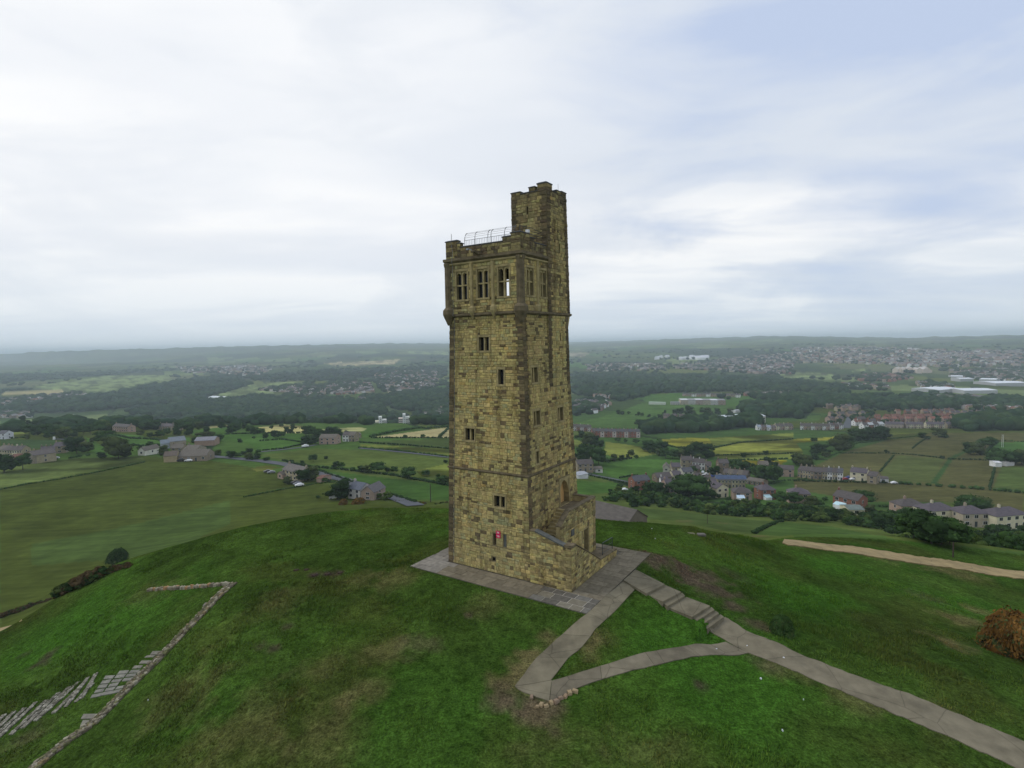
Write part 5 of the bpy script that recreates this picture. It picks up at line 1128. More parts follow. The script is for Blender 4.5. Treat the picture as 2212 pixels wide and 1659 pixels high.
HL = [
 ([J7(-60, 785), J7(0, 770), J7(250, 720), J7(560, 672), J7(900, 610), J7(1300, 525), J7(1390, 505)], .9, 'thin dark wall line crossing the large left field below the farm'),
 ([J7(0, 282), J7(120, 276), J7(250, 270)], 1.6, 'dark hedge under the yellow strip at the left edge'),
 ([D2(1390, 988), D2(1800, 1012), D2(2200, 1047)], 1.5, 'hedge above the yellow strip left of the tower'),
 ([D2(1390, 1036), D2(1700, 1060), D2(2200, 1116)], 1.4, 'hedge along the lane left of the tower'),
 ([D2(1000, 1212), D2(1250, 1235), D2(1700, 1285), D2(2200, 1378)], 1.5, 'long hedge just above the bright field left of the tower'),
 ([D2(700, 1150), D2(800, 1180), D2(1000, 1215)], 1.5, 'hedge behind the roadside farmhouse'),
 ([D2(350, 1482), D2(700, 1412), D2(1000, 1360), D2(1180, 1345)], .8, 'low dark line between the big field and the bright strip'),
 ([D2(1000, 1235), D2(1300, 1335), D2(1550, 1420), D2(1900, 1530)], 1.3, 'verge hedge on the far side of the road'),
 ([D2(480, 1062), D2(700, 1045), D2(880, 1005)], 1.3, 'hedge behind the green paddock left of the farmstead'),
 ([D2(1480, 940), D2(1700, 895), D2(1900, 862), D2(2200, 848)], 2.6, 'hedge along the top of the pale cornfield'),
 ([D2(1500, 948), D2(1900, 948), D2(2200, 948)], 1.5, 'hedge at the foot of the pale cornfield'), ([D2(2110, 944), D2(2160, 895), D2(2200, 858)], 2.0, 'hedge cutting across the right end of the pale cornfield'),
 ([J7(660, 472), J7(780, 450), J7(880, 438)], 1.6, 'hedge below the wide dark tree at the left'), ([J7(1100, 245), J7(1250, 278), J7(1450, 285), J7(1660, 315)], 1.8, 'hedge round the top of the bright green field'),
 ([J7(1130, 352), J7(1300, 345), J7(1600, 350)], 1.4, 'hedge at the foot of the bright green field'), ([J7(960, 240), J7(1060, 235), J7(1100, 215)], 1.8, 'hedge by the brown far farmhouse'),
 ([D2(180, 915), D2(500, 905), D2(860, 905)], 1.6, 'hedge along the foot of the pale strips'), ([D2(500, 975), D2(700, 960), D2(870, 985)], 1.3, 'hedge dividing the two paddocks left of the farmstead'),
 ([A3(900, 1025), A3(1000, 1085), A3(1130, 1112), A3(1430, 1080)], 1.8, 'hedge curving under the first yellow meadow'), ([A3(1430, 1110), A3(1700, 1055), A3(2212, 1022)], 1.6, 'hedge along the upper edge of the wide yellow meadow'),
 ([A3(1400, 1180), A3(1800, 1172), A3(2212, 1160)], 1.5, 'hedge through the middle of the wide yellow meadow'), ([A3(1600, 1226), A3(1900, 1222), A3(2150, 1212)], 1.5, 'hedge above the brightest yellow field'),
 ([A3(400, 1240), A3(520, 1225), A3(660, 1208)], 1.8, 'hedge above the green paddock right of the tower'), ([B4(440, 1158), B4(880, 1158), B4(1130, 1170), B4(1450, 1208)], 1.2, 'dark wall line across the brown fields'),
 ([B4(330, 1195), B4(460, 1140), B4(600, 1062), B4(900, 1022), B4(1220, 990)], 1.2, 'wall line rising along the top of the brown fields'), ([B4(1140, 1112), B4(1200, 1060), B4(1290, 1005)], 1.2, 'short pale wall between the upper brown fields'),
 ([B4(960, 1180), B4(900, 1250), B4(830, 1335)], 1.0, 'faint wall running down the middle brown field'), ([B4(1930, 1042), B4(2080, 1042), B4(2230, 1050)], 1.4, 'hedge above the bright pitch at the right edge'),
 ([B4(1830, 1170), B4(1890, 1105), B4(1940, 1050)], 1.8, 'hedge on the left side of the bright pitch'), ([B4(1480, 1215), B4(1700, 1220), B4(1900, 1228)], 1.5, 'hedge below the two round trees at the right'),
 ([I6(960, 466), I6(1300, 485), I6(1500, 500), I6(1850, 525), I6(2250, 560)], 2.0, 'thick dark hedge under the brown fields at the right'), ([I6(1880, 522), I6(1905, 420), I6(1930, 312)], 1.1, 'pale wall leading up to the white shed'),
 ([I6(0, 440), I6(300, 448), I6(900, 460)], 1.5, 'hedge in front of the terrace row'), ([I6(820, 690), I6(1000, 692)], 1.6, 'garden hedge right of the brick house'), ([A3(540, 1395), A3(650, 1375), A3(720, 1368)], 1.2, 'low wall at the left end of the village'),
 ([A3(130, 1345), A3(300, 1385), A3(500, 1425), A3(700, 1462)], 1.2, 'hedge along the lane into the village'), ([H5(1740, 470), H5(1850, 440), H5(2100, 425)], 1.3, 'hedge at the right end of the village green'),
 ([H5(1590, 948), H5(1660, 905), H5(1740, 870), H5(1800, 842), H5(1870, 832)], 1.0, 'dark stone wall running down the near right field'),
]
for i, (p, h, l) in enumerate(HL): hedge(p, h, l, 'dark' if i % 3 else 'mid')
def belt(poly, n, h, label, cols, cat='scrub', name='scrub_belt', group=None):
    wp = world_poly(poly, 8); xs = [p[0] for p in wp]; ys = [p[1] for p in wp]; it = []
    P = rng.random((n * 30, 2)); X = min(xs) + P[:, 0] * (max(xs) - min(xs)); Y = min(ys) + P[:, 1] * (max(ys) - min(ys)); k = in_poly(X, Y, wp); X = X[k][:n]; Y = Y[k][:n]; Z = zt(X, Y)
    for x, y, z in zip(X, Y, Z): c = BUSH[rnd.choice(cols)]; hh = rnd.uniform(*h); w = hh * rnd.uniform(.7, 1.0); it.append((x, y, z - .3, w, w, hh, c))
    if it: o = merge(name, it, label, cat); o['kind'] = 'stuff'
belt([H5(50, 590), H5(250, 560), H5(450, 560), H5(700, 590), H5(950, 620), H5(1050, 640), H5(1060, 740), H5(850, 700), H5(420, 690), H5(300, 650), H5(60, 620)], 75, (2.6, 5.2), 'dense hawthorn scrub below the near village houses', ['mid', 'dark', 'light', 'mid'])
belt([H5(1050, 700), H5(1300, 700), H5(1650, 690), H5(1850, 700), H5(2212, 730), H5(2212, 860), H5(1950, 835), H5(1700, 800), H5(1300, 775), H5(1060, 745)], 95, (2.2, 4.6), 'band of dark hawthorn bushes along the top of the near right field', ['mid', 'dark', 'light', 'mid'])
belt([I6(0, 720), I6(300, 740), I6(520, 800), I6(820, 830), I6(900, 930), I6(620, 880), I6(300, 830), I6(0, 830)], 60, (2.4, 5), 'bushes between the hip-roofed house and the near right field', ['mid', 'dark', 'light', 'dark'])
belt([I6(900, 900), I6(1500, 950), I6(1600, 960), I6(2300, 980), I6(2300, 1150), I6(1900, 1110), I6(1500, 1060), I6(1100, 1000)], 70, (2.4, 5), 'dark bushes below the semi-detached houses at the right edge', ['mid', 'dark', 'dark', 'light'])
# near shrubs on the hill itself
def shrub(px, py, wpx, hpx, col, label, name='shrub', cat='shrub', n=14):
    p = at(px, py); w = scale_at(p, wpx); h = scale_at(p, hpx); V, Fc, Cc = foliage_mesh('bush', CG[col], 26 + n * 2, 130, 40 + n, 1.7, -.12, .040, ICO1, .45)
    g = np.random.default_rng(n); t = (g.random(len(Cc)) < (.18 if col == 'gorse' else .1)); Cc = Cc.copy(); Cc[t] = np.array((.06, .075, .025)) * (.7 + .6 * g.random((t.sum(), 1))); r_ = np.hypot(V[:, 0], V[:, 1]); V = V * (w / 1.95, w / 1.95, .85); V[:, 2] *= h * np.sqrt(np.clip(1.15 - (r_ / .85) ** 2, .2, 1))
    me = fast_mesh(name, V, Fc, Cc, M_LEAF); o = link(name, me); o.location = p - Vector((0, 0, .1)); return tag(o, label, cat)
shrub(255, 1216, 42, 30, 'dark', 'round dark green bush on the crest at the left')
shrub(2192, 1412, 105, 78, 'gorse', 'large orange-brown gorse bush at the right edge', 'gorse_bush', 'gorse', 34)
shrub(1688, 1366, 56, 40, 'mid', 'low green bush just above the main path')
shrub(742, 1090, 24, 14, 'gorse', 'yellow gorse bush in front of the roadside cottage', 'gorse_bush', 'gorse'); shrub(775, 1088, 36, 15, 'gorse', 'wide yellow gorse beside the roadside cottage gable', 'gorse_bush', 'gorse')
def crestline(pts, h, label, cols, name, cat, dens=1.0):
    P = [at(*p) for p in dense(pts, False, 10)]; it = []
    for p in P:
        for k in range(int(2 * dens)): x, y = p.x + rnd.uniform(-.7, .7), p.y + rnd.uniform(-.7, .7); hh = h * rnd.uniform(.55, 1.2); it.append((x, y, float(zt(x, y)) - .15, hh * .8, hh * .8, hh, BUSH[rnd.choice(cols)]))
    merge(name, it, label, cat)
crestline([F6(0, 440), F6(60, 415), F6(150, 395), F6(250, 350)], 1.0, 'brown heather bushes along the crest at the far left edge', ['heath', 'heath', 'olive'], 'heather', 'heather')
crestline([F6(280, 335), F6(340, 315), F6(400, 300)], .6, 'thin heather strip between the two clumps on the left crest', ['heath', 'olive'], 'heather', 'heather')
crestline([F6(500, 255), F6(570, 215), F6(650, 180), F6(740, 140), F6(820, 100)], 1.05, 'dark brown heather clump under the round bush on the crest', ['heath', 'heath', 'olive', 'dark'], 'heather', 'heather', 1.4)
crestline([F6(850, 80), F6(950, 45), F6(1050, 20)], .5, 'short heather fringe right of the round bush', ['heath', 'olive'], 'heather', 'heather')
crestline([D2(1700, 1518), D2(1800, 1515), D2(1900, 1520), D2(2000, 1540)], .6, 'rusty bracken along the crest left of the tower', ['gorse', 'heath', 'heath'], 'bracken', 'bracken', .7)
crestline([D2(2080, 1545), D2(2150, 1530), D2(2200, 1525)], .6, 'dark scrub on the crest touching the tower', ['heath', 'dark'], 'bracken', 'bracken', .8)
# ------------------------------------------------------------------ houses
STONEC = (.27, .225, .15); BUFF = (.36, .31, .20); BRICK = (.23, .10, .065); CREAM = (.62, .57, .40); WHITEC = (.72, .72, .70); BROWNC = (.19, .145, .10); PINK = (.36, .26, .20)
SLATE = (.080, .080, .088); SLATEB = (.088, .075, .070); REDROOF = (.17, .080, .055); STONER = (.125, .108, .085); PURPLE = (.095, .080, .088)
_wm = {}
def win_mesh(w, h, frame=True):
    k = (round(w, 1), round(h, 1))
    if k not in _wm:
        mb = MB(); mb.box(-w / 2 - .07, w / 2 + .07, -.05, .02, -h / 2 - .07, h / 2 + .07, mi=0); mb.box(-w / 2, -.03, -.065, -.045, -h / 2, h / 2, mi=1); mb.box(.03, w / 2, -.065, -.045, -h / 2, h / 2, mi=1)
        _wm[k] = mkmesh('window', mb.v, mb.f, [M_WHITE, M_GLASS], mb.c, mb.m)
    return _wm[k]
_dm = None
def door_mesh():
    global _dm
    if _dm is None: mb = MB(); mb.box(-.5, .5, -.05, .02, 0, 2.1); _dm = mkmesh('door', mb.v, mb.f, [M_IRON], mb.c, mb.m)
    return _dm
_hcache = {}
def house_at(cx, cy, ang, w, d, h, rh, wc, rc, label, hip=False, chim=1, storeys=2, win=True, group=None, name='house', cat='house', zbase=None, gablefront=False, extra=None, door=True, nwin=None):
    ca, sa = math.cos(ang), math.sin(ang)
    cs = [(cx + ca * a - sa * b, cy + sa * a + ca * b) for a, b in ((-w / 2, 0), (w / 2, 0), (w / 2, d), (-w / 2, d))]
    zs = [float(zt(*c)) for c in cs]; z0 = max(zs[0], zs[1]) - .2 if zbase is None else zbase; dz = z0 - min(zs) + .6
    r = tag(empty(name, (cx, cy, z0), ang), label, cat, group)
    key = (round(w, 1), round(d, 1), h, rh, wc, rc, hip, chim, gablefront)
    mb = MB(); mb.box(-w / 2, w / 2, 0, d, -dz, h, wc)
    if not hip:
        if gablefront: mb.add([(-w / 2, 0, h), (w / 2, 0, h), (0, 0, h + rh), (-w / 2, d, h), (w / 2, d, h), (0, d, h + rh)], [(0, 1, 2), (3, 5, 4)], wc)
        else: mb.add([(-w / 2, 0, h), (-w / 2, d, h), (-w / 2, d / 2, h + rh), (w / 2, 0, h), (w / 2, d, h), (w / 2, d / 2, h + rh)], [(0, 2, 1), (3, 4, 5)], wc)
    me = mkmesh('wall', mb.v, mb.f, M_WALLS, mb.c, mb.m); fixn(me); link('wall', me, r)
    e = .28; t = .14; mb = MB()
    if hip:
        i = min(d / 2, w / 2 * .8); v = [(-w / 2 - e, -e, h), (w / 2 + e, -e, h), (w / 2 + e, d + e, h), (-w / 2 - e, d + e, h), (-w / 2 + i, d / 2, h + rh), (w / 2 - i, d / 2, h + rh)]
        mb.add(v + [(x, y, z - t) for x, y, z in v[:4]], [(0, 1, 5, 4), (1, 2, 5), (2, 3, 4, 5), (3, 0, 4), (0, 6, 7, 1), (1, 7, 8, 2), (2, 8, 9, 3), (3, 9, 6, 0), (6, 9, 8, 7)], rc)
    elif gablefront:
        for s_ in (-1, 1):
            v = [(s_ * (w / 2 + e), -e, h - e * rh / (w / 2)), (s_ * (w / 2 + e), d + e, h - e * rh / (w / 2)), (0, d + e, h + rh), (0, -e, h + rh)]
            mb.add(v + [(x, y, z + t) for x, y, z in v], [(0, 1, 2, 3), (4, 5, 6, 7), (0, 4, 5, 1), (0, 3, 7, 4), (1, 2, 6, 5)], rc)
    else:
        for s_, y0, ye in ((-1, 0, -e), (1, d, d + e)):
            v = [(-w / 2 - e * .6, ye, h - e * rh / (d / 2)), (w / 2 + e * .6, ye, h - e * rh / (d / 2)), (w / 2 + e * .6, d / 2, h + rh), (-w / 2 - e * .6, d / 2, h + rh)]
            mb.add(v + [(x, y, z + t) for x, y, z in v], [(0, 1, 2, 3), (4, 5, 6, 7), (0, 4, 5, 1), (0, 3, 7, 4), (1, 2, 6, 5)], rc)
    me = mkmesh('roof', mb.v, mb.f, M_ROOF, mb.c, mb.m); fixn(me); ro = link('roof', me, r)
    for k in range(chim):
        x = (-w / 2 + .5) if k == 0 else (w / 2 - .5)
        if hip: x = (-1 if k == 0 else 1) * w * .12
        if gablefront: x = 0
        mb = MB(); y = d / 2 if not gablefront else d * (.2 + .6 * k); mb.box(x - .35, x + .35, y - .45, y + .45, h + rh * .4, h + rh + 1.0, tuple(q * .8 for q in wc)); mb.tube([(x, y - .2, h + rh + 1.0), (x, y - .2, h + rh + 1.35)], .12, 5, PINK); mb.tube([(x, y + .2, h + rh + 1.0), (x, y + .2, h + rh + 1.35)], .12, 5, PINK); me = mkmesh('chimney', mb.v, mb.f, M_WALLS, mb.c, mb.m); link('chimney', me, ro)
    if win:
        n = nwin or max(1, int(w / 3.4)); dx = n // 2
        for s_ in range(storeys):
            zc = .2 + h / storeys * (s_ + .5); wh = min(1.25, h / storeys * .5)
            for k in range(n):
                x = -w / 2 + w * (k + .5) / n
                if s_ == 0 and k == dx and door and n > 1: o = link('door', door_mesh(), r); o.location = (x, -.02, 0); continue
                o = link('window', win_mesh(min(1.5, w / n * .5), wh), r); o.location = (x, -.01, zc)
            o = link('window', win_mesh(1.0, wh), r); o.location = (-w / 2 + .0, d * .5, zc); o.rotation_euler = (0, 0, -math.pi / 2); o = link('window', win_mesh(1.0, wh), r); o.location = (w / 2, d * .5, zc); o.rotation_euler = (0, 0, math.pi / 2)
    if extra: extra(r, w, d, h, rh)
    return r
def hpx(p0, p1, **k):
    """house standing on the line seen between two photo positions (its front, left to right)"""
    a, b = at(*p0), at(*p1); w = k.pop('w', None) or max(3.0, min((b - a).xy.length, 40)); c = (a + b) / 2; ang = math.atan2(b.y - a.y, b.x - a.x)
    d = k.pop('d', 7.5); k.setdefault('h', 5.2); k.setdefault('rh', 2.2)
    return house_at(c.x, c.y, ang, w, d, **k)
def row(p0, p1, n, phrase, wcs, rcs, **k):
    a, b = at(*p0), at(*p1); L = (b - a).xy.length; ang = math.atan2(b.y - a.y, b.x - a.x); w = L / n
    for i in range(n):
        c = a.lerp(b, (i + .5) / n); jj = k.get('jit', 0); c.x += rnd.uniform(-jj, jj); c.y += rnd.uniform(-jj, jj) * 1.5; wc = wcs[i % len(wcs)]; rc = rcs[i % len(rcs)]
        house_at(c.x, c.y, ang, w * k.get('fill', .985), k.get('d', 7.5), k.get('h', 5.2), k.get('rh', 2.3), wc, rc, '%s house from left in %s' % (ordw(i), phrase), group=phrase, hip=k.get('hip', False), chim=k.get('chim', 1), win=k.get('win', True), nwin=k.get('nwin', 2), storeys=k.get('storeys', 2))
def solar(r, w, d, h, rh):
    mb = MB(); s_ = rh / (d / 2); f = lambda x, y: (x, y, h + y * s_ + .2)
    for k in range(max(1, int(w / 1.1))):
        x0 = -w / 2 + .3 + k * 1.08; x1 = x0 + 1.0
        if x1 > w / 2 - .2: break
        mb.add([f(x0, .5), f(x1, .5), f(x1, d / 2 - .4), f(x0, d / 2 - .4)] + [(q[0], q[1], q[2] - .08) for q in (f(x0, .5), f(x1, .5), f(x1, d / 2 - .4), f(x0, d / 2 - .4))], [(0, 1, 2, 3), (0, 4, 5, 1), (1, 5, 6, 2), (2, 6, 7, 3), (3, 7, 4, 0)], (.07, .10, .17))
    link('solar_panels', mkmesh('solar_panels', mb.v, mb.f, M_ROOF, mb.c, mb.m), r)
def conserv(col=(.45, .62, .66)):
    def f(r, w, d, h, rh):
        mb = MB(); x0, x1 = -w * .35, w * .05; mb.box(x0, x1, -2.8, -.02, 0, 2.0, (.8, .8, .8)); mb.add([(x0 - .1, -2.9, 2.0), (x1 + .1, -2.9, 2.0), (x1 + .1, -.02, 2.9), (x0 - .1, -.02, 2.9), (x0 - .1, -.02, 2.0), (x1 + .1, -.02, 2.0)], [(0, 1, 2, 3), (0, 3, 4), (1, 5, 2)], col); link('conservatory', mkmesh('conservatory', mb.v, mb.f, M_WALLS, mb.c, mb.m), r)
    return f
# the hamlet right of the tower
hpx(V5(450, 190), V5(620, 205), wc=STONEC, rc=SLATEB, label='large stone house at the top left corner of the hamlet, dark roof', chim=2, h=6)
row(V5(622, 205), V5(815, 222), 2, 'the whitewashed pair in the hamlet', [WHITEC], [SLATEB])
hpx(V5(822, 255), V5(910, 262), wc=PINK, rc=SLATEB, label='small reddish house at the right end of the whitewashed pair', chim=1)
hpx(V5(1040, 300), V5(1195, 302), wc=BROWNC, rc=SLATEB, label='tall dark three-storey stone house above the car park', h=8.5, storeys=3, chim=2)
hpx(V5(160, 305), V5(262, 318), wc=(.42, .40, .33), rc=STONER, label='pale gable-ended house at the left end of the hamlet', gablefront=True, chim=0, d=9)
hpx(V5(300, 250), V5(440, 262), wc=STONEC, rc=PURPLE, label='low grey-roofed cottage behind the pale gable-ended house', h=3.6, storeys=1)
hpx(V5(70, 425), V5(300, 440), wc=BROWNC, rc=SLATEB, label='long dark barn at the left edge of the hamlet', h=3.4, storeys=1, chim=0, d=8)
hpx(V5(325, 432), V5(450, 440), wc=CREAM, rc=PURPLE, label='small cream cottage in the middle left of the hamlet', chim=2)
hpx(V5(480, 345), V5(640, 350), wc=(.5, .48, .42), rc=SLATE, label='slate-roofed house with white gable beside the car park', chim=1, h=4)
hpx(V5(135, 500), V5(245, 510), wc=WHITEC, rc=PURPLE, label='white low wing of the near left hamlet house', h=3.8, storeys=1)
hpx(V5(215, 592), V5(380, 600), wc=PINK, rc=PURPLE, label='pinkish stone house with purple roof behind the tall hamlet tree', chim=1)
hpx(V5(600, 275), V5(745, 285), wc=BROWNC, rc=SLATEB, label='brown cottage just in front of the whitewashed pair', h=3.4, storeys=1)
hpx(V5(675, 435), V5(768, 440), wc=STONEC, rc=SLATEB, label='plain grey cottage left of the yellow stone house', h=4)
hpx(V5(772, 505), V5(935, 508), wc=BUFF, rc=SLATEB, label='yellow stone house in the centre of the hamlet', chim=2)
row(V5(1022, 505), V5(1455, 512), 4, 'the terrace with blue solar panels', [BUFF, STONEC], [SLATE])
for o in [x for x in bpy.data.objects if x.parent is None and x.get('group') == 'the terrace with blue solar panels']: solar(o, 7.0, 7.5, 5.2, 2.3)
row(V5(1100, 358), V5(1480, 405), 5, 'the brown row above the solar terrace', [BROWNC, STONEC], [SLATEB, STONER], h=4.4)
row(V5(1460, 440), V5(1700, 480), 3, 'the low sheds at the right end of the hamlet', [BROWNC], [STONER], h=2.6, storeys=1, chim=0, rh=1.4)
hpx(V5(1005, 665), V5(1190, 655), wc=CREAM, rc=PURPLE, label='cream house with a white gable among near gardens', gablefront=True, chim=0, d=9)
hpx(V5(935, 560), V5(1010, 560), wc=STONEC, rc=PURPLE, label='purple-roofed house left of the cream gabled house', chim=1)
hpx(V5(1270, 695), V5(1560, 700), wc=PINK, rc=SLATEB, label='wide hip-roofed bungalow with a blue-white conservatory', hip=True, chim=0, h=4, extra=conserv((.55, .68, .78)))
hpx(V5(1700, 690), V5(1935, 690), wc=BRICK, rc=PURPLE, label='red brick hip-roofed house with a pale blue conservatory', hip=True, chim=1, extra=conserv())
hpx(H5(1925, 652), H5(2130, 665), wc=PINK, rc=PURPLE, label='hip-roofed house right of the red brick house', hip=True, chim=1)
hpx(H5(440, 525), H5(590, 530), wc=BRICK, rc=SLATE, label='red brick house with white porch left of the dark hamlet trees', chim=2)
hpx(V5(770, 585), V5(880, 590), wc=(.5, .46, .4), rc=STONER, label='small pale extension below the yellow stone house', h=3, storeys=1, chim=0, rh=1.2)
hpx(A3(140, 1335), A3(290, 1345), wc=STONEC, rc=SLATEB, label='stone house with pointed gable nearest the tower\'s right side', chim=2)
hpx(A3(310, 1342), A3(380, 1346), wc=(.55, .54, .5), rc=STONER, label='low white outbuilding right of the gabled stone house', h=2.5, storeys=1, chim=0, rh=1)
hpx(A3(145, 1402), A3(240, 1400), wc=(.6, .6, .6), rc=(.35, .36, .38), label='small pale sheds at the foot of the tower\'s right side', h=2.2, storeys=1, chim=0, rh=.8, win=False, name='shed', cat='shed')
# terraces at the right
row(B4(38, 1385), B4(190, 1405), 3, 'the left half of the long white-windowed terrace', [STONEC, BUFF], [SLATEB])
row(B4(192, 1405), B4(272, 1408), 1, 'the brown middle section of the long terrace', [BROWNC], [SLATEB], nwin=2)
row(B4(275, 1406), B4(470, 1418), 4, 'the right half of the long white-windowed terrace', [BUFF, WHITEC], [SLATEB, SLATE])
hpx(B4(540, 1415), B4(700, 1430), wc=CREAM, rc=PURPLE, label='large house with white ground floor right of the long terrace', chim=2, d=9, h=5.6)
hpx(B4(705, 1445), B4(790, 1455), wc=STONEC, rc=SLATEB, label='narrow stone house between the large white house and garages', chim=1)
hpx(B4(812, 1435), B4(912, 1440), wc=WHITEC, rc=SLATEB, label='white-doored garage block at the end of the terraces', chim=0, h=2.6, rh=.8, storeys=1, name='garage', cat='garage')
hpx(H5(1820, 395), H5(1970, 402), wc=PINK, rc=SLATEB, label='brown stone house left of the long terrace, behind trees', chim=1)
hpx(H5(1640, 350), H5(1730, 352), wc=BROWNC, rc=STONER, label='dark house half hidden by the trees at the hamlet\'s right', chim=1)
hpx(I6(375, 700), I6(615, 735), wc=BRICK, rc=SLATEB, label='brick house with long slate roof and a pale blue extension', chim=1, d=8, extra=conserv((.55, .75, .80)))
hpx(I6(530, 765), I6(680, 775), wc=CREAM, rc=(.14, .17, .15), label='low cream garage below the brick house', chim=0, h=2.4, rh=.9, storeys=1, name='garage', cat='garage')
hpx(I6(1030, 790), I6(1270, 800), wc=PINK, rc=SLATEB, label='hip-roofed semi behind the dark trees, leftmost of four', hip=True, chim=1)
hpx(I6(1300, 850), I6(1570, 858), wc=CREAM, rc=PURPLE, label='hip-roofed semi, second from the left of four', hip=True, chim=1, d=8)
hpx(I6(1622, 878), I6(1880, 890), wc=(.42, .36, .27), rc=PURPLE, label='stone-coloured hip-roofed semi with bay windows, third of four', hip=True, chim=1, d=8)
hpx(I6(1950, 905), I6(2250, 915), wc=CREAM, rc=PURPLE, label='cream and brick semi cut by the right edge of the photo', hip=True, chim=1, d=8)
hpx(I6(1885, 850), I6(1945, 852), wc=BROWNC, rc=SLATEB, label='small dark garage between the two rightmost semis', chim=0, h=2.5, rh=.8, storeys=1, name='garage', cat='garage')
hpx(B4(1937, 1288), B4(2000, 1288), wc=WHITEC, rc=(.6, .6, .6), label='white shed under the dark trees at the right', chim=0, h=3, rh=.6, storeys=1, win=False, name='shed', cat='shed')
hpx(B4(2040, 1282), B4(2120, 1275), wc=(.5, .5, .48), rc=(.4, .38, .36), label='low pale shed right of the white shed', chim=0, h=2.4, rh=.8, storeys=1, win=False, name='shed', cat='shed')
# left: cottages, farm, roadside houses
row(L6(-40, 815), L6(130, 828), 2, 'the yellow cottages cut by the left edge', [BUFF], [STONER, SLATEB])
row(L6(130, 835), L6(385, 828), 3, 'the yellow terrace behind the left-edge tree', [BUFF, CREAM], [SLATEB])
hpx(L6(190, 945), L6(330, 935), wc=PINK, rc=REDROOF, label='red-roofed cottage half hidden by the left-edge tree', chim=0, h=3.6)
hpx(L6(455, 905), L6(600, 935), wc=BUFF, rc=SLATEB, label='bright yellow gable house beside the parked cars', gablefront=True, chim=1, d=11)
hpx(L6(610, 935), L6(775, 905), wc=(.26, .22, .17), rc=STONER, label='grey-brown barn joined to the yellow gable house', chim=0, h=4.4)
row(L6(720, 845), L6(960, 825), 3, 'the dark stone terrace behind the parked cars', [BROWNC, STONEC], [PURPLE, SLATEB])
hpx(L6(935, 760), L6(1130, 750), wc=STONEC, rc=PURPLE, label='slate-roofed house at the upper end of the dark terrace', chim=2)
hpx(J7(1325, 440), J7(1392, 442), wc=(.75, .73, .62), rc=STONER, label='white-gabled barn at the left end of the farm', gablefront=True, chim=0, h=3.5, d=12, storeys=1)
hpx(J7(1395, 428), J7(1530, 415), wc=(.45, .42, .36), rc=SLATEB, label='long low shed right of the white-gabled barn', chim=0, h=3, rh=1.5, storeys=1)
hpx(J7(1545, 378), J7(1630, 372), wc=(.3, .32, .34), rc=(.16, .19, .22), label='small blue-grey barn at the back of the farm', chim=0, h=4, win=False, name='barn', cat='barn')
hpx(J7(1635, 372), J7(1790, 360), wc=(.30, .26, .20), rc=(.15, .17, .19), label='large blue-grey roofed barn at the back of the farm', chim=0, h=5, d=14, rh=2.4, win=False, name='barn', cat='barn')
hpx(J7(1640, 425), J7(1755, 425), wc=STONEC, rc=STONER, label='stone farmhouse in the middle of the farm', chim=2, h=4)
hpx(J7(1765, 435), J7(1890, 440), wc=(.30, .26, .19), rc=STONER, label='long stone-roofed range right of the farmhouse', chim=1, h=4, d=9)
hpx(J7(1572, 508), J7(1700, 502), wc=(.36, .29, .17), rc=(.11, .085, .065), label='open-fronted stone barn with two gables at the field edge', chim=0, h=4, d=8, name='barn', cat='barn', win=False)
hpx(J7(1710, 498), J7(1985, 492), wc=(.26, .21, .15), rc=STONER, label='broad brown-roofed barn at the right of the field edge', chim=0, h=3.2, rh=3, d=12, storeys=1)
hpx(J7(1868, 350), J7(2062, 345), wc=(.32, .22, .16), rc=(.20, .20, .22), label='long grey-roofed cowshed at the far right of the farm', chim=0, h=4, rh=2, d=12, name='barn', cat='barn', win=False)
hpx(J7(580, 172), J7(672, 172), wc=(.6, .58, .52), rc=SLATEB, label='far white bungalow among trees behind the green knoll', chim=0, h=3, storeys=1)
hpx(J7(1082, 212), J7(1230, 218), wc=PINK, rc=SLATEB, label='far brown farmhouse on the skyline of the green field', chim=2)
row(J7(1505, 192), J7(1690, 200), 3, 'the small farm beneath the valley wood', [STONEC, BROWNC], [SLATEB, PURPLE], h=4)
hpx(J7(1800, 172), J7(1852, 172), wc=WHITEC, rc=(.5, .5, .52), label='tiny white shed on the pale strips', chim=0, h=3, rh=1, win=False, name='shed', cat='shed')
hpx(J7(-20, 285), J7(50, 285), wc=(.6, .6, .62), rc=SLATE, label='white and grey house cut by the left edge below the knoll', chim=0)
hpx(D2(700, 1305), D2(860, 1340), wc=BUFF, rc=(.13, .115, .10), label='long stone farmhouse beside the road with cars in front', chim=2, d=8, h=4.6)
hpx(D2(655, 1308), D2(700, 1318), wc=PINK, rc=STONER, label='small outbuilding at the left end of the roadside farmhouse', gablefront=True, chim=0, h=2.6, rh=1.3, storeys=1)
hpx(D2(1010, 1345), D2(1045, 1348), wc=PINK, rc=REDROOF, label='small red brick shed right of the olive tree', chim=0, h=2.2, rh=.8, win=False, name='shed', cat='shed')
hpx(D2(1290, 1490), D2(1400, 1500), wc=(.48, .46, .42), rc=(.09, .10, .125), label='blue-slated cottage beside the road behind the gorse', chim=1, h=4.2)
hpx(D2(1410, 1505), D2(1525, 1508), wc=(.33, .25, .20), rc=(.12, .11, .11), label='pinkish gable cottage nearest the crest', gablefront=True, chim=0, h=3.6, rh=2.4, d=9)
hpx(D2(1030, 1003), D2(1180, 1003), wc=PINK, rc=STONER, label='brown barn in the clump below the tower blocks', chim=0, h=5, d=10, name='barn', cat='barn')
row(D2(1240, 978), D2(1350, 980), 2, 'the white farm buildings right of the brown barn', [WHITEC, STONEC], [SLATEB, STONER], chim=0)
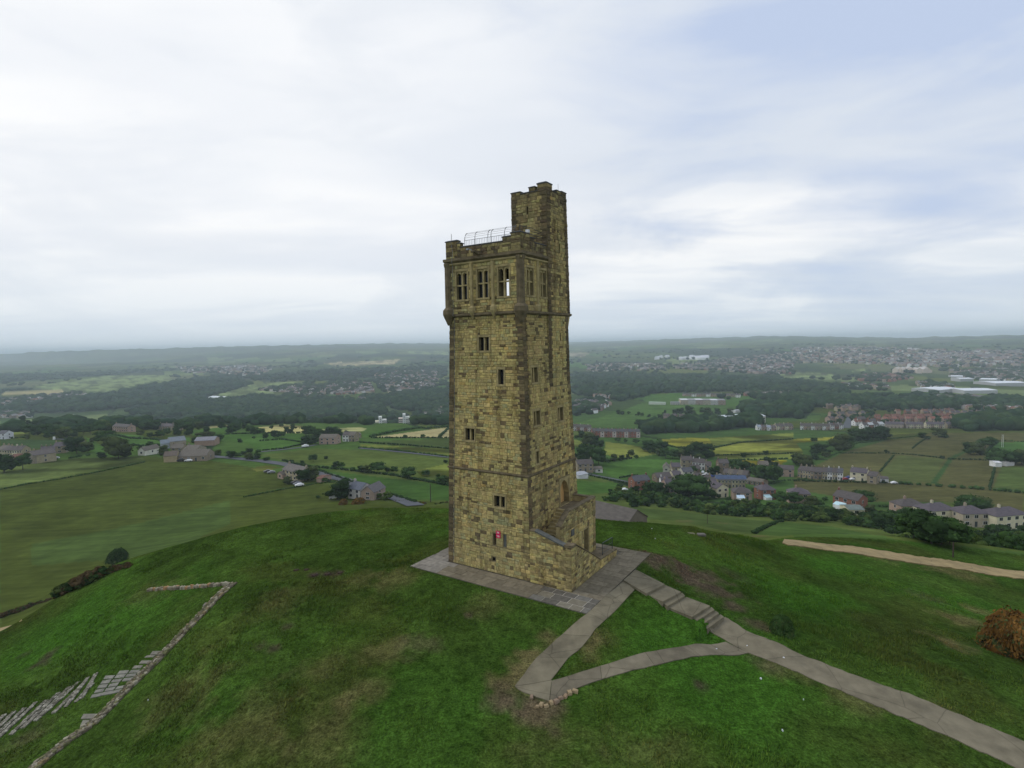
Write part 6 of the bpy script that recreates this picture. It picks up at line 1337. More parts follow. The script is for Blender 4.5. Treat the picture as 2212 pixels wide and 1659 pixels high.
hpx(D2(1360, 948), D2(1410, 945), wc=STONEC, rc=STONER, label='low stone shed at the left tip of the pale cornfield', chim=0, h=3, rh=1)
# barn half hidden beyond the crest right of the stair
a = Vector((*[q * 118 for q in (ray(1262, 1100)[:2] / np.linalg.norm(ray(1262, 1100)[:2]))], 0)); b = Vector((*[q * 112 for q in (ray(1352, 1100)[:2] / np.linalg.norm(ray(1352, 1100)[:2]))], 0)); c = (a + b) / 2
house_at(c.x, c.y, math.atan2(b.y - a.y, b.x - a.x), (b - a).length, 8, 2.2, 2.3, (.17, .14, .11), (.105, .092, .078), 'stone barn with a long grey roof behind the crest beside the stair', hip=False, chim=0, win=True, nwin=3, storeys=1, zbase=-21.7, name='barn', cat='barn')
# school, estates, sheds further out
row(A3(1130, 690), A3(1560, 692), 6, 'the flat-roofed school blocks', [(.42, .36, .26), (.5, .48, .45), PINK], [(.6, .6, .62), (.25, .24, .25)], h=9, rh=.6, d=26, chim=0, nwin=5, storeys=3)
row(A3(1140, 610), A3(1700, 622), 12, 'the first row of houses behind the school', [PINK, STONEC, WHITEC], [SLATEB, PURPLE], fill=.8, nwin=2)
row(A3(820, 688), A3(980, 690), 1, 'the pale tennis hall left of the school', [(.55, .58, .5)], [(.35, .42, .32)], h=4, rh=1, chim=0, win=False)
row(A3(1030, 690), A3(1120, 690), 2, 'the low blocks left of the school', [(.4, .38, .36)], [(.3, .3, .32)], h=5, rh=.6, chim=0)
row(A3(280, 1000), A3(740, 1008), 12, 'the red brick terrace below the playing field', [BRICK, (.26, .10, .075), (.5, .42, .38)], [SLATEB, SLATE], h=6.5, nwin=1)
row(A3(90, 940), A3(270, 950), 5, 'the pale end of the brick terrace beside the tower', [(.5, .46, .44), BRICK], [SLATEB])
row(A3(950, 860), A3(1250, 870), 4, 'the brown maisonettes above the dark tree belt', [(.26, .19, .16)], [SLATEB], h=10, storeys=3, fill=.7, chim=0)
hpx(A3(1360, 868), A3(1600, 872), w=75, wc=(.4, .34, .25), rc=(.50, .53, .55), label='long pale-roofed factory, left half, above the dark tree belt', h=6, rh=2.5, d=25, chim=0, name='factory', cat='factory', win=False)
hpx(A3(1600, 870), A3(1830, 866), w=80, wc=(.45, .42, .36), rc=(.66, .70, .74), label='long white-roofed factory, right half, above the dark tree belt', h=6, rh=3, d=30, chim=0, name='factory', cat='factory', win=False)
row(A3(1650, 770), A3(1850, 745), 3, 'the white units right of the playing field', [WHITEC], [(.5, .5, .52)], h=4, rh=.8, chim=0)
row(A3(1860, 935), A3(2050, 940), 4, 'the white bungalows right of the dark belt', [WHITEC, PINK], [(.25, .28, .32), SLATEB], h=4, fill=.8, storeys=1)
row(A3(2045, 935), A3(2212, 930), 4, 'the cream houses beside the yellow meadow', [CREAM, PINK], [SLATEB], fill=.85)
row(B4(60, 930), B4(350, 935), 8, 'the white-fronted front row of the estate', [WHITEC, PINK, STONEC], [SLATEB], fill=.85)
row(B4(355, 930), B4(480, 925), 3, 'the front houses left of the estate road', [WHITEC, BRICK], [SLATEB], fill=.85)
row(B4(590, 895), B4(660, 892), 2, 'the white gabled pair by the estate road', [WHITEC], [REDROOF], fill=.85)
row(B4(670, 925), B4(875, 915), 4, 'the mixed front houses right of the estate road', [WHITEC, BRICK, (.5, .52, .52)], [SLATEB, (.4, .42, .42)], fill=.9)
row(B4(880, 915), B4(1060, 918), 5, 'the long grey terrace at the estate front', [(.42, .34, .27)], [PURPLE])
row(B4(1080, 918), B4(1250, 920), 5, 'the second grey terrace at the estate front', [(.42, .34, .27), CREAM], [PURPLE])
row(B4(1275, 918), B4(1470, 918), 5, 'the third grey terrace at the estate front', [CREAM, PINK], [PURPLE])
row(B4(1475, 920), B4(1620, 915), 4, 'the right-hand terrace at the estate front', [STONEC], [PURPLE])
for yy, xa, xb, n, ph, wcl, rcl in ((855, 790, 1560, 14, 'the red-roofed middle row of the estate', [BRICK, PINK], [REDROOF, (.24, .10, .07)]), (825, 800, 1540, 13, 'the upper red-roofed row of the estate', [BRICK], [REDROOF]), (795, 1230, 1800, 10, 'the grey-roofed row behind the red roofs', [STONEC, PINK], [PURPLE, SLATEB]), (775, 1000, 1560, 10, 'the back row of the red-roofed estate', [PINK, BRICK], [REDROOF, SLATEB]), (850, 370, 500, 5, 'the roofs left of the estate road', [PINK], [SLATEB, PURPLE]), (800, 370, 700, 9, 'the houses at the head of the estate road', [PINK, STONEC], [SLATEB, PURPLE]), (745, 430, 640, 6, 'the yellow-walled row above the estate road', [BUFF, PINK], [STONER]), (860, 600, 760, 4, 'the brick houses beside the estate road', [BRICK], [SLATEB]), (880, 700, 800, 3, 'the brick trio below the estate road', [BRICK, PINK], [SLATEB]), (820, 1640, 2200, 10, 'the pale houses behind the right-hand trees', [WHITEC, PINK, STONEC], [SLATEB, STONER])):
    row(B4(xa, yy + 8), B4(xb, yy), n, ph, wcl, rcl, fill=.72, win=yy > 815, nwin=2, jit=3.0)
wp_ = world_poly([B4(360, 745), B4(1900, 745), B4(2200, 800), B4(2200, 850), B4(1620, 905), B4(360, 905)], 6); xs_ = [p[0] for p in wp_]; ys_ = [p[1] for p in wp_]; P = rng.random((900, 2)); X = min(xs_) + P[:, 0] * (max(xs_) - min(xs_)); Y = min(ys_) + P[:, 1] * (max(ys_) - min(ys_)); k_ = in_poly(X, Y, wp_); X, Y = X[k_][:110], Y[k_][:110]; Z = zt(X, Y); it = []
for x, y, z in zip(X, Y, Z): h = rnd.uniform(4, 9); it.append((x, y, z - .5, h * 1.1, h * 1.1, h, rnd.choice(WL)))
o = merge('garden_trees', it, 'garden trees standing among the rows of the red-roofed estate', 'trees'); o['kind'] = 'stuff'
road([B4(505, 915), B4(530, 850), B4(555, 790)], 9)
for i, (x0, y0, x1, y1, d_, ph) in enumerate([(1400, 580, 1600, 562, 60, 'nearest long white factory roof at the far right'), (1640, 585, 1960, 585, 60, 'second long white factory roof at the far right'), (1940, 510, 2260, 515, 70, 'white factory roof touching the right edge'), (1780, 472, 1940, 472, 50, 'thin white warehouse roof above the factories'), (1510, 440, 1625, 440, 40, 'small white warehouse roof left above the factories'), (1600, 470, 1730, 462, 40, 'white warehouse roof left of the thin one')]):
    hpx(B4(x0, y0), B4(x1, y1), w=min(180, (at(*B4(x1, y1)) - at(*B4(x0, y0))).xy.length), wc=(.4, .4, .4), rc=(.68, .70, .72), label=ph, h=7, rh=2, d=d_, chim=0, name='factory', cat='factory', win=False)
hpx(J7(1900, -700 + 700), J7(2020, 5), w=60, wc=(.6, .6, .6), rc=(.45, .45, .47), label='grey-roofed farm sheds on the pale far fields at the left', h=5, rh=2, d=20, chim=0, name='barn', cat='barn', win=False)
hpx(C1(2040, 640), C1(2160, 640), w=95, wc=(.7, .7, .7), rc=(.78, .80, .82), label='bright white glasshouse roofs on the far left slope', h=6, rh=2, d=30, chim=0, name='glasshouse', cat='glasshouse', win=False)
# two tower blocks in the wooded valley
def at_r(px, py, r):
    d = ray(px, py); n = d[:2] / np.linalg.norm(d[:2]); return n[0] * r, n[1] * r, CH + d[2] / np.linalg.norm(d[:2]) * r
for (x0, x1, yt, n_, lab, cc_) in ((1520, 1635, 762, 6, 'lower cream tower block rising from the valley trees', (.62, .58, .44)), (1742, 1842, 735, 8, 'taller white and pink tower block right of its neighbour', (.60, .50, .44))):
    pa = D2(x0, yt); pb = D2(x1, yt); r_ = 960; a = at_r(*pa, r_); b = at_r(*pb, r_); w = math.hypot(b[0] - a[0], b[1] - a[1]); cx, cy = (a[0] + b[0]) / 2, (a[1] + b[1]) / 2; zg = float(zt(cx, cy)); H = a[2] - zg - 4
    r = tag(empty('tower_block', (cx, cy, zg), math.atan2(b[1] - a[1], b[0] - a[0])), lab, 'tower block', 'tower blocks in the valley')
    for s_, (xa, xb, hh, c) in enumerate(((-w / 2, -w * .12, H - 3, cc_), (-w * .12, w * .14, H + 4, (.66, .66, .64)), (w * .14, w / 2, H - 1, (.64, .63, .58)))):
        mb = MB(); mb.box(xa, xb - .02, 0 if s_ != 1 else -1, 16, -2, hh, c)
        link('block_wing', mkmesh('block_wing', mb.v, mb.f, M_WALLS, mb.c, mb.m), r)
        nf = int((hh) / 2.9); nw = 1 if s_ == 1 else 4
        for f_ in range(nf):
            for k in range(nw): o = link('window', win_mesh(2.2 if s_ != 1 else 1.5, 1.3), r); o.location = (xa + (xb - xa) * (k + .5) / nw, -.03 if s_ != 1 else -1.03, 1.8 + f_ * 2.9)
# slim white chimney at the left
p = at_r(*J7(700, 95), 900); mb = MB(); zg = float(zt(p[0], p[1])); mb.tube([(p[0], p[1], zg), (p[0], p[1], (zg + p[2]) / 2), (p[0], p[1], at_r(*J7(700, 48), 900)[2])], [2.2, 1.8, 1.5], 12); build_top('chimney_stack', mb, M_WHITE, (p[0], p[1], zg)); tag(bpy.data.objects['chimney_stack'], 'slim white mill chimney rising above the far left trees', 'chimney')
# suburbs too far off to tell the houses apart
def suburb(poly, n, label, wcs, rcs, size=1.0, street=None):
    wp = world_poly(poly, 6); xs = [p[0] for p in wp]; ys = [p[1] for p in wp]
    P = rng.random((n * 14, 2)); X = min(xs) + P[:, 0] * (max(xs) - min(xs)); Y = min(ys) + P[:, 1] * (max(ys) - min(ys)); k = in_poly(X, Y, wp); X, Y = X[k], Y[k]
    q = fbm(X / 130, Y / 130, 2) > -.32; X, Y = X[q][:n], Y[q][:n]; Z = zt(X, Y); mb = MB()
    for x, y, z in zip(X, Y, Z):
        r_ = math.hypot(x, y); a = math.floor(vnoise(np.array([x / 220]), np.array([y / 220]))[0] * 8) * .6; w = rnd.uniform(8, 17) * size; d = rnd.uniform(7, 9) * size; h = rnd.uniform(4.5, 6.5) * size; rh = 2.4 * size; ca, sa = math.cos(a), math.sin(a)
        f = lambda p: (x + ca * p[0] - sa * p[1], y + sa * p[0] + ca * p[1], z + p[2])
        wc = rnd.choice(wcs); rc = rnd.choice(rcs); k_ = rnd.uniform(.8, 1.2); wc = tuple(t * k_ for t in wc)
        v = [f(p) for p in ((-w / 2, 0, -3), (w / 2, 0, -3), (w / 2, d, -3), (-w / 2, d, -3), (-w / 2, 0, h), (w / 2, 0, h), (w / 2, d, h), (-w / 2, d, h), (-w / 2, d / 2, h + rh), (w / 2, d / 2, h + rh))]
        mb.add(v, [(0, 1, 5, 4), (1, 2, 6, 9, 5), (2, 3, 7, 6), (3, 0, 4, 8, 7)], wc); b = len(mb.v) - 10
        mb.f += [(b + 4, b + 5, b + 9, b + 8), (b + 6, b + 7, b + 8, b + 9)]; mb.c += [rc, rc]; mb.m += [0, 0]
    if not mb.v: return
    P = rng.random((n * 8, 2)); X = min(xs) + P[:, 0] * (max(xs) - min(xs)); Y = min(ys) + P[:, 1] * (max(ys) - min(ys)); k = in_poly(X, Y, wp); X, Y = X[k][:int(n * .6)], Y[k][:int(n * .6)]; Z = zt(X, Y); it = []
    for x, y, z in zip(X, Y, Z): r_ = math.hypot(x, y); h = rnd.uniform(6, 12) * (1 + r_ / 12000); it.append((x, y, z - .6, h * 1.5, h * 1.5, h, rnd.choice(WL)))
    if it: tr_ = merge('garden_trees', it, 'garden trees among the ' + label.split(',')[0][:60].rsplit(' ', 1)[0], 'trees'); tr_['kind'] = 'stuff'
    o0 = np.array(mb.v).mean(0); build_top('suburb', mb, M_WALLS, tuple(o0), fix=False); o = bpy.data.objects[-1] if False else [q for q in COL.objects if q.name.startswith('suburb')][-1]
    tag(o, label, 'houses', kind='stuff')
WC = [PINK, BRICK, STONEC, (.5, .48, .45), BUFF, (.34, .28, .24), BROWNC]; RC = [SLATEB, PURPLE, REDROOF, (.16, .13, .12), (.16, .14, .13), (.22, .21, .21)]
WC2 = WC + [(.66, .65, .62)]
suburb([D2(480, 520), D2(730, 475), D2(1000, 480), D2(1250, 450), D2(1480, 460), D2(1510, 540), D2(1300, 560), D2(1060, 560), D2(1060, 595), D2(780, 585), D2(730, 540)], 620, 'hillside estate of pale and reddish houses left of the tower', WC2, RC)
suburb([D2(1540, 370), D2(1700, 350), D2(2100, 340), D2(2110, 370), D2(2060, 520), D2(1850, 530), D2(1640, 550), D2(1560, 500)], 560, 'upper estate on the hillside directly left of the tower', WC2, RC)
suburb([D2(1380, 590), D2(1530, 560), D2(1520, 600), D2(1400, 610)], 40, 'small group of houses below the hillside estate', WC2, RC)
suburb([D2(2000, 720), D2(2200, 670), D2(2200, 745), D2(1990, 750)], 80, 'grey housing beside the tower blocks', WC2, RC)
suburb([C1(0, 650), C1(400, 610), C1(700, 580), C1(820, 600), C1(560, 660), C1(300, 710), C1(0, 730)], 260, 'far village strung along the slope at the left edge', WC2, RC)
suburb([C1(0, 770), C1(280, 770), C1(300, 820), C1(0, 820)], 60, 'rooftops in the valley behind the green knoll', WC2, RC)
suburb([D2(0, 320), D2(350, 290), D2(600, 330), D2(450, 400), D2(200, 370), D2(0, 350)], 240, 'hazy mill town on the far valley side', WC2, RC, 1.4)
suburb([C1(1680, 330), C1(2000, 330), C1(2200, 360), C1(2200, 400), C1(1800, 390)], 140, 'hazy village under the moor at the left', WC2, RC, 1.3)
suburb([A3(220, 300), A3(600, 290), A3(1000, 310), A3(1020, 350), A3(700, 370), A3(240, 380)], 330, 'pale housing on the far ridge right of the tower', WC2, RC)
suburb([A3(1000, 320), A3(1300, 280), A3(1700, 240), A3(2212, 190), A3(2212, 400), A3(1900, 400), A3(1500, 370), A3(1100, 350)], 900, 'dense distant town spreading across the valley right of the tower', WC2, RC, 1.2)
suburb([B4(0, 150), B4(700, 140), B4(1400, 170), B4(2212, 180), B4(2212, 330), B4(1300, 330), B4(500, 300), B4(0, 290)], 1100, 'hazy upper town below the far right moor', WC2, RC, 1.5)
suburb([B4(650, 400), B4(950, 400), B4(1200, 440), B4(900, 480), B4(640, 470)], 150, 'reddish estate in the middle of the distant town', [BRICK, PINK], [REDROOF, SLATEB])
suburb([B4(1480, 360), B4(2212, 340), B4(2212, 480), B4(1500, 430)], 330, 'grey streets above the white factory roofs', WC2, RC)
suburb([B4(1200, 480), B4(1450, 490), B4(1560, 540), B4(1240, 530)], 70, 'small streets left of the white factory roofs', WC2, RC)
suburb([B4(1400, 620), B4(2212, 640), B4(2212, 760), B4(1700, 740), B4(1400, 690)], 260, 'grey streets below the white factory roofs', WC2, RC)
suburb([B4(400, 500), B4(900, 510), B4(880, 545), B4(400, 545)], 60, 'scattered white houses in the valley trees', WC2, RC)
suburb([B4(0, 640), B4(330, 650), B4(640, 700), B4(640, 740), B4(350, 730), B4(0, 680)], 130, 'roofs along the upper edge of the estate', WC2, RC)
suburb([A3(1700, 580), A3(2212, 590), A3(2212, 640), A3(1850, 640)], 120, 'row of pale roofs right of the school', WC2, RC)
suburb([A3(95, 670), A3(330, 640), A3(420, 700), A3(330, 770), A3(95, 820)], 130, 'dark terraced streets beside the tower on its right', [BROWNC, PINK, WHITEC], [SLATE, SLATEB, PURPLE])
suburb([A3(280, 590), A3(540, 600), A3(540, 640), A3(300, 630)], 26, 'few pale houses in the clearing right of the tower', WC2, RC)
suburb([A3(900, 240), A3(1400, 235), A3(1400, 262), A3(900, 262)], 60, 'line of white works buildings on the far slope', [(.8, .8, .8)], [(.6, .6, .62)], 2.0)
suburb([B4(940, 365), B4(1280, 360), B4(1280, 385), B4(960, 385)], 24, 'large pale public buildings in the distant town', [(.6, .5, .4)], [(.5, .45, .42)], 2.2)
# ------------------------------------------------------------------ cars
def car_meshes(col):
    mb = MB(); prof_ = [(-2.05, .35), (-2.1, .75), (-1.95, .95), (-1.1, 1.02), (-.55, 1.42), (.75, 1.45), (1.45, 1.05), (2.0, .92), (2.1, .6), (2.05, .35)]
    mb.prism(prof_, lambda p, t: (p[0], t * (.86 if p[1] < 1.1 else .68), p[1]), -1, 1, col); body = mkmesh('body', mb.v, mb.f, M_CAR, mb.c, mb.m); fixn(body)
    mb = MB(); mb.prism([(-1.05, 1.04), (-.58, 1.36), (.70, 1.38), (1.30, 1.06)], lambda p, t: (p[0], t * (.80 if p[1] < 1.1 else .70), p[1]), -1, 1); gl = mkmesh('windows', mb.v, mb.f, M_GLASS, mb.c, mb.m); fixn(gl)
    mb = MB(); n = 10; pts = [(math.cos(2 * math.pi * k / n) * .32, math.sin(2 * math.pi * k / n) * .32) for k in range(n)]; mb.prism(pts, lambda p, t: (p[0], t, p[1]), -.1, .1); wh = mkmesh('wheel', mb.v, mb.f, M_TYRE, mb.c, mb.m)
    return body, gl, wh
CARC = {'white': (.75, .75, .75), 'silver': (.42, .44, .46), 'black': (.02, .02, .025), 'blue': (.03, .07, .30), 'red': (.35, .03, .03), 'grey': (.16, .17, .19)}
CM = {k: car_meshes(v) for k, v in CARC.items()}
def car(pxy, col, ang, label, group, van=False):
    p = at(*pxy); p.z += .38; r = tag(empty('parked_van' if van else 'parked_car', p, ang), label, 'van' if van else 'car', group); b, g, w = CM[col]
    o = link('body', b, r); g_ = link('windows', g, r); g_.location.z = .0
    if van: o.scale = (1.15, 1.1, 1.35); g_.scale = (1.15, 1.1, 1.35)
    for x in (-1.3, 1.3):
        for y in (-.8, .8): k = link('wheel', w, r); k.location = (x, y, .32)
    return r
for x, y, c, a, l in ((740, 240, 'black', .3, 'black car at the left of the hamlet car park'), (800, 245, 'white', .4, 'white car second from the left in the hamlet car park'), (860, 218, 'white', .2, 'white car at the back of the hamlet car park'), (900, 232, 'silver', .2, 'silver car beside the back white car in the hamlet car park'), (910, 258, 'blue', .3, 'blue car at the front of the hamlet car park'), (985, 242, 'grey', .1, 'grey car near the right of the hamlet car park'), (1050, 240, 'white', .1, 'white car at the right end of the hamlet car park'), (785, 195, 'white', 1.2, 'white car nosed up to the brown cottage')): car(V5(x, y + 82 if y < 235 else y + 85), c, a, l, 'cars in the hamlet car park')
for x, y, c, l in ((790, 878, 'black', 'dark car at the left beside the yellow gable house'), (865, 872, 'white', 'white car in the middle beside the yellow gable house'), (960, 862, 'silver', 'silver car at the right beside the yellow gable house')): car(L6(x, y), c, .4, l, 'cars beside the yellow gable house')
for x, y, c, l in ((565, 1262, 'black', 'black car parked left of the roadside farmhouse'), (600, 1270, 'grey', 'grey car beside the black one left of the farmhouse'), (815, 1362, 'black', 'dark car below the farmhouse, furthest of three'), (835, 1374, 'grey', 'grey car below the farmhouse, middle of three'), (852, 1386, 'white', 'white car below the farmhouse, nearest of three')): car(D2(x, y), c, .5, l, 'cars round the roadside farmhouse')
for x, y, c, v_, l in ((490, 432, 'red', False, 'red car at the right end of the long terrace'), (528, 425, 'blue', True, 'blue and white van beside the large white house'), (565, 435, 'white', False, 'white car in front of the large white house')): car(I6(x, y), c, .2, l, 'vehicles beside the long terrace', v_)
car(D2(905, 1032), 'white', .5, 'white van on the far lane by the farmstead', None, True); car(D2(1165, 1500), 'white', .3, 'white car under the dark tree by the roadside cottage', None); car(A3(160, 1385), 'white', .3, 'white car by the sheds at the tower\'s right foot', None); car(A3(210, 1390), 'silver', .3, 'silver car right of the white one near the sheds', None); car(J7(1735, 500), 'black', .3, 'dark car in front of the open-fronted barn', None); car(J7(1810, 503), 'white', .2, 'white car in front of the broad brown-roofed barn', None); car(I6(962, 470), 'white', .1, 'pale car parked on the verge right of the garages', None)
car(H5(340, 548), 'white', .2, 'white caravan-like car left of the red brick house', None, True); car(H5(410, 548), 'white', .2, 'white van beside the red brick house', None, True)
# ------------------------------------------------------------------ poles
def pole(px, py, hpx_, label, rad=.13, arm=True, mt=M_WOOD, name='utility_pole', cat='pole'):
    p = at(px, py); h = scale_at(p, hpx_); mb = MB(); mb.tube([(p.x, p.y, p.z - .3), (p.x, p.y, p.z + h)], [rad * 1.15, rad * .8], 7)
    if arm: mb.box(p.x - .7, p.x + .7, p.y - .05, p.y + .05, p.z + h - .7, p.z + h - .6)
    o = build_top(name, mb, mt, (p.x, p.y, p.z)); tag(o, label, cat); return o
pole(930.5, 1085, 39, 'tall wooden pole in the bright field left of the tower', arm=False, rad=.17); pole(*H5(1138, 848), 19, 'thin wooden post at the edge of the near right field', rad=.09, arm=False); pole(*I6(1531, 1172), 25, 'dark wooden post in front of the tall hedge trees', rad=.09, arm=False)
for i, x in enumerate((1998, 2012)): pole(*B4(x, 1100), 21, ('left' if i == 0 else 'right') + ' white goalpost on the bright pitch at the right', rad=.12, arm=False, mt=M_WHITE, name='goalpost', cat='goalpost')
pole(*J7(520, 288), 5, 'small white tank by the far road at the left', rad=1.0, arm=False, mt=M_WHITE, name='tank', cat='tank')

# ------------------------------------------------------------------ ruined foundation wall, paving and steps at the lower left
RW = tag(empty('ruined_wall', at(*F6(1180, 880))), 'low ruined stone foundation wall running down the grass at the left', 'wall')
LW = [(1885, 165), (1780, 262), (1700, 342), (1600, 452), (1480, 572), (1400, 662), (1300, 762), (1180, 882), (1060, 992), (960, 1102), (850, 1212), (740, 1312), (620, 1392), (500, 1482), (350, 1602), (230, 1710), (100, 1830)]
P = [at(*F6(*p)) for p in dense(LW, False, 10)]
def rock(mb, x, y, z, lx, ly, h, ang, col):
    ca, sa = math.cos(ang), math.sin(ang); f = lambda a, b, c: (x + ca * a - sa * b, y + sa * a + ca * b, z + c); j = lambda: rnd.uniform(.8, 1.1)
    bt = [f(-lx / 2 * j(), -ly / 2 * j(), -.12), f(lx / 2 * j(), -ly / 2 * j(), -.12), f(lx / 2 * j(), ly / 2 * j(), -.12), f(-lx / 2 * j(), ly / 2 * j(), -.12)]
    md = [f(-lx / 2 * j(), -ly / 2 * j(), h * .7), f(lx / 2 * j(), -ly / 2 * j(), h * .7 * j()), f(lx / 2 * j(), ly / 2 * j(), h * .7), f(-lx / 2 * j(), ly / 2 * j(), h * .7 * j())]
    tp = [f(-lx * .36, -ly * .36, h * j()), f(lx * .36, -ly * .36, h), f(lx * .36, ly * .36, h * j()), f(-lx * .36, ly * .36, h)]
    mb.add(bt + md + tp, [(8, 9, 10, 11)] + [(q, (q + 1) % 4, 4 + (q + 1) % 4, 4 + q) for q in range(4)] + [(4 + q, 4 + (q + 1) % 4, 8 + (q + 1) % 4, 8 + q) for q in range(4)], col)
RC_ = [(.19, .165, .115), (.25, .22, .155), (.14, .12, .085), (.33, .30, .22), (.11, .095, .065), (.20, .155, .085), (.15, .15, .07)]
core = MB(); rest = MB(); cnt = 0; allr = []
acc = 0; seg = []
for a, b in zip(P[:-1], P[1:]):
    L = (b - a).xy.length; d = (b - a).xy / max(L, 1e-6); n = Vector((-d.y, d.x)); ang = math.atan2(d.y, d.x); z0 = (a.z + b.z) / 2
    hw = .28
    core.add([(a.x - n.x * hw, a.y - n.y * hw, a.z - .3), (b.x - n.x * hw, b.y - n.y * hw, b.z - .3), (b.x + n.x * hw, b.y + n.y * hw, b.z - .3), (a.x + n.x * hw, a.y + n.y * hw, a.z - .3), (a.x - n.x * hw, a.y - n.y * hw, a.z + .10), (b.x - n.x * hw, b.y - n.y * hw, b.z + .10), (b.x + n.x * hw, b.y + n.y * hw, b.z + .10), (a.x + n.x * hw, a.y + n.y * hw, a.z + .10)], [(4, 5, 6, 7), (0, 1, 5, 4), (2, 3, 7, 6)])
    for side in (-1, 1):
        t = rnd.uniform(0, .1)
        while t < L:
            l = rnd.uniform(.18, .40); q = a.lerp(b, min(1, (t + l / 2) / L)); o = side * rnd.uniform(.20, .32); allr.append((l, (q.x + n.x * o, q.y + n.y * o, float(zt(q.x + n.x * o, q.y + n.y * o)), l * .98, rnd.uniform(.14, .25), rnd.uniform(.09, .20), ang + rnd.uniform(-.12, .12), rnd.choice(RC_)))); t += l
    if rnd.random() < .75:
        for k in range(2): q = a.lerp(b, rnd.random()); o = rnd.uniform(-.12, .12); l = rnd.uniform(.10, .24); allr.append((l, (q.x + n.x * o, q.y + n.y * o, float(zt(q.x, q.y)) + .04, l, l * .7, rnd.uniform(.06, .16), rnd.uniform(0, 3), rnd.choice(RC_))))
cx_ = MB(); P2 = [at(*F6(*p)) for p in dense([(1850, 172), (1700, 190), (1500, 203), (1340, 212), (1215, 220)], False, 8)]
for a, b in zip(P2[:-1], P2[1:]):
    L = (b - a).xy.length; ang = math.atan2(b.y - a.y, b.x - a.x); t = 0; d = (b - a).xy / L; n = Vector((-d.y, d.x))
    while t < L: l = rnd.uniform(.22, .42); q = a.lerp(b, min(1, (t + l / 2) / L)); o = rnd.uniform(-.1, .1); allr.append((l, (q.x + n.x * o, q.y + n.y * o, float(zt(q.x, q.y)), l, rnd.uniform(.18, .28), rnd.uniform(.16, .28), ang, rnd.choice(RC_[:4] + [(.32, .20, .10)])))); t += l
allr.sort(key=lambda q: -q[0])
build('wall_core', core, mat('earth_core', (.085, .080, .040), rough=.95, var=.4, scale=5), RW)
for i, (l, q) in enumerate(allr):
    if i < 298: mb = MB(); rock(mb, *q); build('stone', mb, M_FLAG, RW)
    else: rock(rest, *q)
if rest.v: o = build('rubble', rest, M_FLAG, RW); o['kind'] = 'stuff'
# old floor slabs in the grass
OF = tag(empty('old_paving', at(*F6(930, 960))), 'grid of worn paving slabs sunk in grass beside the ruined wall', 'paving')
def quad_slab(c, parent, col, name='paving_slab', h=.05, mt=M_FLAG, th=.2):
    tp = [(p.x, p.y, float(zt(p.x, p.y)) + h) for p in c]; mb = MB(); mb.add(tp + [(x, y, z - th) for x, y, z in tp], [(0, 1, 2, 3), (0, 4, 5, 1), (1, 5, 6, 2), (2, 6, 7, 3), (3, 7, 4, 0)], col); return build(name, mb, mt, parent)
A_, B_, C_2, D_ = F6(725, 1100), F6(985, 1045), F6(1150, 862), F6(880, 872)
def bil(s_, t): return lerp2(lerp2(A_, B_, s_), lerp2(D_, C_2, s_), t)
for i in range(3):
    for j in range(6):
        if (i, j) in ((2, 2), (0, 5)): continue
        s0, s1, t0, t1 = i / 3 + .02, (i + 1) / 3 - .03, j / 6 + .015, (j + 1) / 6 - .03; jj = lambda: rnd.uniform(-.012, .012)
        if j == 0: s0 -= .01; s1 += .03
        quad_slab([at(*bil(s0 + jj(), t0 + jj())), at(*bil(s1 + jj(), t0 + jj())), at(*bil(s1 + jj(), t1 + jj())), at(*bil(s0 + jj(), t1 + jj()))], OF, (lambda k_: (.205 * k_, .198 * k_, .165 * k_))(rnd.uniform(.85, 1.15)))
for (x, y, w, h_) in ((1215, 715, 85, 30), (1170, 750, 70, 18), (1125, 792, 80, 26), (1070, 832, 70, 26), (655, 1225, 110, 40), (650, 1275, 110, 45), (1640, 322, 50, 28)):
    quad_slab([at(*F6(x, y + h_)), at(*F6(x + w, y + h_ - 4)), at(*F6(x + w + 20, y)), at(*F6(x + 22, y + 2))], OF, (lambda k_: (.20 * k_, .188 * k_, .15 * k_))(rnd.uniform(.85, 1.15)))
OS = tag(empty('ruined_steps', at(*F6(330, 1200))), 'flight of narrow cobbled footing strips stepping down the grass at lower left', 'steps')
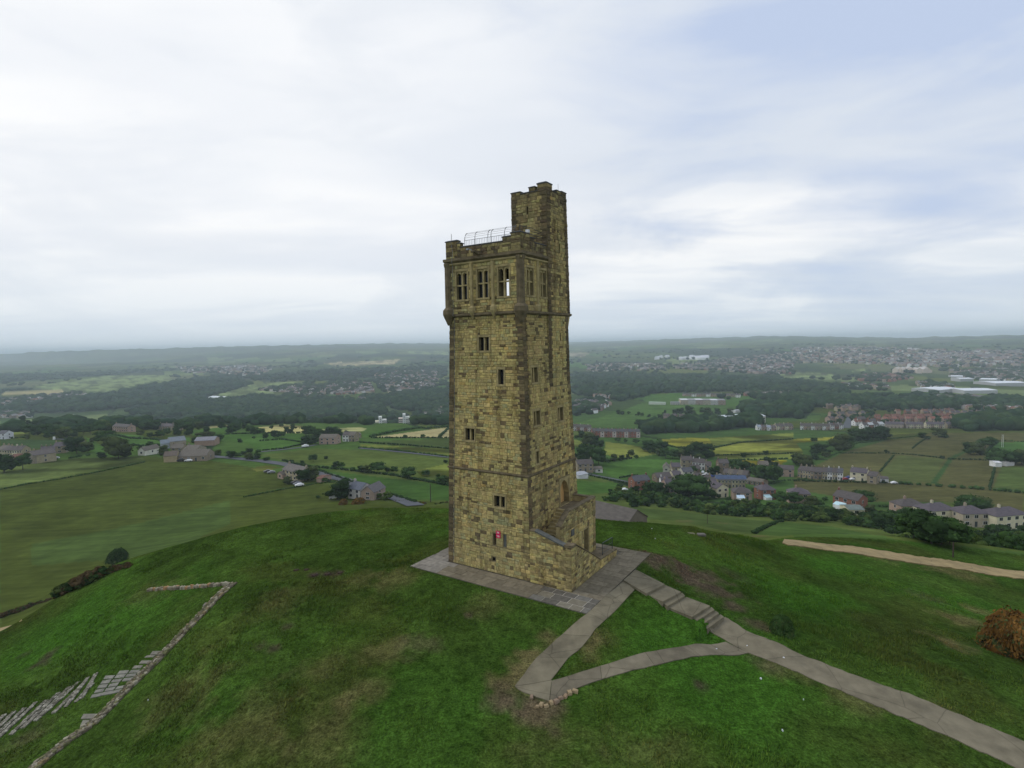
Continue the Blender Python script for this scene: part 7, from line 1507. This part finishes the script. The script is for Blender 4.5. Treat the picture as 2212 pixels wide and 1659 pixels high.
for (x0, y0, x1, y1) in ((775, 905, 655, 1105), (745, 985, 610, 1130), (710, 935, 530, 1170), (690, 965, 440, 1210), (635, 970, 285, 1280), (560, 1010, 300, 1262), (470, 1062, 185, 1335), (375, 1118, 92, 1388), (285, 1138, -20, 1425), (195, 1185, -110, 1470), (112, 1212, -190, 1500), (30, 1240, -260, 1530)):
    a, b = at(*F6(x0, y0)), at(*F6(x1, y1)); L = (b - a).xy.length; d = (b - a).xy / L; n = Vector((-d.y, d.x)); ang = math.atan2(d.y, d.x)
    st = tag(bpy.data.objects.new('step', None)); COL.objects.link(st); st.parent = OS; mb = MB(); w = .10
    Q = [a.lerp(b, k / 8) for k in range(9)]; v = []
    for q in Q: z = float(zt(q.x, q.y)); v += [(q.x - n.x * w, q.y - n.y * w, z + .05), (q.x + n.x * w, q.y + n.y * w, z + .07), (q.x - n.x * w, q.y - n.y * w, z - .2), (q.x + n.x * w, q.y + n.y * w, z - .2)]
    mb.add(v, [(4 * k, 4 * k + 1, 4 * k + 5, 4 * k + 4) for k in range(8)] + [(4 * k, 4 * k + 4, 4 * k + 6, 4 * k + 2) for k in range(8)] + [(4 * k + 1, 4 * k + 3, 4 * k + 7, 4 * k + 5) for k in range(8)]); build('footing', mb, mat('pale_footing', (.20, .185, .14), rough=.95, var=.3, scale=5, bump=.4), st)
    rb = MB(); t = 0
    while t < L:
        l = rnd.uniform(.12, .22)
        for s_ in (-1, 1): q = a.lerp(b, min(1, t / L)); x, y = q.x + n.x * s_ * (w - .02), q.y + n.y * s_ * (w - .02); rock(rb, x, y, float(zt(x, y)), l * .95, rnd.uniform(.10, .15), rnd.uniform(.07, .12), ang, rnd.choice([(.27, .25, .20), (.20, .185, .145), (.14, .13, .10), (.34, .32, .26)]))
        t += l
    o = build('cobbles', rb, M_FLAG, st); o['kind'] = 'stuff'
# rough stones round the hairpin of the path
for i, (x, y, w, l) in enumerate([(355, 1258, 34, 'pale round stone left of the hairpin stones'), (430, 1320, 40, 'first stone from the left below the path hairpin'), (470, 1328, 34, 'second stone from the left below the path hairpin'), (510, 1302, 36, 'third stone from the left below the path hairpin'), (548, 1295, 44, 'fourth stone from the left below the path hairpin'), (585, 1268, 34, 'fifth stone from the left below the path hairpin'), (622, 1252, 36, 'sixth stone from the left below the path hairpin'), (655, 1225, 40, 'seventh stone from the left below the path hairpin'), (695, 1214, 42, 'rightmost stone below the path hairpin'), (400, 1330, 24, 'small stone at the left end below the path hairpin')]):
    p = at(*E1(x, y)); s_ = scale_at(p, w * K / 2.011) * 1.0; mb = MB(); rock(mb, p.x, p.y, p.z, s_, s_ * .7, s_ * .5, rnd.uniform(0, 3), rnd.choice([(.30, .21, .13), (.34, .26, .15), (.26, .19, .13)])); o = build_top('boulder', mb, M_FLAG, tuple(p)); tag(o, l, 'stone', 'stones at the path hairpin')
for i, (x, y, l) in enumerate([(1000, 945, 'far pale stone slab left of the hairpin'),]): pass
# stones on the hill crest behind the tower
p = at(*H5(985, 942)); mb = MB(); rock(mb, p.x - .5, p.y, p.z - .04, 1.5, .16, .12, -.15, (.25, .23, .16)); rock(mb, p.x + .9, p.y - .2, p.z - .05, .8, .5, .08, -.1, (.15, .14, .12)); o = build_top('fallen_slab', mb, M_FLAG, tuple(p)); tag(o, 'pale fallen stone slab in the grass behind the tower stair', 'stone')
p = at(*A3(130, 1)) if False else at(*E1(870, 22)); 
# litter
for (z_, x, y, s_, l) in ((E1, 1808, 880, 10, 'white scrap lying on the branch path'), (E1, 2048, 855, 8, 'white scrap at the fork of the main path'), (G2, 325, 747, 12, 'white litter on the main path'), (G2, 145, 910, 12, 'bluish white litter in the grass below the path'), (G2, 315, 1318, 11, 'round white litter low in the right grass'), (H5, 605, 900, 5, 'upper white speck on the grass behind the stair'), (H5, 637, 996, 6, 'lower white speck on the grass behind the stair'), (E1, 853, 285, 6, 'white ball by the corner of the stair wall'), (F6, 1200, 1112, 5, 'tiny white speck beside the ruined wall'), (G2, 480, 1075, 5, 'tiny white speck under the main path')):
    p = at(*z_(x, y)); w = scale_at(p, s_ * .27); mb = MB(); rock(mb, p.x, p.y, p.z + .02, w, w * .6, .06, rnd.uniform(0, 3), (.75, .76, .78)); o = build_top('litter', mb, M_CAR, tuple(p)); tag(o, l, 'litter', 'scraps of litter on the hill')
mb = MB(T); mb.tube([(-2.3, 4.35, .30), (-2.3, 4.35, .72)], .045, 7); build_top('bollard', mb, M_WHITE, T(-2.3, 4.35, .3)); tag([q for q in COL.objects if q.name.startswith('bollard')][-1], 'small white post on the stair platform by the doorway', 'post')
# molehills
for i, (x, y) in enumerate([(680, 1243), (708, 1241), (735, 1238), (662, 1231), (640, 1232)]):
    p = at(x, y); V_ = ICO1[0] * (.28, .24, .11) * rnd.uniform(.8, 1.3); me = fast_mesh('molehill', V_ * (1 + .3 * hash_noise(ICO1[0], 1, i))[:, None], ICO1[1], np.tile((.05, .034, .026), (len(ICO1[1]), 1)), M_FLAG); o = link('molehill', me); o.location = p; tag(o, 'dark molehill, %s from the right in the grass left of the tower' % ordw([2, 1, 0, 3, 4][i]), 'molehill', 'molehills left of the tower')
# ------------------------------------------------------------------ long grass: blades over the hilltop
def grass():
    n = 230000; g = np.random.default_rng(11)
    az = np.radians(-50 + 100 * g.random(n)); r = np.sqrt(19 ** 2 + (66 ** 2 - 19 ** 2) * g.random(n) ** 1.15); X = np.sin(az) * r; Y = np.cos(az) * r
    du, dv = X / S - TN[0], Y / S - TN[1]; u = du * TU[0] + dv * TU[1]; v = du * TV[0] + dv * TV[1]
    ok = ~((u > AP[0] - .08) & (u < AP[1] + .08) & (v > AP[2] - .08) & (v < AP[3] + .08))
    rough = np.clip(fbm(X / 5 + 80, Y / 5 + 12, 3) * 2 + .22 - np.clip((r - 42) / 40, 0, .3) + .35 * (np.abs(az + .08) > .30), .05, 1.3)
    clump = fbm(X / 1.1 + 5, Y / 1.1, 2) > -.10
    ok &= (g.random(n) < .35 + .65 * rough) & clump
    for o in COL.objects:
        pass
    polys = [world_poly(p_, 4) for p_ in ([E1(1075, 337), E1(930, 470), E1(785, 607), E1(560, 790), E1(380, 960), E1(222, 1170), E1(265, 1215), E1(495, 1294), E1(760, 1170), E1(1000, 1090), E1(1300, 1016), E1(1600, 946), E1(1800, 926), E1(2060, 911), G2(300, 804), G2(830, 1034), G2(1250, 1214), G2(1700, 1404), G2(2150, 1613), G2(2560, 1800), G2(2700, 1600), G2(2212, 1396), G2(1700, 1186), G2(1250, 1008), G2(850, 868), G2(300, 638), E1(2212, 798), E1(2060, 738), E1(1870, 620), E1(1755, 530), E1(1535, 420), E1(1400, 362), E1(1290, 296), E1(1172, 247)],)]
    inner = [world_poly(p_, 4) for p_ in ([E1(1168, 416), E1(1000, 594), E1(820, 779), E1(640, 954), E1(515, 1122), E1(850, 1026), E1(1200, 916), E1(1500, 861), E1(1880, 818), E1(1733, 716), E1(1620, 634), E1(1425, 545), E1(1385, 508), E1(1255, 442)],)]
    trk = world_poly([(1650, 1164), (1700, 1180), (1760, 1187), (1850, 1199), (1950, 1216), (2060, 1231), (2212, 1254), (2330, 1272), (2330, 1252), (2212, 1234), (2060, 1211), (1950, 1196), (1850, 1180), (1765, 1172), (1705, 1165)], 3)
    onp = in_poly(X, Y, polys[0]) & ~in_poly(X, Y, inner[0]); ok &= ~onp & ~in_poly(X, Y, trk)
    ok &= ~in_poly(X, Y, world_poly([F6(720, 1105), F6(990, 1050), F6(1155, 858), F6(880, 868)], 2)) | (g.random(n) < .3)
    X, Y, rough, r = X[ok], Y[ok], rough[ok], r[ok]; Z = zt(X, Y); C = ground_colour(X, Y); m_ = len(X)
    V = np.empty((m_, 6, 3)); h = (.04 + .12 * g.random(m_)) * (.25 + 1.25 * rough)
    for k in range(2):
        a = g.random(m_) * 6.283; lean = g.random(m_) * h * .9; la = .6 + g.normal(size=m_) * .9; w = .018 + .02 * g.random(m_)
        V[:, 3 * k, 0] = X - np.cos(a) * w; V[:, 3 * k, 1] = Y - np.sin(a) * w; V[:, 3 * k, 2] = Z - .02
        V[:, 3 * k + 1, 0] = X + np.cos(a) * w; V[:, 3 * k + 1, 1] = Y + np.sin(a) * w; V[:, 3 * k + 1, 2] = Z - .02
        V[:, 3 * k + 2, 0] = X + np.cos(la) * lean; V[:, 3 * k + 2, 1] = Y + np.sin(la) * lean; V[:, 3 * k + 2, 2] = Z + h
    F_ = np.arange(m_ * 6).reshape(-1, 3); C2_ = np.repeat(C * (1.25 + 1.1 * g.random((m_, 1))) * np.stack([1 + .25 * g.random(m_), np.ones(m_), np.ones(m_)], 1), 2, 0)
    me = fast_mesh('grass', V.reshape(-1, 3), F_, np.clip(C2_, 0.003, .5), M_LEAF); o = link('grass', me); tag(o, 'long and short green grass covering the hilltop', 'grass', kind='stuff')
grass()
# ------------------------------------------------------------------ haze
hb = MB(); hb.box(-62000, 62000, -62000, 62000, -330, 125); hm = bpy.data.materials.new('valley_haze'); hm.use_nodes = True; nt = hm.node_tree; nt.nodes.clear()
ho = N_(nt, 'ShaderNodeOutputMaterial'); pv = N_(nt, 'ShaderNodeVolumePrincipled'); pv.inputs['Density'].default_value = 0.00013; pv.inputs['Color'].default_value = (0.80, 0.92, 1.0, 1); pv.inputs['Anisotropy'].default_value = 0.0
nt.links.new(pv.outputs[0], ho.inputs['Volume']); o = build('haze', hb, hm); o['kind'] = 'stuff'
SC.cycles.volume_bounces = 4; SC.cycles.volume_step_rate = 1.0
